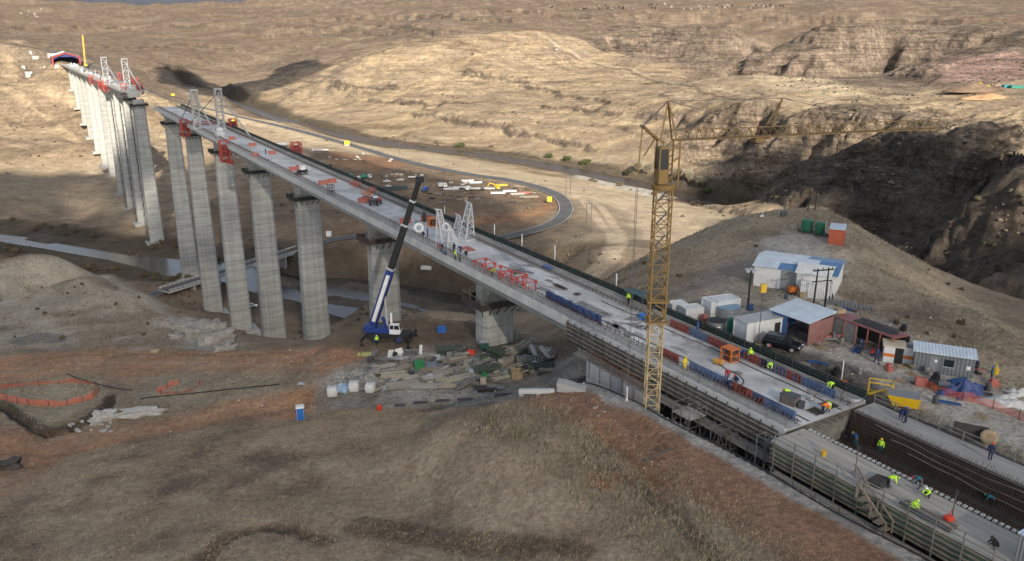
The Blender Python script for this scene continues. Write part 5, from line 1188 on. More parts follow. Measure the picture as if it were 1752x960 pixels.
# ---------------------------------------------------------------- tower crane
CB = W(60.9, 54.85); ZB = -7.4
t = thing('tower_crane', 'tall yellow lattice tower crane standing in the trench with a long jib to the right', 'crane', (CB[0], CB[1], ZB), 0)
JR = .30                                        # direction of the jib on plan
def cl(x, y, z): return (x*cos(JR)-y*sin(JR), x*sin(JR)+y*cos(JR), z-ZB)
def ct(x, y, z): return Vector((x, y, z-ZB))
MW = 1.42
def mast(z0, z1, t_):
    b = MB()
    for x in (-MW/2, MW/2):
        for y in (-MW/2, MW/2): b.bar(ct(x, y, z0), ct(x, y, z1), t_)
    n = round((z1-z0)/1.25); 
    for i in range(n):
        za, zb_ = z0+(z1-z0)*i/n, z0+(z1-z0)*(i+1)/n
        for (xa, ya), (xb, yb) in (((-1,-1),(1,-1)), ((1,-1),(1,1)), ((1,1),(-1,1)), ((-1,1),(-1,-1))):
            p, q = ct(xa*MW/2, ya*MW/2, za), ct(xb*MW/2, yb*MW/2, zb_)
            if i % 2: p, q = ct(xb*MW/2, yb*MW/2, za), ct(xa*MW/2, ya*MW/2, zb_)
            b.bar(p, q, t_*.55); b.bar(ct(xa*MW/2, ya*MW/2, za), ct(xb*MW/2, yb*MW/2, za), t_*.55)
    return b
mast(ZB, 8.6, .14).build('mast', M('mast_pale', (.40,.32,.19), .65, 0, .25, 1.4, dirt=(.26,.18,.1), dirt_k=.6), t)
MW = 1.6; mast(8.2, 22.2, .14).build('outer_mast', CRANEY, t)
for z in (8.2, 10.5): MB().box(-1.15, 1.15, -1.15, 1.15, z-ZB, z+.18-ZB).build('climbing_collar', CRANEY, t)
b = MB(); zz = 8.2
for i in range(13): b.bar(ct(-.5*(1 if i % 2 else -1), .2, zz+i*1.15), ct(.5*(1 if i % 2 else -1), .2, zz+(i+1)*1.15), .35, .06)
b.build('ladder', STEEL, t)
MB().box(-2.2, 2.2, -2.2, 2.2, -1.2, .35).build('foundation', CONC, t)
b = MB(); b.lathe([(1.2,22.2-ZB),(1.25,22.4-ZB),(1.25,22.7-ZB),(1.0,22.8-ZB)], n=20); b.build('slewing_ring', CRANEY, t)
# cab slung on the mast below the jib
b = MB(); c = [(-.5,-.55),(.5,-.55),(.5,.55),(-.5,.55)]
b.loft([[cl(x-.55, y-.4, 22.9) for x, y in c], [cl(x-.55, y-.4, 24.3) for x, y in c]]); cab = b.build('cab', CRANEY, t)
MB().loft([[cl(x*.97-.55, y*.97-.4, 24.3) for x, y in c], [cl(x*.9-.55, y*.9-.4, 26.3) for x, y in c]]).build('cab_glass', GLASS, cab)
b = MB()
for x, y in c: b.bar(cl(x*.99-.55, y*.99-.4, 24.3), cl(x*.92-.55, y*.92-.4, 26.4), .12)
b.build('cab_frame', CRANEY, cab); MB().loft([[cl(x*.98-.55, y*.98-.4, 26.3) for x, y in c], [cl(x*.95-.55, y*.95-.4, 26.5) for x, y in c]]).build('cab_roof', CRANEY, cab)
b = MB()
for x in (-.9, .9):
    for y in (-.7, .7): b.bar(cl(x+.3, y, 22.6), cl(x+.3, y, 27), .16)
for i in range(3):
    for y in (-.7, .7): b.bar(cl(-.6, y, 22.7+i*1.4), cl(1.2, y, 22.7+(i+1)*1.4), .1)
b.build('turret', CRANEY, t)
# jib: triangular truss
JZ = 27.0; JL = 33
b = MB(); rg2 = lambda x: (Vector(cl(x, 0, JZ+.95)), Vector(cl(x, .5, JZ)), Vector(cl(x, -.5, JZ)))
pr_ = None; n = 46
for i in range(n+1):
    x = .8+(JL-.8)*i/n; A3 = rg2(x)
    if pr_:
        for a3, b3 in zip(pr_, A3): b.bar(a3, b3, .10)
        b.bar(pr_[0] if i % 2 else pr_[1], A3[1] if i % 2 else A3[0], .055); b.bar(pr_[0] if i % 2 else pr_[2], A3[2] if i % 2 else A3[0], .07); b.bar(pr_[1], A3[2], .06)
    pr_ = A3
b.build('jib', M('jib_ochre', (.17,.11,.045), .6, 0, .25, 1.2, dirt=(.2,.12,.05), dirt_k=.6), t)
b = MB()
for y in (-.5, .5): b.bar(cl(.9, y, JZ), cl(0, y*.2, JZ+3.8), .16)
b.bar(cl(.5, -.4, JZ+2.5), cl(.5, .4, JZ+2.5), .1); b.bar(cl(-.6, 0, JZ), cl(0, 0, JZ+3.8), .14); b.build('tower_head', CRANEY, t)
b = MB()
for y in (-.5, .5): b.bar(cl(-.6, y, JZ-.1), cl(-2.6, y*.8, JZ+1.5), .14)
b.bar(cl(-2.6, -.5, JZ+1.5), cl(-2.6, .5, JZ+1.5), .14); b.bar(cl(-1.0, 0, JZ+.5), cl(-2.3, 0, JZ-1.4), .12)
for k in range(5): x = -.8-k*.42; b.bar(cl(x, -.5, JZ+.1+k*.3), cl(x, .5, JZ+.1+k*.3), .08)
b.build('counter_jib', CRANEY, t)
MB().bar(cl(-2.6, 0, JZ+1.5), cl(-2.9, 0, JZ-3.6), .12).build('tie_rod', CRANEY, t)
b = MB()
for q in ((10.6, .0), (23.5, 0)):
    for y in (-.35, .35): b.bar(cl(q[0]+1.0, y*1.4, JZ+1.1), cl(q[0]+2.2 if q[0] < 12 else q[0]+1, 0, JZ+3.7 if q[0] < 12 else JZ+1.2), .12)
b.build('jib_post', CRANEY, t)
b = MB(); H1 = cl(0, 0, JZ+3.8); H2 = cl(12.8, 0, JZ+3.7)
b.bar(H1, H2, .06); b.bar(H2, cl(25, 0, JZ+1.2), .06); b.bar(H2, cl(JL-2, 0, JZ+1.2), .05); b.bar(H1, cl(-2.6, 0, JZ+1.5), .08); b.bar(H1, cl(10, 0, JZ+1.2), .06); b.build('pendant_cable', STEEL, t)
MB().rbox(-.6, .6, -.5, .5, 0, .5, .1).build('trolley', M('jib_ochre', (.3,.2,.06)), t, loc=cl(10.4, 0, JZ-.55), rz=JR)
b = MB(); 
for dx in (-.08, .08): b.bar(cl(-2.9+dx, 0, JZ-3.6), cl(-2.9+dx, 0, -.3), .05)
b.build('hoist_rope', STEEL, t)
# ---------------------------------------------------------------- blue mobile crane
P = G(668, 590); MC = gz(668, 590, -15.1)
t = thing('mobile_crane', 'blue and white mobile crane with a long black boom raised past the deck', 'crane', (MC[0], MC[1], GH(MC[0], MC[1])+.02), -.12)
DKB = M('crane_blue', (.02,.045,.20), .35, 0, .15, 1, dirt=(.06,.07,.12), dirt_k=.3)
MB().rbox(-3.9, 3.6, -1.15, 1.15, .95, 1.75, .12).build('carrier', BLACK, t)
for x in (-2.2, 2.0):
    for s in (-1, 1):
        o = MB().lathe([(.62,-.3),(.78,-.26),(.82,-.1),(.82,.1),(.78,.26),(.62,.3)], (x, s*1.2, .82), 22, 'Y').build('wheel', RUB, t); MB().lathe([(.42,-.31),(.42,.31)], (x, s*1.2, .82), 14, 'Y').build('rim', DKB, o)
for x in (-4.2, 3.9):
    for s in (-1, 1):
        b = MB(); b.bar((x, 0, .95), (x, s*2.9, .95), .3, .34); b.bar((x, s*2.8, 1.35), (x, s*2.8, .1), .2); b.lathe([(.42,0),(.42,.1)], (x, s*2.8, 0), 12); b.build('outrigger', BLACK, t)
MB().rbox(-3.6, 1.0, -1.25, 1.0, 1.8, 2.6, .15).build('turntable_deck', DKB, t)
MB().rbox(-4.3, -2.4, -1.3, 1.3, 1.85, 3.0, .2).build('counterweight', DKB, t)
b = MB(); b.loft([[(.3,-1.35,1.75),(2.1,-1.35,1.75),(2.1,-.35,1.75),(.3,-.35,1.75)],[(.3,-1.35,2.6),(2.3,-1.35,2.6),(2.3,-.35,2.6),(.3,-.35,2.6)]]); cab = b.build('cab', WHITE, t)
MB().loft([[(.34,-1.32,2.6),(2.26,-1.32,2.6),(2.26,-.38,2.6),(.34,-.38,2.6)],[(.4,-1.27,3.35),(1.85,-1.27,3.35),(1.85,-.43,3.35),(.4,-.43,3.35)]]).build('cab_window', GLASS, cab); MB().loft([[(.34,-1.3,3.35),(1.95,-1.3,3.35),(1.95,-.4,3.35),(.34,-.4,3.35)],[(.42,-1.24,3.47),(1.85,-1.24,3.47),(1.85,-.46,3.47),(.42,-.46,3.47)]]).build('cab_roof', WHITE, cab)
b = MB()
for x in (.34, 1.1, 1.95): b.bar((x+(.2 if x > 1.5 else 0), -1.34, 2.6), (x, -1.28, 3.4), .09)
b.build('cab_pillar', WHITE, cab)
TIP = gy(718, 307, MC[1]-2.5); loc = Vector(t.location); Rm = Matrix.Rotation(.12, 3, 'Z')
tip = Rm @ (Vector(TIP)-loc); piv = Vector((-2.9, .1, 2.9)); dv = (tip-piv)
def seg(a, c, w, mat, nm):
    p, q = piv+dv*a, piv+dv*c; return MB().bar(p, q, w, w*1.25).build(nm, mat, t)
seg(0, .40, .95, DKB, 'boom_base'); seg(.40, .70, .78, BLACK, 'boom_section'); seg(.702, .86, .66, BLACK, 'boom_section'); seg(.862, 1, .56, BLACK, 'boom_section')
off = dv.normalized().cross(Vector((0, 1, 0))).normalized()
p0, p1 = piv+dv*.03, piv+dv*.36
MB().bar(p0-Vector((0,.62,0)), p1-Vector((0,.62,0)), .28, .62).build('boom_side_panel', WHITE, t)
b = MB(); b.tube(Vector((-.4, .1, 2.3)), piv+dv*.27+off*.2, .2, n=10); b.build('lift_cylinder', LGREY, t); MB().tube(Vector((-.4, .1, 2.3)), piv.lerp(piv+dv*.3, .4)*.55+Vector((-.4,.1,2.3))*.45, .3, n=10).build('cylinder_barrel', DKB, t)
MB().rbox(.25, .6, -.35, .0, 1.8, 5.2, .05).build('white_post', WHITE, t)
for a in (.40, .70, .86): MB().bar(piv+dv*(a-.006), piv+dv*(a+.006), 1.08-(a-.4)*.8, 1.3-(a-.4)*.8).build('boom_collar', LGREY, t)
MB().cbox(tip, (1.2, .9, .9)).build('boom_head', BLACK, t)
HB = gy(731, 372, TIP[1]-.5); hb = Rm @ (Vector(HB)-loc); b = MB(); b.bar(tip+Vector((.55,0,-.3)), Vector((tip.x+.55, tip.y, hb.z+.9)), .06); b.build('hoist_rope', STEEL, t); MB().lathe([(.05,-.9),(.3,-.6),(.34,.3),(.15,.9)], (tip.x+.55, tip.y, hb.z), 10).build('hook_block', BLACK, t)
# ---------------------------------------------------------------- hut terrace
ROOFL = corrugated('pale_sheet', (.60,.67,.73), .45, .25, .35, 0, dirt=(.45,.46,.47)); ROOFB = corrugated('blue_sheet', (.10,.22,.42), .45, .2, .35, 0); ROOFW = corrugated('cream_sheet', (.70,.70,.67), .5, .1, .35, 0)
WALLW = M('white_wall', (.62,.63,.63), .7, 0, .12, 1.2, dirt=(.4,.38,.35), dirt_k=.5)
def frame2(a, b_):            # origin, direction and length between two world points
    v = Vector(b_)-Vector(a); return Vector(a), atan2(v.y, v.x), hypot(v.x, v.y)
def shed_thing(name, label, cat, fl, fr, depth, zr, group=None):
    """a frame whose x axis runs from roof corner fl to fr (photo pixels at height zr); y goes to the back"""
    a, c = gz(*fl, zr), gz(*fr, zr); o, rz, w = frame2(a, c); zg = min(GH(a[0], a[1]), GH(c[0], c[1]))
    return thing(name, label, cat, (a[0], a[1], zg), rz, group), w, zr-zg
# main workshop
t, w, h = shed_thing('workshop', 'long workshop on the knoll with patched pale and blue sheet roof', 'building', (1290, 454), (1432, 473), 9, 2.7)
D = 8.6
b = MB(); b.box(.1, w-.1, .1, .25, -.5, h); b.box(.1, w-.1, D-.25, D-.1, -.5, h); b.box(.1, .25, .251, D-.251, -.5, h); b.box(w-.25, w-.1, .251, D-.251, -.5, h); b.build('wall', WALLW, t)
cols = [(0,.30,0,ROOFL),(.30,.66,0,ROOFB),(.66,1,0,ROOFB),(0,.58,1,ROOFL),(.58,1,1,ROOFB)]
for i, (a, c, r, m) in enumerate(cols):
    y0, y1, z0, z1 = ((-.3, D*.5, h, h+.75) if r == 0 else (D*.5, D+.3, h+.75, h+.1)); x0, x1 = a*w-(.2 if a == 0 else -.01), c*w+(.2 if c == 1 else -.01)
    MB().loft([[(x0,y0,z0),(x1,y0,z0),(x1,y0,z0+.08),(x0,y0,z0+.08)],[(x0,y1,z1),(x1,y1,z1),(x1,y1,z1+.08),(x0,y1,z1+.08)]]).build('roof_sheet', m, t)
MB().loft([[(-.2,D*.22,h+.42),(w*.75,D*.22,h+.42),(w*.75,D*.22,h+.5),(-.2,D*.22,h+.5)],[(-.2,D*.5,h+.84),(w*.75,D*.5,h+.84),(w*.75,D*.5,h+.92),(-.2,D*.5,h+.92)]]).build('roof_sheet', ROOFL, t)
MB().box(w*.34, w*.52, .06, .098, 0, h-.25).build('roller_door', corrugated('grey_door', (.30,.31,.31), .5, .3, .2, 2), t)
# annex
t, w, h = shed_thing('hut', 'white gabled hut with cream roof built against the front of the workshop', 'hut', (1363, 466), (1420, 474), 4, 2.9)
D = 4.6; MB().box(.1, w-.1, .1, D, -.4, h).build('wall', WALLW, t)
MB().loft([[(-.2,-.3,h),(w+.25,-.3,h),(w+.25,-.3,h+.08),(-.2,-.3,h+.08)],[(-.2,D*.55,h+.85),(w+.25,D*.55,h+.85),(w+.25,D*.55,h+.93),(-.2,D*.55,h+.93)],[(-.2,D+.4,h+.2),(w+.25,D+.4,h+.2),(w+.25,D+.4,h+.28),(-.2,D+.4,h+.28)]]).build('roof', ROOFW, t)
b = MB(); b.add([(w-.1,.1,h),(w-.1,D,h),(w-.1,D*.55,h+.8)], [(0,1,2)]); b.add([(.1,.1,h),(.1,D,h),(.1,D*.55,h+.8)], [(0,1,2)]); b.build('gable', WALLW, t)
wn = MB().box(.9, 1.9, .05, .097, 1.1, 2.1).build('window', GLASS, t); b = MB(); b.box(.82, 1.98, .03, .049, 2.1, 2.2); b.box(.82, 1.98, .03, .049, 1.0, 1.1); b.build('frame', WHITE, wn); MB().box(3.2, 4.1, .05, .097, 0, 2.1).build('door', M('pale_door', (.5,.5,.48), .6), t)
def container(label, px, py, l, w, h, rz, mat, name='container', roof=None, door=None, z=None, group=None, cat='container'):
    p = G(px, py); t = thing(name, label, cat, (p.x, p.y, GH(p.x, p.y) if z is None else z), rz, group)
    MB().rbox(-l/2, l/2, -w/2, w/2, -.2, h, .03).build('body', mat, t)
    b = MB()
    for x in (-l/2, l/2):
        for y in (-w/2, w/2): b.bar((x, y, -.1), (x, y, h+.02), .16)
    for z_ in (.06, h):
        for y in (-w/2, w/2): b.bar((-l/2, y, z_), (l/2, y, z_), .14)
        for x in (-l/2, l/2): b.bar((x, -w/2, z_), (x, w/2, z_), .14)
    b.build('corner_frame', mat, t)
    if roof: MB().box(-l/2-.12, l/2+.12, -w/2-.12, w/2+.12, h+.09, h+.17).build('roof', roof, t)
    if door: sx, y, dw = door; MB().box(sx-dw/2, sx+dw/2, (-w/2-.03 if y < 0 else w/2+.005), (-w/2-.005 if y < 0 else w/2+.03), 0, 2.0).build('door', BLACK, t)
    return t
CW = corrugated('white_corrugated', (.66,.67,.67), .5, .1, .3, 0, dirt=(.36,.32,.27), ); CR = corrugated('red_corrugated', (.42,.10,.05), .55, .1, .3, 0, dirt=(.25,.09,.05))
container('white container in front of the cream roofed hut, under the pole frame', 1395, 507, 4.2, 2.3, 2.4, -.35, CW)
container('rusty orange container with a pale lid on top of the knoll beside the green tanks', 1431, 413, 4.6, 2.4, 2.5, 1.15, CR, roof=ROOFL)
container('long white container on the yard with an open dark doorway, beside the black car', 1297, 575, 6.0, 2.5, 2.5, .42, CW, roof=corrugated('grey_sheet', (.42,.43,.43), .5, .2, .3, 0), door=(1.9, -1, .9))
container('white container half hidden behind the blue topped round tank', 1232, 536, 4.6, 2.3, 2.2, .35, CW)
container('small white box plant left of the pair beside the deck edge', 1158, 536, 2.3, 1.6, 1.5, .3, CW, name='plant_box', cat='box'); container('small white box plant on the right of the pair beside the deck edge', 1182, 546, 2.6, 1.8, 1.7, .3, CW, name='plant_box', cat='box')
def tank(label, px, py, r, h, mat, top=None, z=None, name='water_tank', dz=0):
    p = G(px, py); t = thing(name, label, 'tank', (p.x, p.y, GH(p.x, p.y)+dz))
    MB().lathe([(r*.96,-.1),(r,.1),(r,h*.35),(r*1.015,h*.38),(r,h*.41),(r,h*.68),(r*1.015,h*.71),(r,h*.74),(r,h)], n=28).build('body', mat, t, smooth=False)
    MB().lathe([(r*1.01,h),(r*.8,h+.14 if top is None else h+.06),(.18,h+.22 if top is None else h+.08)], n=28).build('lid', top or mat, t); return t
for px, py, l in ((1380, 397, 'larger dark green water tank on its stand on the knoll, left of the two'), (1402, 402, 'dark green water tank on the knoll next to the orange container, with white box')):
    t = tank(l, px, py, 1.05 if px < 1390 else .85, 1.8, GREENT, dz=.45); b = MB()
    for x in (-1, 0, 1): b.bar((x, -1.2, -.1), (x, 1.2, -.1), .16)
    for y in (-1.1, 1.1): b.bar((-1.2, y, -.25), (1.2, y, -.25), .2); b.bar((-1.3, y, -.3), (-1.3, y, .9), .08); b.bar((1.3, y, -.3), (1.3, y, .9), .08)
    b.build('stand', STEEL, t)
t = container('small white box behind the right green tank', 1405, 393, 1.0, .8, 1.2, .2, WHITE, name='switch_box', cat='box')
tank('wide round tank with a blue sheet lid near the lamp mast', 1243, 541, 1.75, 1.5, M('galvanised_tank', (.30,.31,.32), .5, .5, .2, 1), M('tank_lid_blue', (.16,.29,.42), .35, .2, .15, 1))
tank('round tank wrapped in silver foil with a black top at the deck edge', 1224, 571, 1.25, 1.9, TAPE, BLACK)
tank('narrow dark green tank beside the long white container', 1253, 568, .75, 1.8, GREENT)
# lamp mast
p = G(1279, 530); t = thing('lamp_mast', 'dark lighting mast with a cluster of pale lamps in the middle of the yard', 'lamp', p)
MB().tube((0,0,0), (0,0,5.7), .16, .11, 10).build('pole', BLACK, t)
for k in range(5): a = k*2*pi/5; o = MB().bar((0,0,5.6), (.5*cos(a), .5*sin(a), 5.7), .08).build('arm', BLACK, t); MB().lathe([(.08,-.16),(.26,-.1),(.3,.16)], (.62*cos(a), .62*sin(a), 5.75), 12).build('lamp_head', LGREY, o)
MB().cbox((.3,-.1,.5), (.8,.5,.9), .2).build('solar_box', M('dark_blue_box', (.04,.07,.16), .4), t)
p = gz(1297, 588, -.4); t = thing('pole_light', 'thin pole with a yellow box at its top beside the long white container', 'pole', p)
MB().tube((0,0,0), (0,0,6.8), .05, .05, 6).build('pole', STEEL, t); b = MB(); b.rbox(-.35, .35, -.25, .25, 6.8, 7.9, .06); b.build('yellow_head', YEL, t)
# pole frame
p = G(1401, 526); t = thing('power_pole', 'black twin pole power frame with two crossarms at the white container', 'power pole', p, .25)
for x in (-.95, .95): MB().tube((x,0,0), (x*.9,0,5.8), .14, .1, 9).build('pole', BLACK, t)
b = MB(); b.bar((-1.6,.05,5.5), (1.7,.05,5.5), .16); b.bar((-1.5,.05,3.9), (1.6,.05,3.9), .13); b.build('crossarm', BLACK, t)
for x in (-1.4, 0, 1.5): MB().lathe([(.07,0),(.12,.1),(.07,.3)], (x,.05,5.58), 8).build('insulator', GREY, t)
# orange pump and timber crates by the container
p = G(1357, 503); t = thing('orange_plant', 'small orange engine plant on the ground beside timber crates', 'machine', p, .3); MB().rbox(-.8, .8, -.5, .5, .3, 1.2, .12).build('body', ORANGE, t); MB().rbox(.3, .9, -.4, .4, 1.2, 1.5, .1).build('hood', BLACK, t)
for x in (-.5, .5): MB().lathe([(.28,-.6),(.28,.6)], (x,0,.28), 14, 'Y').build('wheel', RUB, t)
CRT = M('crate_wood', (.33,.25,.155), .85, 0, .25, 1.5)
def crate(label, px, py, w=1.0, h=.8, rz=.2, z=0, mat=None, group=None):
    p = G(px, py); t = thing('timber_crate', label, 'crate', (p.x, p.y, GH(p.x, p.y)+z), rz, group); b = MB()
    for k in range(4):
        zz = .1+k*h/4; b.box(-w/2, w/2, -w/2, -w/2+.04, zz, zz+h/5); b.box(-w/2, w/2, w/2-.04, w/2, zz, zz+h/5); b.box(-w/2, -w/2+.04, -w/2+.05, w/2-.05, zz, zz+h/5); b.box(w/2-.04, w/2, -w/2+.05, w/2-.05, zz, zz+h/5)
    b.build('slats', mat or CRT, t); b = MB(); b.box(-w/2+.05, w/2-.05, -w/2+.05, w/2-.05, .1, .2)
    for x in (-w/2+.05, w/2-.05):
        for y in (-w/2+.05, w/2-.05): b.bar((x, y, 0), (x, y, h+.1), .08)
    b.build('frame', mat or CRT, t); return t
crate('timber crate left of two at the white container on the knoll', 1371, 508); crate('timber crate right of two at the white container on the knoll', 1381, 507)
# blue shed
t, w, h = shed_thing('open_shed', 'open shed with pale mono-pitch roof, blue end wall and faded red side', 'shed', (1322, 530), (1386, 553), 6, 2.6)
D = 4.6
MB().loft([[(-.3,-.4,h+.0),(w+.2,-.4,h+.0),(w+.2,-.4,h+.09),(-.3,-.4,h+.09)],[(-.3,D+.4,h+.55),(w+.2,D+.4,h+.55),(w+.2,D+.4,h+.64),(-.3,D+.4,h+.64)]]).build('roof', ROOFL, t)
MB().box(0, w*.42, 0, .1, -.4, h-.06).build('blue_wall', corrugated('blue_wall', (.05,.13,.32), .5, .1, .3, 0), t); MB().box(w-.12, w, .0, D, -.4, h-.02).build('red_wall', corrugated('dull_red_wall', (.26,.13,.12), .6, .1, .3, 1), t)
MB().box(0, w, D-.1, D, -.4, h+.4).build('back_wall', GREY, t); MB().box(0, .1, .11, D-.11, -.4, h).build('side_wall', corrugated('blue_wall_side', (.05,.13,.32), .5, .1, .3, 1), t)
MB().box(w*.55, w*.9, 1.4, 2.3, 0, .9).build('workbench', STEEL, t)
# lean-to
t, w, h = shed_thing('lean_to', 'long low lean-to with dull red roof edge, pipes on top and grey sheet wall', 'shed', (1424, 541), (1530, 580), 3, 2.2)
D = 3.0
MB().loft([[(0,0,h),(w,0,h),(w,0,h+.14),(0,0,h+.14)],[(0,D,h-.2),(w,D,h-.2),(w,D,h-.06),(0,D,h-.06)]]).build('roof', M('dull_red_sheet', (.24,.09,.085), .6, 0, .25, 1), t)
MB().box(.1, w*.42, .12, .17, 0, h-.1).build('sheet_wall', M('grey_sheeting', (.22,.22,.215), .8, 0, .25, 1, .03), t); MB().box(0, w, D-.1, D, 0, h-.25).build('back_wall', M('dark_back', (.05,.045,.045), .8), t)
b = MB()
for k in range(6): b.bar((.1+(w-.3)*k/5, .1, 0), (.1+(w-.3)*k/5, .1, h), .12)
b.build('post', BRICK, t)
bundle('pipe_stack', 'stack of dark pipes lying along the lean-to roof', (*(Vector(t.location)+Vector((cos(t.rotation_euler.z)*w*.62-sin(t.rotation_euler.z)*1.4, sin(t.rotation_euler.z)*w*.62+cos(t.rotation_euler.z)*1.4, 0))).xy, t.location.z+h+.05), t.rotation_euler.z, 5.5, 9, 1.6, STEEL, r=.11)
p = gz(1441, 541, 2.1); tag(MB().rbox(-.6,.6,-.5,.5,0,.55,.05).build('roof_crate', CRT, loc=(p[0], p[1]+1.0, t.location.z+h+.05), rz=.3), 'timber box on the roof of the lean-to, by the open shed', 'box')
bundle('rebar_stack', 'low stack of grey bars behind the lean-to on the slope', tuple(G(1465, 527)), -.35, 5, 10, 2.0, SCAF, r=.08, mesh=True)
bundle('rebar_stack', 'grey mesh sheets stacked behind the open shed under the pole frame', tuple(G(1440, 520)), -.3, 4, 10, 2.0, SCAF, r=.08, mesh=True)
# kiosk
p = G(1536, 618); t = thing('site_kiosk', 'small white kiosk with an orange stripe and a beige flat roof', 'kiosk', p, -.38)
b = MB(); b.box(-1.7, 1.6, -.9, -.84, 0, 2.1); b.build('front_panel', WALLW, t); MB().box(-1.7, 1.6, 1.0, 1.06, 0, 2.1).build('back_panel', WALLW, t); MB().box(-1.7, -1.64, -.83, .99, 0, 2.1).build('side_panel', WALLW, t); MB().box(1.54, 1.6, -.83, .99, 0, 2.1).build('side_panel', WALLW, t)
MB().box(-1.72, 1.62, -.925, -.905, .75, 1.15).build('stripe', ORANGE, t); MB().box(1.605, 1.625, -.8, .95, .75, 1.15).build('stripe', ORANGE, t); MB().box(-1.9, .6, -1.1, 1.2, 2.1, 2.24).build('roof', M('beige_roof', (.48,.41,.30), .8), t); MB().box(-.5, .4, -.94, -.928, 0, 1.95).build('door', BLACK, t)
# grey cabin
p = G(1611, 634); t = thing('site_cabin', 'grey site cabin with a pale striped roof at the right end of the yard', 'cabin', p, -.42)
MB().rbox(-3.1, 3.1, -1.25, 1.25, 0, 2.4, .03).build('body', corrugated('grey_cabin', (.15,.16,.17), .6, .1, .4, 0), t); MB().loft([[(-3.3,-1.45,2.42),(3.3,-1.45,2.42),(3.3,-1.45,2.52),(-3.3,-1.45,2.52)],[(-3.3,1.45,2.62),(3.3,1.45,2.62),(3.3,1.45,2.72),(-3.3,1.45,2.72)]]).build('roof', ROOFL, t)
wn = MB().box(.0, 1.0, -1.285, -1.26, 1.05, 1.9).build('window', GLASS, t); MB().box(-.08, 1.08, -1.31, -1.288, .97, 1.05).build('sill', LGREY, wn); MB().box(-1.5, -.65, -1.285, -1.26, 0, 2.0).build('door', GREY, t); MB().box(2.3, 2.7, -1.285, -1.26, 1.0, 1.45).build('notice', WHITE, t); MB().box(-1.0, -.7, -1.31, -1.288, 1.4, 1.7).build('notice', WHITE, t)
# black car
def car(label, loc, rz, paint, kind='suv', name='parked_car', group=None, cat='car'):
    t = thing(name, label, cat, loc, rz, group); Lc, Wc = (4.7, 1.86) if kind != 'pickup' else (5.2, 1.85); x0 = -Lc/2
    def rg(x, zb, zt, w): return [(x,-w*.94/2,zb),(x,-w/2,zb+.22),(x,-w/2,zt-.12),(x,-w*.92/2,zt),(x,w*.92/2,zt),(x,w/2,zt-.12),(x,w/2,zb+.22),(x,w*.94/2,zb)]
    MB().loft([rg(x0,.5,.85,Wc*.86),rg(x0+.12,.36,1.02,Wc*.96),rg(x0+1.0,.34,1.05,Wc),rg(.9,.34,1.05,Wc),rg(1.7,.34,.98,Wc*.98),rg(Lc/2-.2,.36,.86,Wc*.93),rg(Lc/2,.45,.7,Wc*.8)]).build('body', paint, t)
    def cb(x, z, w): return [(x,-w/2,z),(x,w/2,z)]
    if kind == 'pickup': xs = (-.55, .9, -.45, .3); 
    else: xs = (x0+.1, 1.15, x0+.45, .35)
    g = MB().loft([[(xs[0],-Wc*.46,1.03),(xs[1],-Wc*.46,1.0),(xs[1],Wc*.46,1.0),(xs[0],Wc*.46,1.03)],[(xs[2],-Wc*.38,1.66),(xs[3],-Wc*.38,1.66),(xs[3],Wc*.38,1.66),(xs[2],Wc*.38,1.66)]]).build('windows', GLASS, t)
    MB().rbox(xs[2]-.06, xs[3]+.06, -Wc*.4, Wc*.4, 1.65, 1.74, .05).build('roof', paint, t)
    b = MB()
    for s in (-1, 1):
        for a, c in ((xs[0], xs[2]), (xs[1], xs[3]), ((xs[0]+xs[1])/2, (xs[2]+xs[3])/2)): b.bar((a, s*Wc*.465, 1.02), (c, s*Wc*.385, 1.68), .08)
    b.build('pillar', paint, t)
    if kind == 'pickup': MB().box(x0+.15, -.7, -Wc*.4, Wc*.4, 1.06, 1.075).build('load_bed', BLACK, t)
    for x in (-1.42, 1.45):
        for s in (-1, 1):
            o = MB().lathe([(.28,-.12),(.36,-.1),(.37,.1),(.28,.12)], (x, s*(Wc/2-.1), .37), 18, 'Y').build('wheel', RUB, t); MB().lathe([(.22,-.125),(.22,.125)], (x, s*(Wc/2-.1), .37), 12, 'Y').build('rim', LGREY, o)
    for s in (-1, 1):
        MB().cbox((Lc/2-.1, s*.62, .74), (.12, .38, .16)).build('headlight', M('lamp_lens', (.75,.75,.72), .15), t); MB().cbox((x0+.05, s*.72, .85), (.1, .2, .3)).build('taillight', M('red_lens', (.4,.02,.02), .2), t); MB().cbox((.85, s*(Wc/2+.08), 1.08), (.12, .16, .14)).build('mirror', paint, t)
    return t
p = gz(1338, 596, -.5); car('black car parked on the yard in front of the long white container', p, -.62, M('black_car_paint', (.012,.012,.016), .22, 0, .1, 1, spec=.6))
# heaps and loose things
def heap(name, label, loc, rx, ry, h, mat, cat='heap', rz=0, seed=1, n=1, group=None, rough=.35, kind=None):
    b = MB(); R = 9; S = 26; rings = []
    for i in range(R+1):
        k = i/R; ring = []
        for j in range(S):
            a = 2*pi*j/S; f = 1+rough*float(perlin(cos(a)*1.7+seed*3.1, sin(a)*1.7, seed)); q = (1-k)*f
            z = h*(k**.75)*(1+rough*.9*float(perlin(q*cos(a)*2.6+seed, q*sin(a)*2.6+seed, seed+4))) if k > 0 else -.25
            ring.append((rx*q*cos(a)+1e-4*cos(a), ry*q*sin(a)+1e-4*sin(a), z))
        rings.append(ring)
    b.loft(rings); o = b.build(name, mat, loc=loc, rz=rz, smooth=True); tag(o, label, cat, group)
    if kind: o['kind'] = kind
    return o
heap('tarp_heap', 'heap covered by a crumpled navy blue tarp behind the orange net', G(1651, 672), 2.6, 1.5, 1.5, TARP, 'tarp', .3, 5, rough=.8)
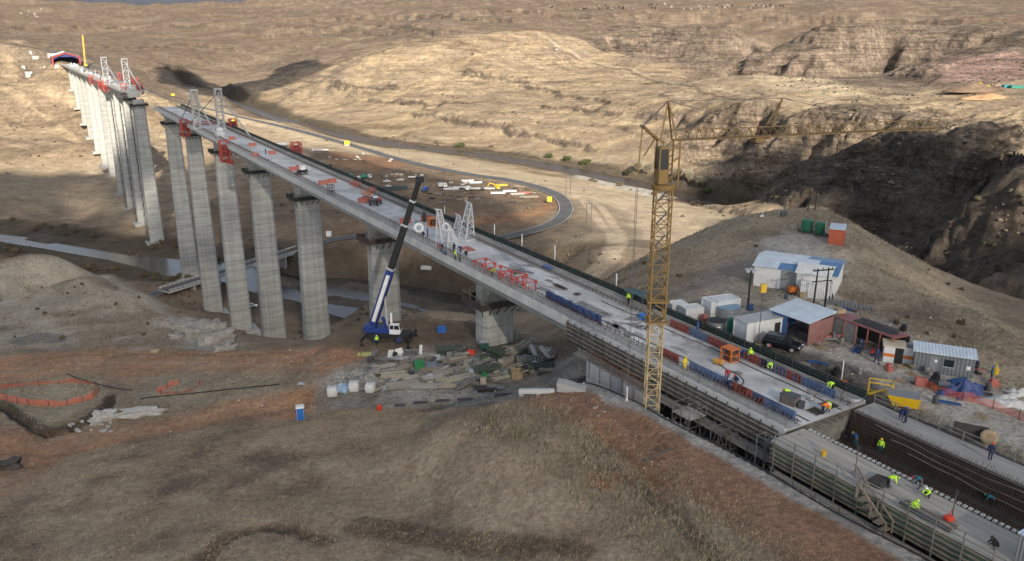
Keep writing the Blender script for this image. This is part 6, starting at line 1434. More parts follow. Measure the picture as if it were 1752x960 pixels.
heap('gravel_heap', 'low heap of dark grey gravel and mesh beside the slab edge below the black car', G(1372, 627), 2.6, 1.1, .6, M('dark_gravel', (.17,.155,.14), .95, 0, .4, 4, .08), 'gravel', -.5, 7)
heap('earth_pile', 'pale plastic covered pile at the right edge behind the orange net', G(1725, 692), 2.4, 1.2, .8, M('white_plastic', (.5,.5,.49), .5, 0, .2, 2, .05), 'pile', -.5, 9, rough=.9)
heap('white_sheet_pile', 'white sheets piled above the plastic covered pile at the right edge', G(1742, 676), 1.6, .9, .7, M('white_plastic', (.5,.5,.49), .5, 0, .2, 2, .05), 'pile', -.3, 12, rough=.9)
p = G(1413, 583); t = thing('scrap_heap', 'pile of rusty red steel pieces in front of the open shed', 'scrap', p)
for k in range(14): a = rng.uniform(0, pi); x, y = rng.uniform(-1.4,1.4), rng.uniform(-.7,.7); z = rng.uniform(.15,.9); MB().bar((x-cos(a)*.9, y-sin(a)*.6, z), (x+cos(a)*.9, y+sin(a)*.6, z+rng.uniform(-.2,.25)), rng.uniform(.1,.3)).build('steel_piece', BRICK if k % 3 else GREY, t)
# orange net fence
def netfence(label, pts, h=1.0, mat=None, zs=None, step=2.2, sag=.12, name='net_fence', tilt=0.):
    P = [G(*q) for q in pts] if zs is None else [Vector(gz(a, c, zs)) for a, c in pts]; P = [Vector(x) for x in smooth(np.array([list(x) for x in P]), 2)]
    o = P[0].copy(); t = thing(name, label, 'fence', o); A, B_, b = [], [], MB(); acc = 0
    for i, q in enumerate(P):
        z = GH(q.x, q.y) if zs is None else q.z; d = (P[min(i+1, len(P)-1)]-P[max(i-1, 0)]).normalized(); nn = Vector((-d.y, d.x, 0))
        top = h+sag*sin(i*1.9)+sag*.6*sin(i*.7); q2 = Vector((q.x, q.y, z))-o; A.append(q2+Vector((0,0,.05))); B_.append(q2+nn*(tilt*h+.1*sin(i*1.3))+Vector((0,0,top)))
        if i: acc += (q-P[i-1]).length
        if i == 0 or acc > step: acc = 0; MB().bar(q2+Vector((0,0,-.2)), q2+Vector((0,0,h+.25)), .07).build('post', STEEL, t)
    n = MB(); n.loft([A, [(a+c)/2+Vector((.04*sin(i*2.2), .04*cos(i*1.7), 0)) for i, (a, c) in enumerate(zip(A, B_))], B_], cap=False, closed=False); n.build('net', mat or ORNET, t); return t
netfence('orange net fence sagging along the edge of the yard at the right', [(1577,660),(1600,672),(1640,684),(1690,696),(1752,722),(1800,745)], .95)
# smaller things of the yard
p = G(1572, 614); t = thing('traffic_cone', 'orange cone standing in front of the grey cabin', 'cone', p); MB().lathe([(.2,.04),(.05,.75),(.03,.78)], n=12).build('cone', M('cone_orange', (.7,.13,.03), .5), t); MB().box(-.26,.26,-.26,.26,0,.045).build('base', BLACK, t)
p = G(1439, 668); t = thing('orange_roller', 'small orange roller plant near the slab edge beside a white post', 'machine', p, -.4); MB().rbox(-.7,.7,-.5,.5,.3,1.1,.12).build('body', ORANGE, t); MB().lathe([(.35,-.5),(.35,.5)], (-.4,0,.35), 16, 'Y').build('drum', STEEL, t); MB().bar((.6,0,1), (1.0,0,1.5), .08).build('handle', BLACK, t)
tag(MB().tube((0,0,0), (0,0,2.6), .07).build('white_post', WHITE, loc=G(1439, 655)), 'single white post beside the small orange roller plant', 'post')
p = G(1505, 676); t = thing('lifting_stand', 'yellow steel lifting frame standing at the slab edge', 'frame', p, -.4); b = MB()
for x in (-1.2, 1.2):
    for y in (-.6, .6): b.bar((x, y, 0), (x, y, 1.5), .1)
for z in (.1, 1.5):
    for y in (-.6, .6): b.bar((-1.2, y, z), (1.2, y, z), .1)
    for x in (-1.2, 1.2): b.bar((x, -.6, z), (x, .6, z), .1)
b.build('steel_frame', YEL, t); MB().bar((-1.1,-.6,.2), (.6,-.5,.9), .4, .1).build('ramp', YEL, t)
p = G(1550, 694); t = thing('yellow_skip', 'bright yellow steel skip with a grey top at the edge of the bay', 'skip', p, -.45); MB().loft([[(-1.3,-.7,.1),(1.1,-.7,.1),(1.1,.7,.1),(-1.3,.7,.1)],[(-1.9,-.95,1.25),(1.3,-.95,1.25),(1.3,.95,1.25),(-1.9,.95,1.25)]]).build('body', M('skip_yellow', (.72,.45,.02), .5, 0, .1, 1), t); MB().box(-1.85, 1.25, -.9, .9, 1.255, 1.3).build('load', GREY, t)
for x in (-1.0, .9): MB().bar((x, -.8, .05), (x, .8, .05), .12).build('skid', STEEL, t)
p = gz(1658, 752, -.4); tag(MB().cbox((0,0,.75), (3.0,.12,1.7), 0, 0).cbox((0,.35,.3),(2.6,.4,.6)).build('dark_board', M('tar_board', (.055,.05,.047), .9, 0, .3, 2), loc=p, rz=-.5), 'dark board leaning at the back of the right hand formwork', 'board')
p = gz(1690, 760, -.2); o = MB().lathe([(.55,-.2),(.75,-.1),(.75,.1),(.55,.2)], (0,0,.75), 20, 'Y').build('cable_drum', CRT, loc=p, rz=-.5); tag(o, 'round timber cable drum beside the worker at the right edge of the bay', 'drum')
b = MB(); tag(b.bar((0,0,.1),(7.5,-3.2,.12),.3,.2).build('ground_beam', STEEL, loc=G(1556,655)), 'dark steel beam lying on the pale yard in front of the grey cabin', 'beam')
p = G(1568, 632); t = thing('workbench', 'low brown workbench with scraps on the yard in front of the cabin', 'bench', p, .1); MB().box(-1,1,-.4,.4,.55,.65).build('top', WOOD, t)
for x in (-.8,.8):
    for y in (-.3,.3): MB().bar((x,y,0),(x,y,.55),.08).build('leg', WOOD, t)
p = G(1583, 660); t = thing('red_toolbox', 'red steel box at the start of the orange net fence', 'box', p, -.3); MB().rbox(-1.1,.1,-.4,.4,0,.95,.05).build('body', BRICK, t); MB().rbox(.3,1.2,-.4,.4,0,.8,.05).build('drum_box', BLACK, t)
p = G(1660, 636); t = thing('scrap_stack', 'low dark stack of scrap beside the grey cabin end', 'scrap', p, -.4)
for k in range(6): MB().cbox((rng.uniform(-1,1), rng.uniform(-.5,.5), .15+.12*k), (rng.uniform(.8,1.8), .3, .14), rng.uniform(-.5,.5)).build('scrap_piece', BRICK if k % 2 else STEEL, t)
p = G(1317+180, 598); 
for px, py, l in ((1703, 640, 'small yellow tank stand on the slope right of the grey cabin'),):
    t = thing('yellow_drum', l, 'drum', G(px, py)); MB().lathe([(.3,0),(.32,.4),(.3,.8)], n=14).build('body', YEL, t); MB().bar((0,0,.8),(0,0,1.3),.1).build('spout', YEL, t)
for px, py, l in ((1304, 371, 'lower small white cross post on the knoll slope'), (1308, 356, 'upper small white cross post on the knoll crest')):
    t = thing('cross_post', l, 'post', G(px, py)); MB().bar((0,0,0),(0,0,1.4),.12).build('post', WHITE, t); MB().bar((-.4,0,.1),(.4,0,.1),.16,.3).build('foot', WHITE, t)
tag(MB().rbox(-.6,.6,-.4,.4,0,.9,.08).bar((0,0,.9),(0,0,2),.08).build('weather_box', STEEL, loc=G(1341, 369)), 'small dark instrument box on the knoll crest', 'box')
for px, py, l in ((1382, 362, 'left thin dark pole on the knoll crest'), (1394, 361, 'right thin dark pole on the knoll crest')):
    t = thing('utility_pole', l, 'power pole', G(px, py)); MB().tube((0,0,0),(0,0,6),.12,.08,7).build('pole', BLACK, t); MB().bar((-.8,0,5.6),(.8,0,5.6),.12).build('crossarm', BLACK, t)

# odds and ends round the sheds
YM = [STEEL, BRICK, CRT, GREY, SCAF, BLACK, M('drum_blue', (.03,.09,.25), .5), ORANGE]
YS = [(1330,575),(1345,560),(1395,590),(1405,596),(1440,590),(1455,584),(1466,600),(1488,590),(1505,600),(1520,634),(1548,628),(1560,640),(1585,640),(1600,650),(1640,652),(1655,664),(1690,668),(1700,660),(1612,668),(1540,652),(1470,640),(1430,640),(1400,622),(1300,590),(1275,586),(1205,548),(1240,574),(1268,572),(1215,562),(1420,512),(1450,530),(1480,540),(1345,512),(1410,500),(1386,516),(1500,556),(1520,566),(1545,566),(1620,690),(1680,712),(1600,690)]
for k, q in enumerate(YS):
    b = MB(); p = G(*q)
    if k % 4 == 0: b.lathe([(.27,0),(.3,.05),(.29,.42),(.3,.45),(.29,.84),(.27,.88)], n=14); nm, lb, c = 'oil_drum', 'oil drum standing among the clutter round the sheds', 'drum'
    elif k % 4 == 1: b.rbox(-.5,.5,-.35,.35,0,.55,.04); b.rbox(-.3,.35,-.25,.25,.551,.9,.05); nm, lb, c = 'stacked_boxes', 'pair of stacked boxes among the clutter round the sheds', 'boxes'
    elif k % 4 == 2:
        for j in range(6): b.bar((-1.1+rng.uniform(-.3,.3), -.3+.12*j, .05+.06*(j % 3)), (1.1, -.3+.12*j+rng.uniform(-.2,.2), .06+.08*(j % 3)), .09)
        nm, lb, c = 'loose_bars', 'loose bars lying among the clutter round the sheds', 'bars'
    else:
        for j in range(5): b.box(-.5, .5, -.5+j*.22, -.36+j*.22, .1, .13)
        for x in (-.45, 0, .45): b.box(x-.05, x+.05, -.5, .52, 0, .098)
        nm, lb, c = 'pallet', 'timber pallet lying among the clutter round the sheds', 'pallet'
    tag(b.build(nm, YM[k % 8] if c != 'pallet' else CRT, loc=p, rz=rng.uniform(0, 3)), lb, c, c+' round the sheds')
# ---------------------------------------------------------------- material yard by the first pier
def gy_(px, py): return G(px, py)
BAG = M('white_bag', (.60,.60,.59), .85, 0, .12, 2, .04, dirt=(.42,.40,.37))
def bag(label, px, py, s=1.3, rz=.2):
    b = MB(); n = 16; R = []
    for z, r in ((0,.46),(.12,.52),(.5,.55),(.85,.53),(1,.47),(1.04,.2)):
        R.append([(s*r*(abs(cos(a))**.45)*(1 if cos(a) > 0 else -1)*(1+.03*sin(3*a+z*5)), s*r*(abs(sin(a))**.45)*(1 if sin(a) > 0 else -1), s*z*.95) for a in [2*pi*i/n+.05 for i in range(n)]])
    b.loft(R); t = thing('bulk_bag', label, 'bag', gy_(px, py), rz, 'white bulk bags at the yard edge'); b.build('sack', BAG, t, smooth=True)
    h = MB()
    for x in (-.45, .45):
        for y in (-.45, .45): h.bar((x*s, y*s, .9*s), (x*s*.5, y*s*.5, 1.15*s), .07)
    h.build('lifting_loop', BAG, t)
bag('white bulk bag at the very left tip of the material yard', 569, 677, 1.5); bag('white bulk bag beside the blue plastic bundle', 606, 668, 1.5, .1); bag('white bulk bag third from the left tip of the yard', 634, 670, 1.4, -.1)
heap('plastic_bundle', 'pale blue plastic wrapped bundle between the white bulk bags', gy_(587, 665), 1.9, 1.0, .9, M('pale_blue_plastic', (.30,.42,.55), .4, 0, .35, 2, .05), 'bundle', .2, 21, rough=.7)
for px, py, l, sd in ((612, 643, 'grey heap of wrapped steel parts at the back left of the yard', 31), (632, 652, 'grey heap of bent sheet parts beside the timber at the left of the yard', 33)):
    heap('steel_heap', l, gy_(px, py), 1.6, 1.1, 1.3, M('heap_grey', (.27,.26,.245), .7, .2, .4, 3, .08), 'heap', .3, sd, rough=.9)
TIM = [M('timber_%s' % n_, c, .85, 0, .25, 1.4, .01, stretch=(.3,2,2), dirt=(.22,.19,.16), dirt_k=.4) for n_, c in (('tan', (.40,.36,.295)), ('grey', (.36,.35,.33)), ('yellow', (.45,.40,.28)), ('brown', (.27,.225,.18)))]
def timber(label, px, py, L_, w, h, rz, m, n=None, mess=.1):
    t = thing('timber_stack', label, 'timber', gy_(px, py), rz, 'timber stacks in the material yard')
    nz = max(1, int(h/.16)); ny = max(2, int(w/.26))
    for m_ in (0, 1):
        b = MB()
        for k in range(nz):
            for j in range(ny):
                if rng.random() < .12*k/nz+.05 or (j+k) % 2 != m_: continue
                y = -w/2+(j+.5)*w/ny; dx = rng.uniform(-mess, mess)*3; a = rng.uniform(-mess, mess)*.25
                b.cbox((dx, y, .18+k*.16), (L_*rng.uniform(.85, 1), .2, .11), a)
        if b.v: b.build('planks', m if m_ else TIM[rng.randrange(4)], t)
    b = MB()
    for x in (-L_*.3, L_*.3): b.bar((x, -w/2, .05), (x, w/2, .05), .1)
    b.build('bearer', WOOD, t)
ts = [(650,655,3.4,1.6,.5,.7,0),(676,648,4.4,1.6,.9,.15,2),(690,662,4.8,1.8,.7,.3,1),(668,640,3.2,1.4,.6,-.3,1),(704,652,2.6,1.4,.7,.5,0),(726,664,4.6,1.3,.6,.02,1),(756,662,4.4,1.3,.6,.02,0),(742,650,3.5,1.4,.7,.4,1),(770,654,4.2,1.5,.6,.35,2),(794,648,4.4,1.5,.6,.4,1),(758,640,3.0,1.5,.5,-.2,1),(780,636,2.6,1.3,.5,.6,3),
      (734,634,2.6,1.2,.5,.2,3),(862,648,4.6,.9,.4,.5,2),(882,603,3.0,2.0,.9,.8,1),(896,595,3.2,1.6,.8,1.1,0),(660,628,3.2,1.4,.4,.4,1),(690,632,3.0,1.3,.5,1.0,0),(640,668-30,2.8,1.2,.5,1.2,1),(850,628,3.0,1.3,.5,-.4,3),(870,618,2.6,1.4,.6,.5,1),(800,628,3.4,1.4,.4,.1,1)]
adj = ['low','tall','long','small','neat','loose','pale','narrow','wide','rough','short','untidy','brown','yellowish','grey','stepped','flat','thin','crooked','broad','worn','plain']
whr = ['beside the third white bag','yellowish, in the middle of the left half of the yard','in front of the yellow stack','behind the yellow stack','left of the green box','along the front edge, left one of two','along the front edge, right one of two','behind the two front edge stacks','with pale boards behind the right front stack','nearest the dark mesh panel','right of the green box, half way back','dark brown, left of the green truss','below the grey blue box','yellow, left of the timber crate','nearest the first pier foot','leaning at the right of the first pier foot','at the back left behind the grey heap','at the back behind the tall stack','next to the grey heaps','at the left end of the green truss','right of the green truss','at the back beside the red machine']
for (px, py, L_, w, h, rz, mi), a, q in zip(ts, adj, whr): timber('%s stack of planks %s' % (a, q), px, py, L_, w, h, rz, TIM[mi])
def panel_truss(label, px, py, L_, w, h, rz, mat):
    t = thing('formwork_truss', label, 'formwork', gy_(px, py), rz, 'green formwork girders in the yard'); b = MB()
    for y in np.linspace(-w/2, w/2, 4): b.bar((-L_/2, y, h), (L_/2, y, h), .16); b.bar((-L_/2, y, .12), (L_/2, y, .12), .16); [b.bar((-L_/2+L_*k/8, y, .12), (-L_/2+L_*(k+.5)/8, y, h), .09) or b.bar((-L_/2+L_*(k+.5)/8, y, h), (-L_/2+L_*(k+1)/8, y, .12), .09) for k in range(8)]
    b.build('girder', mat, t); b = MB()
    for k in range(9): b.bar((-L_/2+L_*k/8, -w/2, h+.1), (-L_/2+L_*k/8, w/2, h+.1), .1)
    b.build('cross_bar', mat, t)
GRP = M('girder_green', (.07,.10,.08), .7, .1, .3, 2, dirt=(.2,.19,.16), dirt_k=.5)
panel_truss('long green girder set lying at the back of the yard under the crane boom side', 770, 604, 4.0, 1.2, 1.0, .25, GRP)
panel_truss('big green girder set in the middle right of the yard', 834, 640, 4.2, 1.8, 1.2, .3, GRP)
panel_truss('green girder set at the right end of the yard before the grey ramp', 926, 634, 4.2, 1.8, 1.0, .05, GRP)
panel_truss('grey green girder set behind the right hand one, under pale beams', 905, 622, 4.0, 1.6, .9, .1, M('girder_grey', (.2,.215,.2), .7, .1, .3, 2))
panel_truss('green scaffold girders stacked against the first pier foot', 849, 612, 3.4, 1.2, 1.3, -.7, GRP)
for px, py, L_, rz, l in ((914, 612, 3.4, 1.9, 'left pale concrete beam leaning over the green girders'), (934, 614, 3.2, 2.1, 'right pale concrete beam leaning over the green girders')):
    t = thing('precast_beam', l, 'beam', gy_(px, py), rz); MB().bar((-L_/2,0,.2),(L_/2,0,1.6),.55,.4).build('beam', PALE, t); MB().bar((L_/2-.4,.4,.0),(L_/2-.3,.1,1.2),.2).build('prop', WOOD, t)
def box(label, px, py, w, d, h, rz, mat, name='site_box', cat='box', lid=None):
    t = thing(name, label, cat, gy_(px, py), rz); MB().rbox(-w/2, w/2, -d/2, d/2, .06, h, .05).build('body', mat, t); MB().box(-w/2-.04, w/2+.04, -d/2-.04, d/2+.04, h+.005, h+.07).build('lid', lid or mat, t)
    b = MB()
    for x in (-w*.35, w*.35): b.bar((x, -d/2, .03), (x, d/2, .03), .1)
    b.build('skid', STEEL, t); return t
BGR = M('bright_green', (.03,.22,.07), .5, 0, .2, 1.4)
box('bright green steel box at the back left of the yard', 718, 631, 1.5, 1.1, 1.3, .1, BGR); box('small bright green box in front of the big girder set', 829, 649, .8, .7, 1.0, .1, BGR); box('flat bright green box lying right of the red machine', 830, 618, 1.0, .6, .5, .3, BGR)
box('grey blue box right of the bright green steel box', 738, 630, 1.6, 1.0, .8, .1, M('grey_blue', (.17,.21,.27), .6)); box('red machine with a dark top at the back of the yard', 806, 606, 1.2, .9, 1.0, 0, M('bright_red', (.62,.06,.03), .4), 'red_machine', 'machine', STEEL)
box('dark green crate with an open grey top beside the first pier', 829, 598, 1.4, 1.2, 1.4, .1, M('deep_green', (.03,.09,.08), .6), lid=LGREY); box('small dark crate behind the bright green box, back of the yard', 702, 612, 2.0, 1.2, .9, 0, M('dirty_steel', (.15,.13,.12), .8, .2, .3, 2))
crate('square timber crate standing alone on the right part of the yard', 884, 646, 1.7, 1.2, .1)
t = thing('formwork_sheet', 'dark mesh panel resting on two pale blocks at the front of the yard', 'panel', gy_(831, 668), .02); MB().box(-1.7,1.7,-.8,.8,.42,.5).build('dark_sheet', M('panel_dark', (.055,.045,.055), .8, 0, .3, 3), t)
for x in (-1.4, 1.4): MB().box(x-.15, x+.15, -.8, .8, 0, .415).build('block', PALE, t)
for k, (px, py, w, l) in enumerate(((684, 694, 1.5, 'dark flat sheet on the ground at the front of the yard, leftmost of five'), (719, 690, 2.0, 'dark flat sheet on the ground, second of five along the grass edge'), (757, 687, 1.9, 'dark flat sheet on the ground, middle of five along the grass edge'), (796, 684, 2.4, 'dark flat sheet on the ground, fourth of five along the grass edge'), (868, 677, 3.6, 'long dark flat sheet on the ground, the rightmost of five'))):
    t = thing('flat_sheet', l, 'sheet', gy_(px, py), .1, 'dark sheets along the grass edge'); MB().box(-w/2, w/2, -.55, .55, .05, .1).build('sheet', M('sheet_dark', (.075,.07,.08), .85, 0, .3, 2), t); MB().box(-w/2, w/2, -.6, -.56, 0, .14).build('edge_batten', WOOD, t)
t = thing('precast_beam', 'pale concrete beam with square feet at the front right of the yard', 'beam', gy_(918, 676), .02); MB().rbox(-2.1,2.1,-.3,.3,.3,.75,.05).build('beam', PALE, t)
for x in (-1.8, .2, 1.9): MB().box(x-.25,x+.25,-.35,.35,0,.295).build('foot', CONC, t)
t = thing('concrete_wedge', 'grey sloping concrete wedge beside the dark puddle at the ramp', 'block', gy_(978, 668), -.15); MB().exty([(-1.7,0),(1.7,0),(1.7,.35),(-.9,1.1),(-1.7,1.1)], -.7, .7).build('block', CONC, t)
t = thing('white_hoarding', 'pair of white panels propped beside the mobile crane', 'panel', gy_(676, 610), .3)
MB().cbox((-.7,0,.6),(1.1,.1,1.3),.5,.25).build('panel', WHITE, t); MB().cbox((.8,.2,.6),(1.2,.1,1.4),-.2,-.3).build('panel', WHITE, t); MB().rbox(-.4,.4,-.3,.5,0,.7,.05).build('dark_box', BLACK, t)
tag(MB().cbox((0,0,.8),(.5,.12,1.7),.2,.1).box(-.4,.4,-.3,.3,0,.06).build('white_sign', WHITE, loc=gy_(720, 606)), 'white upright board at the back of the yard', 'sign')
tag(MB().rbox(-1.0,1.0,-.4,.4,0,.5,.1).rbox(-1.7,-1.1,-.3,.3,0,.4,.08).build('yellow_slings', M('yellow_green', (.35,.36,.13), .7, 0, .3, 2), loc=gy_(629, 608)), 'yellowish pile of lifting slings left of the mobile crane', 'slings')
b = MB(); b.bar((-1.2,0,0),(-1.2,0,1.4),.1); b.bar((1.2,0,0),(1.2,0,1.2),.1); b.bar((-1.2,0,1.4),(1.2,0,1.3),.1); b.bar((1.2,0,1.3),(1.3,.2,.2),.1); tag(b.build('pipe_rail', LGREY, loc=gy_(896, 582)), 'pale bent pipe rail behind the first pier', 'rail')
tag(MB().rbox(-.8,.8,-.5,.5,0,1,.08).box(-.6,.6,-.35,.35,1,1.15).build('blue_bin', M('bin_blue', (.03,.12,.42), .5), loc=gy_(756, 568)), 'small blue bin alone under the bridge left of the first pier', 'bin')
t = thing('red_drum', 'small red drum standing on the yard edge by the grass', 'drum', gy_(649, 700)); MB().lathe([(.38,0),(.42,.1),(.42,.75),(.36,.85)], n=16).build('body', M('bright_red', (.62,.06,.03), .4), t); MB().lathe([(.3,.86),(.3,.9)], n=14).build('lid', BRICK, t)
t = thing('portable_toilet', 'blue portable toilet with a white roof standing on the red track', 'toilet', gy_(515, 719), .25)
PT = M('toilet_blue', (.02,.12,.42), .45, 0, .12, 1.2); MB().rbox(-.58,.58,-.58,.58,.1,2.05,.05).build('cabin', PT, t); MB().rbox(-.62,.62,-.62,.62,2.055,2.3,.14).build('roof', WHITE, t); MB().box(-.35,.35,-.615,-.585,.25,1.95).build('door', M('toilet_door', (.03,.17,.5), .45), t); MB().box(-.62,.62,-.62,.62,0,.1).build('base', STEEL, t); MB().box(-.5,-.46,-.61,-.585,.3,1.9).build('white_trim', WHITE, t); MB().box(.46,.5,-.61,-.585,.3,1.9).build('white_trim', WHITE, t)
tag(MB().cbox((0,0,.04),(1.5,.9,.04),.1).build('board', LGREY, loc=gy_(518, 657)), 'pale board lying on the red earth left of the yard', 'board')
# sticks, tubes and small boxes strewn between the stacks
LM = [TIM[0], TIM[1], SCAF, STEEL, LGREY, SCAF, GREY, TIM[3]]
for k in range(190):
    px = rng.uniform(605, 945); py = rng.uniform(603, 668) if px < 870 else rng.uniform(595, 642)
    if px+ (py-600)*1.0 < 640: continue
    p = gy_(px, py); L_ = rng.uniform(1.0, 3.6); a = rng.uniform(-.6, 1.2); z = rng.uniform(.08, .5); b = MB()
    if k % 5 == 0: b.rbox(-.45, .45, -.35, .35, 0, rng.uniform(.4, 1.0), .04); nm, lb, c = 'small_crate', 'small crate among the stacks of the yard', 'crate'
    elif k % 3 == 0:
        for j in range(6): b.bar((-L_/2+rng.uniform(-.3,.3), -.4+j*.15, z+.07*(j % 3)), (L_/2, -.4+j*.15+rng.uniform(-.2,.2), z+rng.uniform(0,.3)), .08)
        nm, lb, c = 'tube_bundle', 'bundle of loose tubes among the stacks of the yard', 'tubes'
    else:
        for j in range(4): b.bar((-L_/2, rng.uniform(-.5,.5), z*rng.random()), (L_/2, rng.uniform(-.5,.5), z+rng.uniform(0,.5)), rng.uniform(.1,.22), .08)
        nm, lb, c = 'loose_timber', 'loose boards thrown among the stacks of the yard', 'boards'
    tag(b.build(nm, LM[k % 8], loc=p, rz=a), lb, c, c+' strewn in the material yard')
# ---------------------------------------------------------------- left foreground
netfence('orange net ring round the grass plot at the left, closed', [(-30,668),(40,660),(110,655),(160,656),(173,668),(160,684),(110,695),(40,694),(-30,680)], .9, tilt=-.5, sag=.15)
netfence('short fallen piece of orange net on the grass right of the plot', [(308,656),(290,664),(268,676),(290,676),(326,672),(343,657)], .7, tilt=-.7, sag=.2)
RK = M('white_rock', (.42,.41,.39), .9, 0, .18, 1.2, .08, dirt=(.30,.27,.235), dirt_k=.6); RKG = M('pale_cliff', (.29,.27,.24), .9, 0, .35, .9, .35, dirt=(.22,.20,.175), dirt_k=.7)
def rock(label, loc, rx, ry, rz_, seed, mat, ang=0, group=None, name='rock', cat='rock'):
    bm = bmesh.new(); bmesh.ops.create_icosphere(bm, subdivisions=4, radius=1)
    for v in bm.verts:
        c = v.co.copy(); n_ = float(perlin(c.x*1.3+seed, c.y*1.3+c.z*1.7, seed))+.5*float(perlin(c.x*3+seed, c.z*3+c.y*2, seed+3))+.2*float(perlin(c.x*8+seed, c.z*8+c.y*6, seed+5))
        f = 1+.35*n_; c = Vector((max(-.8, min(.8, c.x)), max(-.75, min(.75, c.y)), max(-.7, min(.62, c.z))))*f; v.co = (c.x*rx*1.2, c.y*ry*1.2, c.z*rz_*1.4)
    me = bpy.data.meshes.new(name); bm.to_mesh(me); bm.free(); me.materials.append(mat); me.polygons.foreach_set('use_smooth', [name == 'cliff_rock']*len(me.polygons)); o = bpy.data.objects.new(name, me); COL.objects.link(o); o.location = loc; o.rotation_euler = (0,0,ang); return tag(o, label, cat, group)
def rp(px, py, up=0): p = G(px, py); return (p.x, p.y, p.z+up)
rock('long white slab of broken concrete rock beside the red track', rp(246, 712, .45), 3.6, .9, .8, 3, RK, .12); rock('pointed white rock left of the long white slab', rp(181, 718, .5), 1.7, .8, 1.1, 8, RK, .1); rock('small white rock chunk left of the pointed white rock', rp(163, 722, .2), .9, .5, .4, 9, RK)
for k in range(26):
    rock('small white rubble stone on the slope left of the white slab', rp(rng.uniform(118, 190), rng.uniform(722, 740), .05), rng.uniform(.12,.4), rng.uniform(.1,.3), rng.uniform(.1,.25), k, RK, rng.uniform(0,3), 'white rubble stones beside the slab', 'rubble_stone', 'stone')
for k, (px, py, a, b_, c, l) in enumerate(((350,574,4.5,3,3.2,'large pale rock face at the end of the spur, middle bulge'), (372,588,3.6,2.6,2.8,'large pale rock face at the end of the spur, right bulge by the track'), (332,562,4.2,2.4,2.2,'pale rock ledge high on the spur end, left of the bulges'), (385,600,2.2,1.6,1.6,'low pale rock at the foot of the spur end'), (318,575,3.2,2,1.4,'grey rock ledge below the left of the spur end'))):
    rock(l, rp(px, py, -.3), a, b_, c, 40+k, RKG, .4, name='cliff_rock')
rock('beige boulder at the foot of the spur beside the track', rp(266, 603, .2), .8, .6, .5, 60, M('beige_rock', (.38,.30,.2), .9, 0, .2, 1), .3); rock('dark rock at the far left edge of the red track', rp(12, 802, .2), 1.6, 1.1, .9, 61, M('dark_rock', (.07,.062,.055), .9, 0, .3, 1, .05), .3)
for pts, l in (([(114,640),(140,650),(185,662),(225,668)], 'black hose running from the plot to the right down the bank'), ([(240,684),(255,682),(320,675),(400,667),(479,659)], 'long black hose along the red track left of the toilet')):
    P = [G(*q)+Vector((0,0,.08)) for q in pts]; P = smooth(np.array([list(x) for x in P]), 2); tag(MB().path([(x, y, max(z, GH(x, y)+.06)) for x, y, z in P], .09, 5).build('hose', BLACK), l, 'hose')
pts = [W(s, 54.1+.25*sin(s*.3), 0) for s in np.linspace(78, 20, 60)]; tag(MB().path([(x, y, GH(x, y)+.08) for x, y, _ in pts], .07, 5).build('hose', BLACK), 'dark hose lying along the lip of the trench', 'hose')
for px, py, h, l in ((1006,690,1.6,'tripod of thin dark sticks on the bare soil of the mound ridge'), (952,690,2.0,'thin dark stake on the grass crest left of the tripod')):
    b = MB()
    for k in range(3 if px > 1000 else 1): b.bar((.35*cos(k*2.1), .35*sin(k*2.1), -.1), (0,0,h), .06)
    tag(b.build('stake', STEEL, loc=G(px, py)), l, 'stake')
tag(MB().tube((0,0,-.2),(0,0,1.7),.12,n=10).build('white_pipe_post', WHITE, loc=G(1072, 686)), 'white pipe post on the verge left of the tower crane foot', 'post'); tag(MB().rbox(-.9,.9,-.4,.4,0,.35,.06).build('white_block', WHITE, loc=G(1050, 668), rz=-.2), 'flat white block on the verge near the chamber wall', 'block')
tag(MB().bar((-1.6,-.9,.25),(1.6,.9,.6),.1).build('fallen_pole', STEEL, loc=G(1125, 785)), 'dark pole lying on the grass bank of the mound', 'pole')
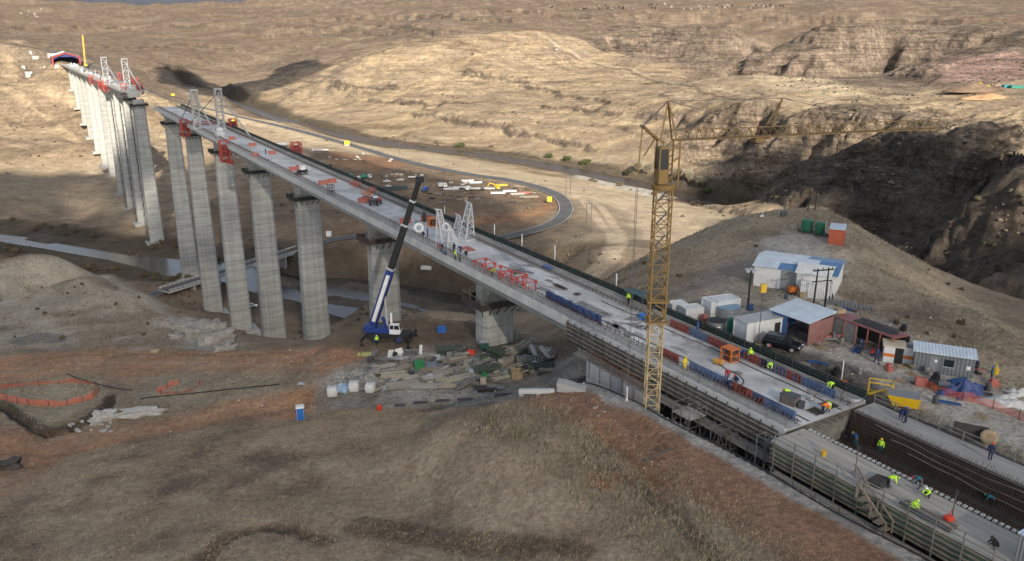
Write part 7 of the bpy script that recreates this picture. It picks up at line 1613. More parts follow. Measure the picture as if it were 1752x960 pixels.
# ---------------------------------------------------------------- the flat beyond the bridge
def truck(label, px, py, L_, rz, cabm, bodym, kind='box', name='truck', group=None):
    t = thing(name, label, 'truck', G(px, py), rz, group); x0 = -L_/2
    MB().box(x0, L_/2-.4, -.5, .5, .7, 1.0).build('chassis', BLACK, t)
    c = MB().loft([[(L_/2-2.2,-1.2,.7),(L_/2,-1.2,.7),(L_/2,1.2,.7),(L_/2-2.2,1.2,.7)],[(L_/2-2.2,-1.2,2.1),(L_/2,-1.2,2.1),(L_/2,1.2,2.1),(L_/2-2.2,1.2,2.1)],[(L_/2-2.2,-1.15,3.0),(L_/2-.35,-1.15,3.0),(L_/2-.35,1.15,3.0),(L_/2-2.2,1.15,3.0)]]).build('cab', cabm, t)
    MB().box(L_/2-.22,L_/2+.02,-1.0,1.0,2.1,2.7).build('windscreen', GLASS, c); MB().box(L_/2-1.5,L_/2-.5,-1.23,-1.2,2.0,2.7).build('side_window', GLASS, c)
    if kind == 'box': MB().rbox(x0, L_/2-2.5, -1.25, 1.25, 1.05, 3.5, .08).build('load_body', bodym, t)
    elif kind == 'mixer':
        b = MB(); b.lathe([(.5,-L_*.33),(.9,-L_*.3),(1.25,-.4),(1.2,.5),(.6,L_*.2)], (-.9,0,2.2), 18, 'X'); b.build('drum', bodym, t); b = MB(); b.bar((x0,0,1.8),(x0-.7,0,1.0),.5,.15); b.bar((x0+.4,-.7,1),(x0+.4,-.7,2.6),.12); b.bar((x0+.4,.7,1),(x0+.4,.7,2.6),.12); b.build('chute', STEEL, t)
    else:
        b = MB(); b.box(x0, L_/2-2.5, -1.25, 1.25, 1.05, 1.25)
        for y in (-1.25, 1.25): b.box(x0, L_/2-2.5, y-.03, y+.03, 1.255, 1.75)
        b.build('flat_bed', bodym, t)
        if kind == 'crane': b = MB(); b.bar((L_/2-3,0,1.2),(L_/2-3,0,3.4),.5); b.bar((L_/2-3,0,3.4),(L_/2-6.5,.5,4.6),.4); b.bar((L_/2-6.5,.5,4.6),(L_/2-8.5,-.6,1.6),.32); b.build('loader_arm', YEL, t)
        if kind == 'pipes': b = MB(); [b.tube((x0+.3, -1+.45*(j % 5), 1.5+.4*(j//5)), (L_/2-3, -1+.45*(j % 5), 1.5+.4*(j//5)), .2, n=8) for j in range(10)]; b.build('pipe_load', WHITE, t)
    for x in (x0+1, x0+2.3, L_/2-1.2): 
        for s in (-1, 1): MB().lathe([(.4,-.17),(.52,-.13),(.52,.13),(.4,.17)], (x, s*1.0, .52), 14, 'Y').build('wheel', RUB, t)
MIXG = M('mixer_green', (.03,.25,.17), .5)
truck('long white lorry parked on the sandy flat beyond the deck, left of the orange earth', 548, 259, 15, .05+pi, WHITE, WHITE, 'pipes'); 
truck('white concrete mixer truck behind the red edge frames, left one', 606, 309, 9, .35, WHITE, WHITE, 'mixer'); truck('white and green concrete mixer truck behind the deck, right one', 626, 306, 9, .75, WHITE, MIXG, 'mixer')
truck('white lorry at the head of the crane boom on the flat', 712, 306, 11, .1, WHITE, LGREY, 'flat'); truck('blue short lorry just right of the boom head on the flat', 728, 328, 6.5, 1.3, BLUE, BLUE, 'box')
truck('white lorry with a flat bed in front of the pale pipe stacks', 822, 326, 19, pi+.05, WHITE, LGREY, 'flat'); truck('yellow crane lorry with a folded loader arm among the pipe stacks', 838, 325, 13, .3, YEL, STEEL, 'crane'); truck('small white lorry at the left of the pipe stacks', 757, 321, 6, .3, WHITE, LGREY, 'box')
truck('white lorry just over the right deck edge near the end towers', 449, 243, 11, 2.8, WHITE, LGREY, 'flat'); truck('white lorry behind the red open cage on the deck edge', 482, 249, 11, 2.9, WHITE, WHITE, 'box')
for px, py, rz, k, l in ((662, 311, .1, 'pickup', 'white pickup parked beyond the dark container row'), (666, 321, .15, 'suv', 'white van parked against the dark container row'), (431, 525, .1, 'pickup', 'small white pickup between the tall piers on the valley floor'), (952, 86, .2, 'pickup', 'white pickup on the track near the top of the long hill'), (593, 250, 2.6, 'pickup', 'white pickup by the yellow sign on the road'), (1585-900, 309, .1, 'pickup', 'white pickup left of the white lorry at the boom head')):
    car(l, G(px, py), rz, WHITE, k)
container('row of dark containers on the flat behind the deck, left', 655, 327, 12, 2.6, 2.7, .12, M('dark_teal', (.03,.045,.05), .6)); container('dark container on the flat behind the deck, next to the blue lorry', 684, 325, 10, 2.6, 2.6, .12, M('dark_teal', (.03,.045,.05), .6)); container('low green silo box beside the concrete mixer trucks', 597, 305, 5, 3, 3.2, .3, MIXG)
for k, (px, py, c, l) in enumerate(((800, 310, LGREY, 'pale pipe stack furthest back on the flat'), (814, 313, M('pale_blue_pipe', (.45,.52,.62), .5), 'pale blue pipe stack at the back of the flat'), (790, 322, LGREY, 'grey pipe stack left of the flat bed lorry'), (772, 324, LGREY, 'grey pipe stack beside the small white lorry'), (858, 318, YEL, 'yellow pipe stack right of the crane lorry'), (852, 331, LGREY, 'white pipe stack in front of the crane lorry'), (872, 328, LGREY, 'grey pipe stack near the road bend, first'), (885, 333, TIM[1], 'timber stack near the road bend'), (898, 331, BRICK, 'rusty stack nearest the road bend'), (905, 338, TIM[3], 'brown stack beside the road bend'))):
    t = thing('pipe_stack', l, 'pipes', G(px, py), .12, 'stacks of material on the flat'); b = MB(); Lp = rng.uniform(7, 12)
    for j in range(14): b.tube((-Lp/2+rng.uniform(-.5,.5), -1.5+.45*(j % 7), .3+.42*(j//7)), (Lp/2+rng.uniform(-.5,.5), -1.5+.45*(j % 7), .3+.42*(j//7)), .21, n=7)
    b.build('pipes', c, t); b = MB(); [b.bar((x, -1.8, .05), (x, 1.8, .05), .12) for x in (-Lp/3, Lp/3)]; b.build('bearer', WOOD, t)
for k in range(36):
    px, py = rng.uniform(690, 915), rng.uniform(318, 348); b = MB(); w = rng.uniform(1.5, 5)
    for j in range(5): b.bar((-w/2, rng.uniform(-1,1), rng.uniform(.1,.8)), (w/2, rng.uniform(-1,1), rng.uniform(.1,.9)), rng.uniform(.2,.5), .3)
    tag(b.build('scrap_pile', [STEEL, REBAR, TIM[3], STEEL, GREY, BLACK][k % 6], loc=G(px, py), rz=rng.uniform(-.3,.4)), 'dark pile of scrap steel and timber on the flat inside the road bend', 'scrap', 'scrap piles on the flat inside the road bend')
def sign(label, px, py, w=2.6, h=2.2, ht=3.6):
    t = thing('road_sign', label, 'sign', G(px, py), .1); MB().box(-w/2, w/2, -.05, .05, ht-h, ht).build('panel', M('sign_yellow', (.85,.52,.02), .5, 0, .08, 1), t)
    for x in (-w*.35, w*.35): MB().bar((x,.1,-.2),(x,.1,ht),.12).build('post', STEEL, t)
sign('yellow road sign furthest along the road, left of the end towers', 296, 164, 5, 3, 4); sign('yellow road sign beyond the red cage at the end towers', 401, 206, 4.5, 3, 4); sign('yellow road sign on the road right of the white lorry', 594, 249, 5, 3.5, 4.5); sign('tall orange yellow sign inside the road bend', 940, 349, 2.6, 3, 4.4)
def hpole(label, px, py, h, twin=True, rz=.1):
    t = thing('power_pole', label, 'power pole', G(px, py), rz)
    for x in ((-1.4, 1.4) if twin else (0,)): MB().tube((x,0,0),(x,0,h),.2,.15,8).build('pole', STEEL, t)
    MB().bar((-2.4,0,h-.4),(2.4,0,h-.4),.22).build('crossarm', STEEL, t)
hpole('twin power pole by the river right of the road bend', 972, 333, 11); hpole('twin power pole nearest, right of the road bend', 1007, 382, 11); hpole('twin power pole far off on the long hill foot, left', 490, 223, 13); hpole('single power pole standing on the flat above the white frames', 760, 318, 10, False)
hpole('single power pole above the sandy flat near the river', 684, 262, 10, False)
for k, (px, py) in enumerate(((8,70),(18,72),(27,72),(40,71))): hpole(['first','second','third','fourth'][k]+' tiny power pole on the skyline at the far left', px, py+6, 14, False)
tag(MB().rbox(-2.6,2.6,-1.5,1.5,0,1.4,.1).box(-2.8,-2.6,-1.6,1.6,0,1.5).build('concrete_ring', PALE, loc=G(730, 460), rz=-.1), 'pale concrete trough lying on the scrub right of the boom', 'block'); tag(MB().rbox(-1.4,1.4,-1.2,1.2,0,2.4,.1).box(-1.5,1.5,-1.3,1.3,2.4,2.55).build('white_hut', WHITE, loc=G(563, 404)), 'tiny white box hut by the road behind the bridge', 'hut')
for k in range(22):
    px, py = rng.choice(((600,268),(640,272),(560,272),(780,318),(480,262),(690,300)))
    rock('small pale boulder strewn on the sandy flat', rp(px+rng.uniform(-30,30), py+rng.uniform(-5,5), .2), rng.uniform(.6,1.6), rng.uniform(.6,1.2), rng.uniform(.5,1), 70+k, RK, 0, 'pale boulders on the sandy flat', 'boulder', 'boulder')
# far plateau
container('green container on the far plateau at the right edge, by the earthworks', 1738, 152, 11, 4, 2.4, .1, M('far_green', (.03,.17,.13), .5)); container('blue green container on the far plateau, left of the other', 1722, 151, 7, 4, 2.2, .1, M('far_teal', (.04,.22,.25), .5))
t = thing('excavator', 'tiny yellow excavator on the far earth heap', 'excavator', G(1688, 153), 2.6); MB().rbox(-2.5,2.5,-1.6,1.6,1.2,3.4,.3).build('body', YEL, t); MB().box(-2.4,2.4,-1.8,1.8,0,1.1).build('track', BLACK, t); b = MB(); b.bar((2,0,3),(6,0,6),.6); b.bar((6,0,6),(8.5,0,2),.5); b.build('arm', YEL, t)
heap('earth_heap', 'dark earth heap of the far earthworks below the excavator', G(1665, 158), 26, 12, 7, M('far_earth', (.16,.11,.075), .95, 0, .3, .3), 'earth', .1, 91); heap('earth_heap', 'orange earth heap in front of the dark far one', G(1690, 170), 24, 9, 4, M('far_orange', (.36,.22,.12), .95, 0, .3, .3), 'earth', .1, 92)
VH = [M('village_wall', (.20,.165,.13), .9), M('village_white', (.24,.21,.175), .9), M('village_dark', (.10,.09,.085), .9)]
for k in range(22):
    px = rng.uniform(1010, 1330) if k % 3 else rng.uniform(1120, 1290); py = 10+rng.uniform(0, 11)+(px-1010)*.006
    p = G(px, py); w = rng.uniform(4, 8); t = thing('village_house', 'tiny far village house on the plateau above the mesa', 'house', p, rng.uniform(0,3), 'village houses on the far plateau')
    MB().box(-w/2, w/2, -3.5, 3.5, -2, 3.6).build('wall', VH[k % 3], t); MB().exty([(-w/2-.4,3.6),(w/2+.4,3.6),(0,6)], -4, 4).build('roof', VH[(k+1) % 3], t)
for k in range(10):
    px = rng.uniform(30, 75); py = rng.uniform(16, 30); p = G(px, py); w = rng.uniform(8, 16); t = thing('village_house', 'tiny village house on the far left ridge', 'house', p, 0, 'village houses on the far left ridge'); MB().box(-w/2, w/2, -4, 4, -2, 4).build('wall', VH[k % 3], t); MB().exty([(-w/2-.4,4),(w/2+.4,4),(0,6.5)], -4, 4).build('roof', VH[(k+1) % 3], t)
# ---------------------------------------------------------------- people
def posed(kind):
    """joints (metres, facing +x) and bones of a figure; every joint carries a radius"""
    J = {}
    if kind in ('stand', 'walk', 'reach'):
        J['pelvis'] = (0,0,.95); J['waist'] = (.01,0,1.10); J['chest'] = (.02,0,1.33); J['neck'] = (.0,0,1.49); J['head'] = (.03,0,1.62); J['crown'] = (.02,0,1.72)
        st = .28 if kind == 'walk' else .05
        for s, n_ in ((1, 'l'), (-1, 'r')):
            f = st*s; J['hip'+n_] = (0,.10*s,.90); J['knee'+n_] = (f*.5+.03,.11*s,.49); J['ankle'+n_] = (f,.11*s,.09); J['toe'+n_] = (f+.17,.13*s,.045)
            J['sh'+n_] = (.0,.20*s,1.42)
            if kind == 'reach': J['el'+n_] = (.2,.25*s,1.2); J['wr'+n_] = (.42,.17*s,1.16); J['pa'+n_] = (.50,.15*s,1.16)
            else: J['el'+n_] = (-.03-f*.25,.27*s,1.14); J['wr'+n_] = (.05-f*.4,.28*s,.89); J['pa'+n_] = (.07-f*.45,.28*s,.81)
    elif kind == 'bend':
        J['pelvis'] = (-.12,0,.92); J['waist'] = (.05,0,1.02); J['chest'] = (.30,0,1.10); J['neck'] = (.45,0,1.12); J['head'] = (.56,0,1.08); J['crown'] = (.63,0,1.06)
        for s, n_ in ((1, 'l'), (-1, 'r')):
            J['hip'+n_] = (-.12,.10*s,.88); J['knee'+n_] = (-.04,.12*s,.48); J['ankle'+n_] = (-.08+.1*s,.12*s,.09); J['toe'+n_] = (.09+.1*s,.14*s,.045)
            J['sh'+n_] = (.36,.2*s,1.08); J['el'+n_] = (.42,.24*s,.80); J['wr'+n_] = (.52,.15*s,.58); J['pa'+n_] = (.55,.13*s,.51)
    else:   # crouch
        J['pelvis'] = (-.15,0,.36); J['waist'] = (-.06,0,.50); J['chest'] = (.10,0,.68); J['neck'] = (.20,0,.80); J['head'] = (.28,0,.90); J['crown'] = (.31,0,.99)
        for s, n_ in ((1, 'l'), (-1, 'r')):
            J['hip'+n_] = (-.15,.10*s,.33); J['knee'+n_] = (.24,.18*s,.47); J['ankle'+n_] = (-.02,.14*s,.09); J['toe'+n_] = (.14,.16*s,.045)
            J['sh'+n_] = (.12,.2*s,.74); J['el'+n_] = (.28,.24*s,.56); J['wr'+n_] = (.46,.14*s,.42); J['pa'+n_] = (.52,.11*s,.37)
    B = [('pelvis','waist'),('waist','chest'),('chest','neck'),('neck','head'),('head','crown')]
    for n_ in 'lr': B += [('pelvis','hip'+n_),('hip'+n_,'knee'+n_),('knee'+n_,'ankle'+n_),('ankle'+n_,'toe'+n_),('chest','sh'+n_),('sh'+n_,'el'+n_),('el'+n_,'wr'+n_),('wr'+n_,'pa'+n_)]
    R = dict(pelvis=.145, waist=.135, chest=.165, neck=.06, head=.098, crown=.07, hip=.10, knee=.062, ankle=.045, toe=.038, sh=.075, el=.047, wr=.032, pa=.036)
    for n_, s in (('l', 1), ('r', -1)):       # five fingers, unequal, curled a little
        w_, p_ = Vector(J['wr'+n_]), Vector(J['pa'+n_]); d = (p_-w_).normalized(); side = Vector((0, 0, 1)).cross(d) if abs(d.z) < .8 else Vector((1, 0, 0)); side = (side-d*side.dot(d)).normalized()
        for k, (off, ln) in enumerate(((-.027,.062),(-.009,.075),(.009,.07),(.026,.055))):
            a = p_+side*off+d*.02; J['f%d%s' % (k, n_)] = tuple(a+d*ln*.55); J['g%d%s' % (k, n_)] = tuple(a+d*ln+Vector((.012,-.015*s,0))); B += [('pa'+n_, 'f%d%s' % (k, n_)), ('f%d%s' % (k, n_), 'g%d%s' % (k, n_))]
        J['t0'+n_] = tuple(w_.lerp(p_, .5)-side*.042+d*.02); J['t1'+n_] = tuple(w_.lerp(p_, .5)-side*.05+d*.055); B += [('wr'+n_, 't0'+n_), ('t0'+n_, 't1'+n_)]
    rad = lambda n_: R.get(n_) or R.get(n_[:-1]) or (.0085 if n_[0] in 'fg' else .010)
    return J, B, rad
_body = {}
SKIN = M('skin', (.16,.085,.05), .6, 0, .1, 3)
def body(kind):
    if kind in _body: return _body[kind]
    J, B, rad = posed(kind); names = list(J); ix = {n_: i for i, n_ in enumerate(names)}
    me = bpy.data.meshes.new('figure'); me.from_pydata([J[n_] for n_ in names], [(ix[a], ix[c]) for a, c in B], []); me.update()
    o = bpy.data.objects.new('figure', me); COL.objects.link(o); o.modifiers.new('skin', 'SKIN'); sv = o.data.skin_vertices[0].data
    for i, n_ in enumerate(names):
        r = rad(n_); sv[i].radius = (r, r*1.25) if n_ in ('chest', 'waist', 'pelvis') else (r, r); sv[i].use_root = n_ == 'pelvis'
    ss = o.modifiers.new('sub', 'SUBSURF'); ss.levels = 1; ss.render_levels = 1
    dg = bpy.context.evaluated_depsgraph_get(); dg.update(); ev = bpy.data.meshes.new_from_object(o.evaluated_get(dg)); bpy.data.objects.remove(o)
    ev.materials.clear(); ev.materials.append(SKIN); ev.polygons.foreach_set('use_smooth', [True]*len(ev.polygons))
    co_ = [v.co.copy() for v in ev.vertices]; nr_ = [v.normal.copy() for v in ev.vertices]
    def near(p):
        best, bd = None, 9
        for a, c in B:
            A_, C_ = Vector(J[a]), Vector(J[c]); v = C_-A_; t_ = max(0, min(1, (p-A_).dot(v)/max(v.length_squared, 1e-9))); d = (p-A_-v*t_).length-.5*(rad(a)+rad(c))
            if d < bd: bd, best = d, (a, c)
        return best
    reg = []
    for v in co_:
        a, c = near(v); c0 = c.rstrip('lr') if c[:2] not in ('el',) else 'el'
        reg.append('trousers' if c[:3] in ('hip', 'kne', 'ank') else 'boots' if c[:3] == 'toe' else 'jacket' if c in ('waist', 'chest', 'neck') or c[:2] in ('sh', 'el', 'wr') else 'skin')
    def shell(which, inf, side=0):
        f = [p.vertices[:] for p in ev.polygons if (side == 0 or side*p.center.y > 0) and sum(reg[i] in which for i in p.vertices) >= max(2, len(p.vertices)-1)]
        used = sorted({i for q in f for i in q}); mp = {i: k for k, i in enumerate(used)}; m = bpy.data.meshes.new('cloth'); m.from_pydata([co_[i]+nr_[i]*inf for i in used], [], [tuple(mp[i] for i in q) for q in f]); m.update(); m.polygons.foreach_set('use_smooth', [True]*len(m.polygons)); return m
    _body[kind] = (ev, shell(('jacket',), .022), shell(('trousers',), .016), (shell(('boots',), .014, 1), shell(('boots',), .014, -1)), J); return _body[kind]
CLO = {k: M('cloth_'+k, v, .85, 0, .12, 6) for k, v in dict(lime=(.52,.86,.06), orange=(.95,.20,.05), navy=(.018,.03,.075), yellow=(.72,.52,.03), blue=(.03,.08,.2), red=(.42,.03,.03), black=(.015,.015,.018), teal=(.02,.10,.14), grey=(.1,.1,.11)).items()}
HAT = {k: M('hat_'+k, v, .35, 0, .05, 3) for k, v in dict(white=(.8,.8,.8), red=(.5,.03,.03), blue=(.03,.1,.4), yellow=(.75,.5,.03), black=(.02,.02,.02), lime=(.5,.8,.1), green=(.03,.3,.1)).items()}
_cloth = {}
def person(label, loc, rz, kind='stand', top='lime', low='navy', hat='white', sc=1.0, group=None):
    ev, ja, tr_, bo, J = body(kind); t = thing('person', label, 'person', loc, rz, group); t.scale = (sc, sc, sc)
    def add(nm, me, mat):
        k = (me.name, mat.name)
        if k not in _cloth: m = me.copy(); m.materials.clear(); m.materials.append(mat); _cloth[k] = m
        o = bpy.data.objects.new(nm, _cloth[k]); COL.objects.link(o); o.parent = t; return o
    add('body', ev, SKIN); add('jacket', ja, CLO[top]); add('trousers', tr_, CLO[low]); add('boot', bo[0], CLO['black']); add('boot', bo[1], CLO['black'])
    h, c = Vector(J['head']), Vector(J['crown']); up = (c-h).normalized(); q = Vector((0,0,1)).rotation_difference(up).to_matrix().to_4x4(); k = ('hat', kind, hat)
    if k not in _cloth:
        b = MB(); b.lathe([(.152,.0),(.155,.012),(.128,.018),(.122,.06),(.09,.11),(.035,.135)], n=16); b.lathe([(.02,.136),(.012,.142)], n=8)
        m = bpy.data.meshes.new('hard_hat'); mt = Matrix.Translation(h+up*.045) @ q; m.from_pydata([mt @ Vector(v) for v in b.v], [], b.f); m.update(); m.materials.append(HAT[hat]); m.polygons.foreach_set('use_smooth', [True]*len(m.polygons)); _cloth[k] = m
        b = MB(); fw = (Vector((1,0,0))-up*up.x).normalized(); sd = up.cross(fw)
        e = MB()
        for s in (-1, 1): e.lathe([(.002,-.012),(.012,0),(.002,.012)], tuple(h+fw*.098+sd*s*.034+up*.01), 8)
        b.bar(h+fw*.09-up*.03, h+fw*.125-up*.028, .026, .03); b.bar(h+fw*.09-up*.028, h+fw*.1+up*.01, .02); 
        m2 = bpy.data.meshes.new('eyes'); m2.from_pydata(e.v, [], e.f); m2.update(); m2.materials.append(HAT['white']); _cloth[k+('e',)] = m2
        m3 = bpy.data.meshes.new('nose'); m3.from_pydata(b.v, [], b.f); m3.update(); m3.materials.append(SKIN); _cloth[k+('n',)] = m3
    for nm, kk in (('hard_hat', k), ('eyes', k+('e',)), ('nose', k+('n',))): o = bpy.data.objects.new(nm, _cloth[kk]); COL.objects.link(o); o.parent = t
    return t
PW = [  # foot pixel, level (None: the ground), heading, pose, jacket, trousers, hat, label
 (1171,634,.02,BR+pi,'stand','yellow','yellow','yellow','person in a full yellow rain suit standing at the near slab edge by the crane'),
 (1248,670,.02,BR-.6,'bend','navy','navy','white','person in dark overalls bending at the near slab edge by the orange hose'),
 (1243,648,.02,BR+2.5,'bend','red','navy','red','person in a red jacket bent over the red shutter at the near slab edge'),
 (1260,655,.02,BR+1.5,'crouch','navy','navy','red','person crouching in dark clothes with a red hat behind the red jacket'),
 (1283,619,.02,BR+1.9,'stand','lime','navy','lime','person in lime vest at the far slab edge right below the long white container'),
 (1276,614,.02,BR+1.2,'bend','blue','navy','blue','person in blue leaning beside the left lime vest at the far slab edge'),
 (1317,635,.02,BR+2.2,'bend','lime','navy','lime','person in lime vest bending at the far slab edge just below the black car'),
 (1315,614,-.2,BR-1.2,'stand','black','navy','red','person in black with a red hat standing behind the far slab edge by the car'),
 (1349,684,.02,BR+.6,'bend','lime','black','yellow','person in lime bending over the dark steel box on the slab'),
 (1408,708,.02,BR-2,'bend','orange','navy','white','person in an orange jacket with a white hat near the end of the slab'),
 (1416,704,.02,BR+2.2,'bend','lime','black','white','person in lime jacket right beside the orange jacket at the slab end'),
 (1423,670,.02,BR+1.4,'bend','lime','black','lime','person in lime bending at the last blue shutter on the far slab edge'),
 (1505,777,-2.9,BR+1.8,'stand','lime','teal','yellow','person in lime vest and teal trousers standing on the rebar floor of the bay'),
 (1463,762,-2.9,BR-.4,'bend','blue','teal','yellow','person in blue bending on the rebar floor near the slab end'),
 (1549,724,.02,BR+.3,'stand','navy','navy','blue','person in navy standing on the right hand formwork by the yellow skip'),
 (1541,717,.02,BR+2.3,'bend','navy','navy','blue','person in navy bending on the right hand formwork just left of the standing one'),
 (1521,834,.02,BR-2.4,'bend','lime','navy','lime','person in a bright lime hooded jacket bending at the green formwork step'),
 (1572,836,.02,BR+.9,'bend','teal','grey','red','person in teal with a red hat bending at the near rebar edge'),
 (1587,851,.02,BR+1.4,'crouch','lime','navy','white','person in lime with a white hat crouching at the near rebar edge'),
 (1561,872,.02,BR-2.7,'crouch','lime','lime','lime','person in a lime hooded suit crouching at the outer green formwork'),
 (1650,818,-2.6,BR+1.8,'crouch','black','navy','black','person in dark clothes kneeling in the rebar trough against the bar wall'),
 (1696,868,-2.9,BR+.4,'bend','teal','navy','green','person in teal bending deep in the rebar trough at the right'),
 (1693,787,.02,BR-1.3,'stand','navy','navy','red','person in navy with a reflective band standing on the right formwork by the cable drum'),
 (1702,939,.02,BR+.7,'crouch','black','black','black','person in black crouching on the planks near the corrugated cabin'),
 (1471,606,None,2.2,'stand','navy','navy','blue','person in navy walking in the yard, the one nearer the lean-to'),
 (1499,622,None,-1.2,'walk','navy','navy','blue','person in navy walking in the yard left of the white kiosk'),
 (1491,610,None,.4,'crouch','red','navy','red','person in a red jacket crouching between the two in navy'),
 (1527,615,None,-1.9,'stand','blue','blue','blue','person in blue in the doorway of the white kiosk'),
 (1668,638,None,.6,'stand','navy','black','black','person in dark clothes at the end of the grey cabin'),
 (1695,652,None,-.6,'stand','teal','navy','blue','person in teal standing beyond the blue tarp heap'),
 (1475,577,None,-1,'stand','yellow','navy','yellow','person in a yellow top under the lean-to roof'),
 (1075,520,.02,BR+1.8,'stand','lime','black','yellow','person in lime vest at the far deck edge behind the tower crane rope'),
 (1193,574,.02,BR+.4,'stand','blue','blue','blue','person in blue behind the red shutter at the silver tank'),
 (645,590,None,-1.3,'stand','lime','navy','white','person in lime vest standing at the mobile crane wheel'),
 (757,433,.1,BR+1.5,'stand','navy','navy','blue','person in navy at the left deck edge beside a helper in maroon'),
 (754,431,.1,BR+.5,'bend','red','navy','blue','person in maroon bending at the left deck edge below the white frames'),
 (763,438,.1,BR+.5,'crouch','blue','navy','blue','person in blue crouching at the left deck edge right of the one in navy'),
 (779,446,.1,BR-1.5,'stand','lime','black','yellow','person in lime vest at the left deck edge, the one nearest the white frames'),
 (787,449,.1,BR-1.2,'stand','grey','navy','blue','person in grey right beside the lime vest at the left deck edge'),
 (788,432,.0,BR+2,'bend','navy','navy','blue','person in navy bent over on the deck just right of the leaning white frame'),
 (798,438,.0,BR+.2,'crouch','black','navy','white','person in black crouching beside the flat red platform'),
 (777,432,.0,BR+.2,'stand','black','navy','blue','person in black behind the lime vest, below the leaning white frame'),
 (842,473,.1,BR-1.3,'bend','lime','black','lime','person in lime jacket bending beside the red trestles'),
 (725,404,.0,BR+1.0,'crouch','black','navy','white','person in black and white crouching near the white ring at the crane boom'),
 (732,406,.0,BR+1.0,'stand','blue','navy','blue','person in blue standing under the crane hook on the deck'),
 (455,264,.0,BR+1.0,'stand','navy','navy','blue','tiny person in navy alone on the deck near the second red cage'),
]
for px, py, z, rz, kd, tp, lo, ht, lb in PW:
    p = gz(px, py, z) if z is not None else G(px, py); person(lb, p, rz, kd, tp, lo, ht)
for px, py, sc, z, l in ((1462, 800, 1, 0, 'dark work light on a tall thin stand at the left of the plank top'), (1627, 880, 1, 0, 'dark work light on a thin stand above the right part of the plank top')):
    t = thing('work_light', l, 'lamp', gz(px, py+14, 0)); MB().bar((0,0,0),(0,0,2.6),.06).build('stand', STEEL, t); MB().cbox((0,0,2.75),(.3,.22,.34)).build('lamp_head', BLACK, t); b = MB(); [b.bar((0,0,.6),(.4*cos(a),.4*sin(a),0),.05) for a in (0,2.1,4.2)]; b.build('tripod', STEEL, t)
tag(MB().lathe([(.2,0),(.26,.5),(.27,.52)], n=14).bar((-.25,0,.5),(.25,0,.75),.04).build('bucket', YEL, loc=gz(1409, 780, .02)), 'small yellow bucket on the plank top at the left of the bay', 'bucket')
tag(MB().rbox(-.35,.35,-.3,.3,0,.6,.08).bar((0,0,.6),(.3,0,1.1),.06).build('red_pump', M('bright_red', (.62,.06,.03), .4), loc=gz(1622, 893, .02), rz=.4), 'small red pump on the plank top below the second work light', 'pump')
tag(MB().cbox((0,0,.3),(1.2,1.6,.5),.1,.1).build('black_sheet', M('tar_board', (.055,.05,.047), .9, 0, .3, 2), loc=gz(1503, 829, .02), rz=BR), 'dark sheet of board beside the lime hooded jacket', 'board')
t = thing('board_stack', 'dark stack of boards and beams at the near rebar edge past the crouching lime suit', 'boards', gz(1588, 884, .02), BR)
for k in range(4): MB().bar((-2.2,-.5+.35*k,.15),(2.2,-.5+.35*k,.15+.05*k),.28,.2).build('board', STEEL if k % 2 else WOOD, t)
tag(MB().cbox((0,0,.7),(.5,.06,1.4),.3,.2).build('timber_offcut', TIM[0], loc=gz(1519, 752, -2.7), rz=.4), 'pale timber offcut sticking up out of the rebar trough', 'board')
# ---------------------------------------------------------------- vegetation
def leafmat(name, rgb): return M(name, rgb, .85, 0, .4, 1.4, spec=.2)
LFG = leafmat('scrub_green', (.085,.105,.045)); LFB = leafmat('scrub_brown', (.155,.12,.08)); LFW = leafmat('willow_pale', (.30,.27,.20)); LFD = leafmat('scrub_dark', (.06,.058,.036))
def shrub_mesh(R, Hh, n, leaf, stems, seed, spray=False):
    r = random.Random(seed); f = MB(); st = MB()
    for k in range(stems):
        a = r.uniform(0, 2*pi); q = r.uniform(.2, .85)*R; e = (q*cos(a), q*sin(a), Hh*r.uniform(.6, 1)); m = (e[0]*.35, e[1]*.35, e[2]*.5)
        st.tube((e[0]*.1, e[1]*.1, -.1), m, .05*R/1.5, .035*R/1.5, 5); st.tube(m, e, .035*R/1.5, .012, 5)
    cl = [(r.uniform(-.6,.6)*R, r.uniform(-.6,.6)*R, r.uniform(.25,.85)*Hh, r.uniform(.25,.5)) for _ in range(max(5, stems))]
    for i in range(n):
        c = cl[i % len(cl)]; d = Vector((r.gauss(0,1), r.gauss(0,1), r.gauss(0,.8))); d.normalize(); d *= c[3]*R*r.random()**.4
        p = Vector(c[:3])+d
        if p.z < .02: p.z = .05
        if spray: v = Vector((p.x*.25+r.uniform(-.1,.1), p.y*.25+r.uniform(-.1,.1), 1)).normalized()*leaf*r.uniform(1, 2.6); w_ = Vector((r.uniform(-1,1), r.uniform(-1,1), 0)).normalized()*leaf*.09
        else: v = Vector((r.gauss(0,1), r.gauss(0,1), r.gauss(.3,.8))).normalized()*leaf; w_ = v.cross(Vector((r.gauss(0,1), r.gauss(0,1), r.gauss(0,1)))).normalized()*leaf*.45
        f.add([p-v*.5-w_*.3, p-v*.5+w_*.3, p+v*.15+w_, p+v*.6, p+v*.15-w_], [(0,1,2,3,4)])
    return f, st
def shrub(name, label, cat, R, Hh, n, leaf, stems, seed, m, spray=False, group=None):
    t = thing(name, label, cat, group=group); f, st = shrub_mesh(R, Hh, n, leaf, stems, seed, spray); f.build('foliage', m, t); st.build('stem', LFB, t); return t
W1 = shrub('willow_bush', '', 'bush', 5, 9, 2600, 1.0, 16, 1, LFW, True, 'pale leafless willows on the river bank')
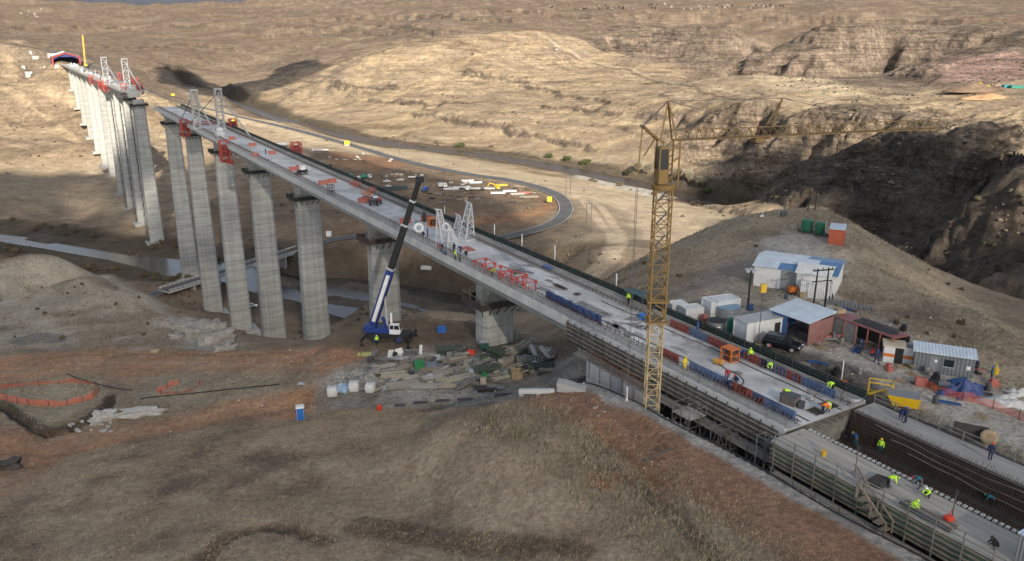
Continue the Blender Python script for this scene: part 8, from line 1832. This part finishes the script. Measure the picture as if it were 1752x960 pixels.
place(W1, [(G(1178, 310), 0, 'broad pale leafless willow clump right of the crane mast on the river bank'), (G(1199, 316), 1.2, 'pale leafless willow at the right end of the clump'), (G(1160, 305), 2.3, 'pale leafless willow just right of the crane mast'), (G(1108, 298), 3.1, 'pale leafless willow left of the crane mast'), (G(1090, 294), 4, 'leftmost pale leafless willow, behind the crane rope')])
W2 = shrub('dark_bush', '', 'bush', 4.2, 5, 1500, .7, 10, 2, LFD, False, 'dark bushes under the willows')
place(W2, [(G(1074, 298), 0, 'dark bush at the left end of the willow clump by the crane rope'), (G(1200, 318), 1, 'dark bush at the right foot of the willow clump'), (G(1150, 312), 2, 'dark bush in front of the willows beside the mast')])
G1 = shrub('green_bush', '', 'bush', 5, 4, 1500, .75, 10, 3, LFG, False, 'green bushes on the far river bank')
place(G1, [(G(939, 268), 0, 'green bush on the far river bank, leftmost of three'), (G(970, 275), 1.1, 'largest green bush on the far river bank, middle of three'), (G(1003, 281), 2.2, 'green bush on the far river bank, rightmost of three'), (G(789, 250), 2, 'pale green bush far up the river bank, alone on the left'), (G(1210, 330), .6, 'green bush past the willows near the rocks')])
S1 = shrub('bank_shrub', '', 'shrub', 2.2, 1.7, 420, .5, 6, 4, LFB, False, 'brown shrubs along the near river banks'); SP = []
for k in range(150):
    if k < 90: i = rng.uniform(0, len(RIVB)*.55); q = RIVB[int(i)]; d = rng.choice((-1, 1))*rng.uniform(19, 30)
    else: i = rng.uniform(0, len(RIVA)-2); q = RIVA[int(i)]; d = rng.choice((-1, 1))*rng.uniform(16, 27)
    nx_, ny_ = (RIVB if k < 90 else RIVA)[min(int(i)+1, (len(RIVB) if k < 90 else len(RIVA))-1)][:2]-q[:2]; l_ = hypot(nx_, ny_)+1e-6
    x, y = q[0]-ny_/l_*d+rng.uniform(-6,6), q[1]+nx_/l_*d+rng.uniform(-6,6); SP.append(((x, y, GH(x, y)-.1), rng.uniform(0,6), 'brown scrubby shrub on the bank of the near river' if k < 90 else 'brown scrubby shrub on the bank of the river below the hill'))
sh = place(S1, SP)
for i, o in enumerate(sh): f = rng.uniform(.6, 1.5); o.scale = (f, f, f*rng.uniform(.7, 1.1)); o['group'] = 'brown shrubs along the near river banks' if i < 90 else 'brown shrubs along the river below the hill'
S2 = shrub('scrub_tuft', '', 'shrub', .7, .55, 160, .22, 4, 5, LFB, False, 'small shrubs on the knoll and spur'); SP = []
for k in range(50):
    a = rng.choice([(rng.uniform(1080,1300), rng.uniform(420,480)), (rng.uniform(1450,1650), rng.uniform(430,600)), (rng.uniform(10,320), rng.uniform(490,590)), (rng.uniform(700,930), rng.uniform(420,470))]); p = G(*a); SP.append(((p.x, p.y, p.z-.05), rng.uniform(0,6), 'small brown shrub on the dry slope of the knoll or spur'))
for o in place(S2, SP): f = rng.uniform(.45, 1.2); o.scale = (f, f, f)
T1 = shrub('far_tree', '', 'tree', 3, 5, 500, 1.5, 6, 6, LFD, False, 'far dark trees on the plateau'); SP = []
for k in range(36):
    px = rng.choice((rng.uniform(1010,1180), rng.uniform(1150,1350), rng.uniform(940,1060))); p = G(px, 9+rng.uniform(0,10)); SP.append(((p.x, p.y, p.z-.2), rng.uniform(0,6), 'tiny dark tree among the far village houses on the plateau'))
place(T1, SP)
# dry grass: tufts over the mound, one mesh of many thin blades
r_ = np.random.default_rng(3)
def grass(name, label, N_, xr, yr, mask, hmin, hmax, wid, cols, blades=4):
    x = r_.uniform(*xr, N_); y = r_.uniform(*yr, N_)
    # sample the mask painted on the ground sheet
    a = np.arctan2(x, y); l = np.log(np.hypot(x, y)); ia = np.clip(np.round((a-aa[0])/(aa[1]-aa[0])).astype(int), 0, NA-1); il = np.clip(np.searchsorted(rr, np.exp(l)), 0, NR-1)
    mk = mask.reshape(NR, NA)[il, ia]; vis = r_.random(N_) < mk
    x, y = x[vis], y[vis]; n = len(x); z = H(x, y)-.03
    x, y, z = (np.repeat(q, blades) for q in (x, y, z)); m = n*blades
    x = x+r_.normal(0, .11, m); y = y+r_.normal(0, .11, m); h = r_.uniform(hmin, hmax, m); an = r_.uniform(0, 2*pi, m); w_ = wid*r_.uniform(.6, 1.4, m)
    lx, ly = r_.normal(.12, .22, m)*h*1.6, r_.normal(0, .22, m)*h*1.6
    v0 = np.stack([x-np.cos(an)*w_, y-np.sin(an)*w_, z], 1); v1 = np.stack([x+np.cos(an)*w_, y+np.sin(an)*w_, z], 1); v2 = np.stack([x+lx, y+ly, z+h], 1)
    me = bpy.data.meshes.new(name); me.vertices.add(m*3); me.vertices.foreach_set('co', np.stack([v0, v1, v2], 1).astype(np.float32).ravel())
    me.loops.add(m*3); me.loops.foreach_set('vertex_index', np.arange(m*3, dtype=np.int32)); me.polygons.add(m); me.polygons.foreach_set('loop_start', np.arange(0, m*3, 3, dtype=np.int32)); me.update(calc_edges=True)
    c = np.array(cols)[r_.integers(0, len(cols), m)]*r_.uniform(.75, 1.25, (m, 1)); pt = fbm(x/5, y/5, 3, 401)[:, None]; c = c*(1+.5*pt)
    at_ = me.color_attributes.new('straw', 'FLOAT_COLOR', 'POINT'); at_.data.foreach_set('color', np.repeat(np.concatenate([np.clip(c, .02, .7), np.ones((m, 1))], 1), 3, 0).astype(np.float32).ravel())
    if 'dry_straw' not in bpy.data.materials:
        g = bpy.data.materials.new('dry_straw'); g.use_nodes = True; b = g.node_tree.nodes['Principled BSDF']; b.inputs['Roughness'].default_value = .9; b.inputs['Specular IOR Level'].default_value = .1
        vc = g.node_tree.nodes.new('ShaderNodeVertexColor'); vc.layer_name = 'straw'; g.node_tree.links.new(vc.outputs[0], b.inputs[0])
    me.materials.append(bpy.data.materials['dry_straw']); o = bpy.data.objects.new(name, me); COL.objects.link(o); o['kind'] = 'stuff'; o['label'] = label; return o
mgr = md*(1-np.clip(bare, 0, 1))*sst(-.5, .15, n2+.5*n3)
grass('dry_grass', 'short dry winter grass over the mound in front', 150000, (-75, 45), (26, 125), mgr, .10, .32, .022, [(.43,.34,.235),(.34,.255,.175),(.27,.195,.135),(.50,.41,.29)])
bank = (1-sst(2.5, 6, np.abs(o_-42.2+1.6*n2)))*sst(78, 70, s_)*sst(10, 20, s_)
grass('tall_grass', 'taller pale grass on the bank beside the red track', 26000, (-10, 45), (26, 95), bank, .22, .55, .03, [(.42,.36,.25),(.34,.29,.2),(.24,.21,.13)], 5)
mk2 = np.clip(np.maximum(spur*(1-face), kn)*.9+plot, 0, 1)*sst(-.3, .2, n3+n2)
grass('hill_grass', 'dry grass over the spur, the fenced plot and the knoll', 110000, (-150, 150), (80, 260), mk2, .2, .5, .06, [(.36,.30,.215),(.28,.23,.165),(.2,.165,.115)], 3)
# loose rock and scrub on the ledges, stones on the tracks: two masses nobody could count
def lumps(name, label, N_, r0, r1, mask, s0, s1, cols, flat=.6, amax=38):
    a = np.radians(r_.uniform(-amax, amax, N_)); l = r_.uniform(math.log(r0), math.log(r1), N_)
    ia = np.clip(np.round((a-aa[0])/(aa[1]-aa[0])).astype(int), 0, NA-1); il = np.clip(np.searchsorted(rr, np.exp(l)), 0, NR-1)
    k = r_.random(N_) < mask.reshape(NR, NA)[il, ia]; a, l, ia, il = a[k], l[k], ia[k], il[k]; x, y = np.exp(l)*np.sin(a), np.exp(l)*np.cos(a); z = H(x, y); n = len(x)
    s = r_.uniform(s0, s1, n)*r_.uniform(.6, 1.3, n); base_ = np.array([(1,0,0),(.3,.95,0),(-.8,.6,0),(-.8,-.6,0),(.3,-.95,0),(.35,.2,1),(-.4,.1,.8),(0,0,-.6)])
    P = base_[None]*r_.uniform(.6, 1.35, (n, 8, 1))*s[:, None, None]; P[:, :, 2] *= flat; an = r_.uniform(0, 2*pi, n); ca_, sa_ = np.cos(an)[:, None], np.sin(an)[:, None]
    X = P[:, :, 0]*ca_-P[:, :, 1]*sa_+x[:, None]; Y = P[:, :, 0]*sa_+P[:, :, 1]*ca_+y[:, None]; Z = P[:, :, 2]+z[:, None]
    F = np.array([(0,1,5),(1,2,6),(1,6,5),(2,3,6),(3,4,5),(3,5,6),(4,0,5),(1,0,7),(2,1,7),(3,2,7),(4,3,7),(0,4,7)])
    idx = (F[None]+np.arange(n)[:, None, None]*8).reshape(-1, 3).astype(np.int32)
    me = bpy.data.meshes.new(name); me.vertices.add(n*8); me.vertices.foreach_set('co', np.stack([X, Y, Z], 2).astype(np.float32).ravel())
    me.loops.add(idx.size); me.loops.foreach_set('vertex_index', idx.ravel()); me.polygons.add(len(idx)); me.polygons.foreach_set('loop_start', np.arange(0, idx.size, 3, dtype=np.int32)); me.update(calc_edges=True)
    c = np.array(cols)[r_.integers(0, len(cols), n)]*r_.uniform(.75, 1.25, (n, 1)); at_ = me.color_attributes.new('straw', 'FLOAT_COLOR', 'POINT'); at_.data.foreach_set('color', np.repeat(np.concatenate([c, np.ones((n, 1))], 1), 8, 0).astype(np.float32).ravel())
    me.materials.append(bpy.data.materials['dry_straw']); o = bpy.data.objects.new(name, me); COL.objects.link(o); o['kind'] = 'stuff'; o['label'] = label; return n
hm = np.clip(farm*sst(-82, -70, GZ)*sst(3200, 2000, RR)*(.10+1.0*ledge+.8*face_k+.35*mesa+.5*sst(.1, .4, fbm(GX/50, GY/50, 4, 511)))+.35*gor, 0, 1)*(1-.8*sand)*(1-(_w0 := trail([(-30,68),(150,108),(400,200),(700,278),(900,315)], 14)))
print('rocks', lumps('rock_scrub', 'dark loose rock and low scrub scattered along the ledges of the hills', 36000, 330, 3000, hm, .5, 1.9, [(.075,.06,.045),(.11,.088,.065),(.09,.08,.05),(.16,.13,.10)]))
vm_ = np.clip(scr*.5+(1-sand)*sst(230, 300, RR)*sst(700, 500, RR)*.25, 0, 1)
print('scrub', lumps('valley_scrub', 'low dark scrub and stones on the valley floor', 22000, 210, 700, vm_*sst(-.1, .3, n2+.4*n3), .25, .9, [(.085,.068,.045),(.12,.095,.065),(.2,.165,.125)], .7))
sm = np.clip(.35*red+.45*pla+.25*spur+.3*face+.3*ter+.12*kn+.25*bare, 0, 1)*sst(-.3, .3, n3)
print('stones', lumps('stones', 'small loose stones on the tracks, yard and spur', 42000, 45, 260, sm, .05, .2, [(.42,.38,.33),(.30,.25,.2),(.22,.17,.13),(.5,.47,.43)], .8, 40))
# ---------------------------------------------------------------- the cloud that shades the near half of the valley
SUN_H = Vector((.28, -.96)).normalized(); EL = radians(24.5); HC = 420.0
cmats = {}
def cloud_mat(tr_k):
    if tr_k in cmats: return cmats[tr_k]
    cm = bpy.data.materials.new('cloud_vapour'); cm.use_nodes = True; nt = cm.node_tree; N = nt.nodes; L = nt.links
    N.remove(N['Principled BSDF']); df = N.new('ShaderNodeBsdfDiffuse'); tl = N.new('ShaderNodeBsdfTranslucent'); tr = N.new('ShaderNodeBsdfTransparent')
    df.inputs[0].default_value = (.9,.9,.9,1); tl.inputs[0].default_value = (.92,.92,.92,1)
    m1 = N.new('ShaderNodeMixShader'); m1.inputs[0].default_value = .5; L.new(df.outputs[0], m1.inputs[1]); L.new(tl.outputs[0], m1.inputs[2])
    m2 = N.new('ShaderNodeMixShader'); m2.inputs[0].default_value = tr_k; L.new(m1.outputs[0], m2.inputs[1]); L.new(tr.outputs[0], m2.inputs[2])
    L.new(m2.outputs[0], N['Material Output'].inputs[0]); cmats[tr_k] = cm; return cm
def cloud(name, label, PC, HC, tr_k, wob, st=9.0):
    px_ = [p[0] for p in PC]; py_ = [p[1] for p in PC]; pad = 120
    CX, CY = np.meshgrid(np.arange(min(px_)-pad, max(px_)+pad, st), np.arange(min(py_)-pad, max(py_)+pad, st)); fx, fy = CX.ravel(), CY.ravel()
    ins = inpoly(fx, fy, PC); Q = np.array([list(p)+[0] for p in PC+[PC[0]]]); d_, _ = dist(fx, fy, Q, 500)
    sd_ = np.where(ins, d_, -d_)+wob*fbm(fx/(wob*2.8), fy/(wob*2.8), 5, 301)+wob*.3
    t_ = np.clip(sd_, 0, None); thick = (12*np.sqrt(t_)*(1+.7*fbm(fx/60, fy/60, 4, 303))).clip(0, 260)
    keep = (sd_ > 0).reshape(CX.shape); nr, nc = CX.shape; idx = np.arange(nr*nc).reshape(nr, nc)
    cell = keep[:-1,:-1] & keep[1:,:-1] & keep[:-1,1:] & keep[1:,1:]
    A_, B_, C_, D_ = idx[:-1,:-1][cell], idx[:-1,1:][cell], idx[1:,1:][cell], idx[1:,:-1][cell]
    vv = np.concatenate([np.stack([fx, fy, HC+thick*.8+3], 1), np.stack([fx, fy, HC-np.minimum(thick, 40)*.35+4*fbm(fx/40, fy/40, 3, 305)], 1)]); o_ = nr*nc
    me = bpy.data.meshes.new(name); me.from_pydata(vv.tolist(), [], [tuple(f) for f in np.stack([A_, B_, C_, D_], 1).tolist()]+[tuple(f) for f in np.stack([D_+o_, C_+o_, B_+o_, A_+o_], 1).tolist()]); me.update()
    bm = bmesh.new(); bm.from_mesh(me); bmesh.ops.delete(bm, geom=[v for v in bm.verts if not v.link_faces], context='VERTS'); bm.to_mesh(me); bm.free()
    me.polygons.foreach_set('use_smooth', [True]*len(me.polygons)); me.materials.append(cloud_mat(tr_k))
    o = bpy.data.objects.new(name, me); COL.objects.link(o); o['kind'] = 'stuff'; o['label'] = label
def over(pts, HC):
    out = []
    for a, b_ in pts: p = hit(a, b_, HF); k = (HC-p[2])/math.tan(EL); out.append((p[0]+SUN_H.x*k, p[1]+SUN_H.y*k))
    return out
k = HC/math.tan(EL)
edge = [(-200,372),(0,374),(110,376),(230,385),(330,330),(430,262),(520,274),(640,298),(790,338),(930,385),(1010,440),(1110,420),(1250,380),(1400,366),(1560,470),(1690,570),(1800,660)]
cloud('cloud', 'broad thin white cloud high above the camera side of the valley', over(edge, HC)+[(420+SUN_H.x*k, -120+SUN_H.y*k), (-520+SUN_H.x*k, -120+SUN_H.y*k)], HC, .37, 34)
cloud('cloud', 'unseen dense cloud added on high to darken the gorge at the right', over([(1350,290),(1400,264),(1455,242),(1520,243),(1570,252),(1600,300),(1650,308),(1690,262),(1708,290),(1690,330),(1700,380),(1752,440),(1830,500),(1830,535),(1752,472),(1660,470),(1640,500),(1760,612),(1680,545),(1600,462),(1540,420),(1470,376),(1400,350),(1350,318)], HC+90), HC+90, .02, 9, 4.0)  # added out of view, cut to the shape of the gorge shade

cloud('cloud', 'long narrow cloud over the foot of the long hill', over([(262,118),(330,134),(410,146),(470,128),(545,106),(560,116),(500,140),(420,166),(330,158),(270,138)], HC+60), HC+60, .15, 14, 6.0)
# ---------------------------------------------------------------- camera, light, air
cam = bpy.data.cameras.new('camera'); co = bpy.data.objects.new('camera', cam); COL.objects.link(co)
cam.sensor_fit = 'HORIZONTAL'; cam.angle_x = 2*math.atan(876/FPX); cam.clip_start = .5; cam.clip_end = 40000
co.location = (0, 0, CH); co.rotation_euler = (pi/2-TH, 0, 0); SC.camera = co
sd = Vector((SUN_H.x*cos(EL), SUN_H.y*cos(EL), sin(EL)))
sl = bpy.data.lights.new('sun', 'SUN'); sl.energy = 5.0; sl.angle = radians(.5); sl.color = (1, .905, .76)
so_ = bpy.data.objects.new('sun', sl); COL.objects.link(so_); so_.rotation_euler = sd.to_track_quat('Z', 'Y').to_euler()
w = bpy.data.worlds.new('World'); SC.world = w; w.use_nodes = True; nt = w.node_tree
sk = nt.nodes.new('ShaderNodeTexSky'); sk.sky_type = 'NISHITA'; sk.sun_disc = False; sk.sun_elevation = EL; sk.sun_rotation = atan2(SUN_H.x, SUN_H.y); sk.altitude = 1800; sk.dust_density = 3.5; sk.ozone_density = .6
bg = nt.nodes['Background']; hs_ = nt.nodes.new('ShaderNodeHueSaturation'); hs_.inputs['Saturation'].default_value = .55; nt.links.new(sk.outputs[0], hs_.inputs['Color']); nt.links.new(hs_.outputs[0], bg.inputs[0]); bg.inputs[1].default_value = .10
vs = SC.view_settings; vs.view_transform = 'Standard'; vs.look = 'None'; vs.gamma = 1; vs.use_curve_mapping = False; vs.exposure = .9
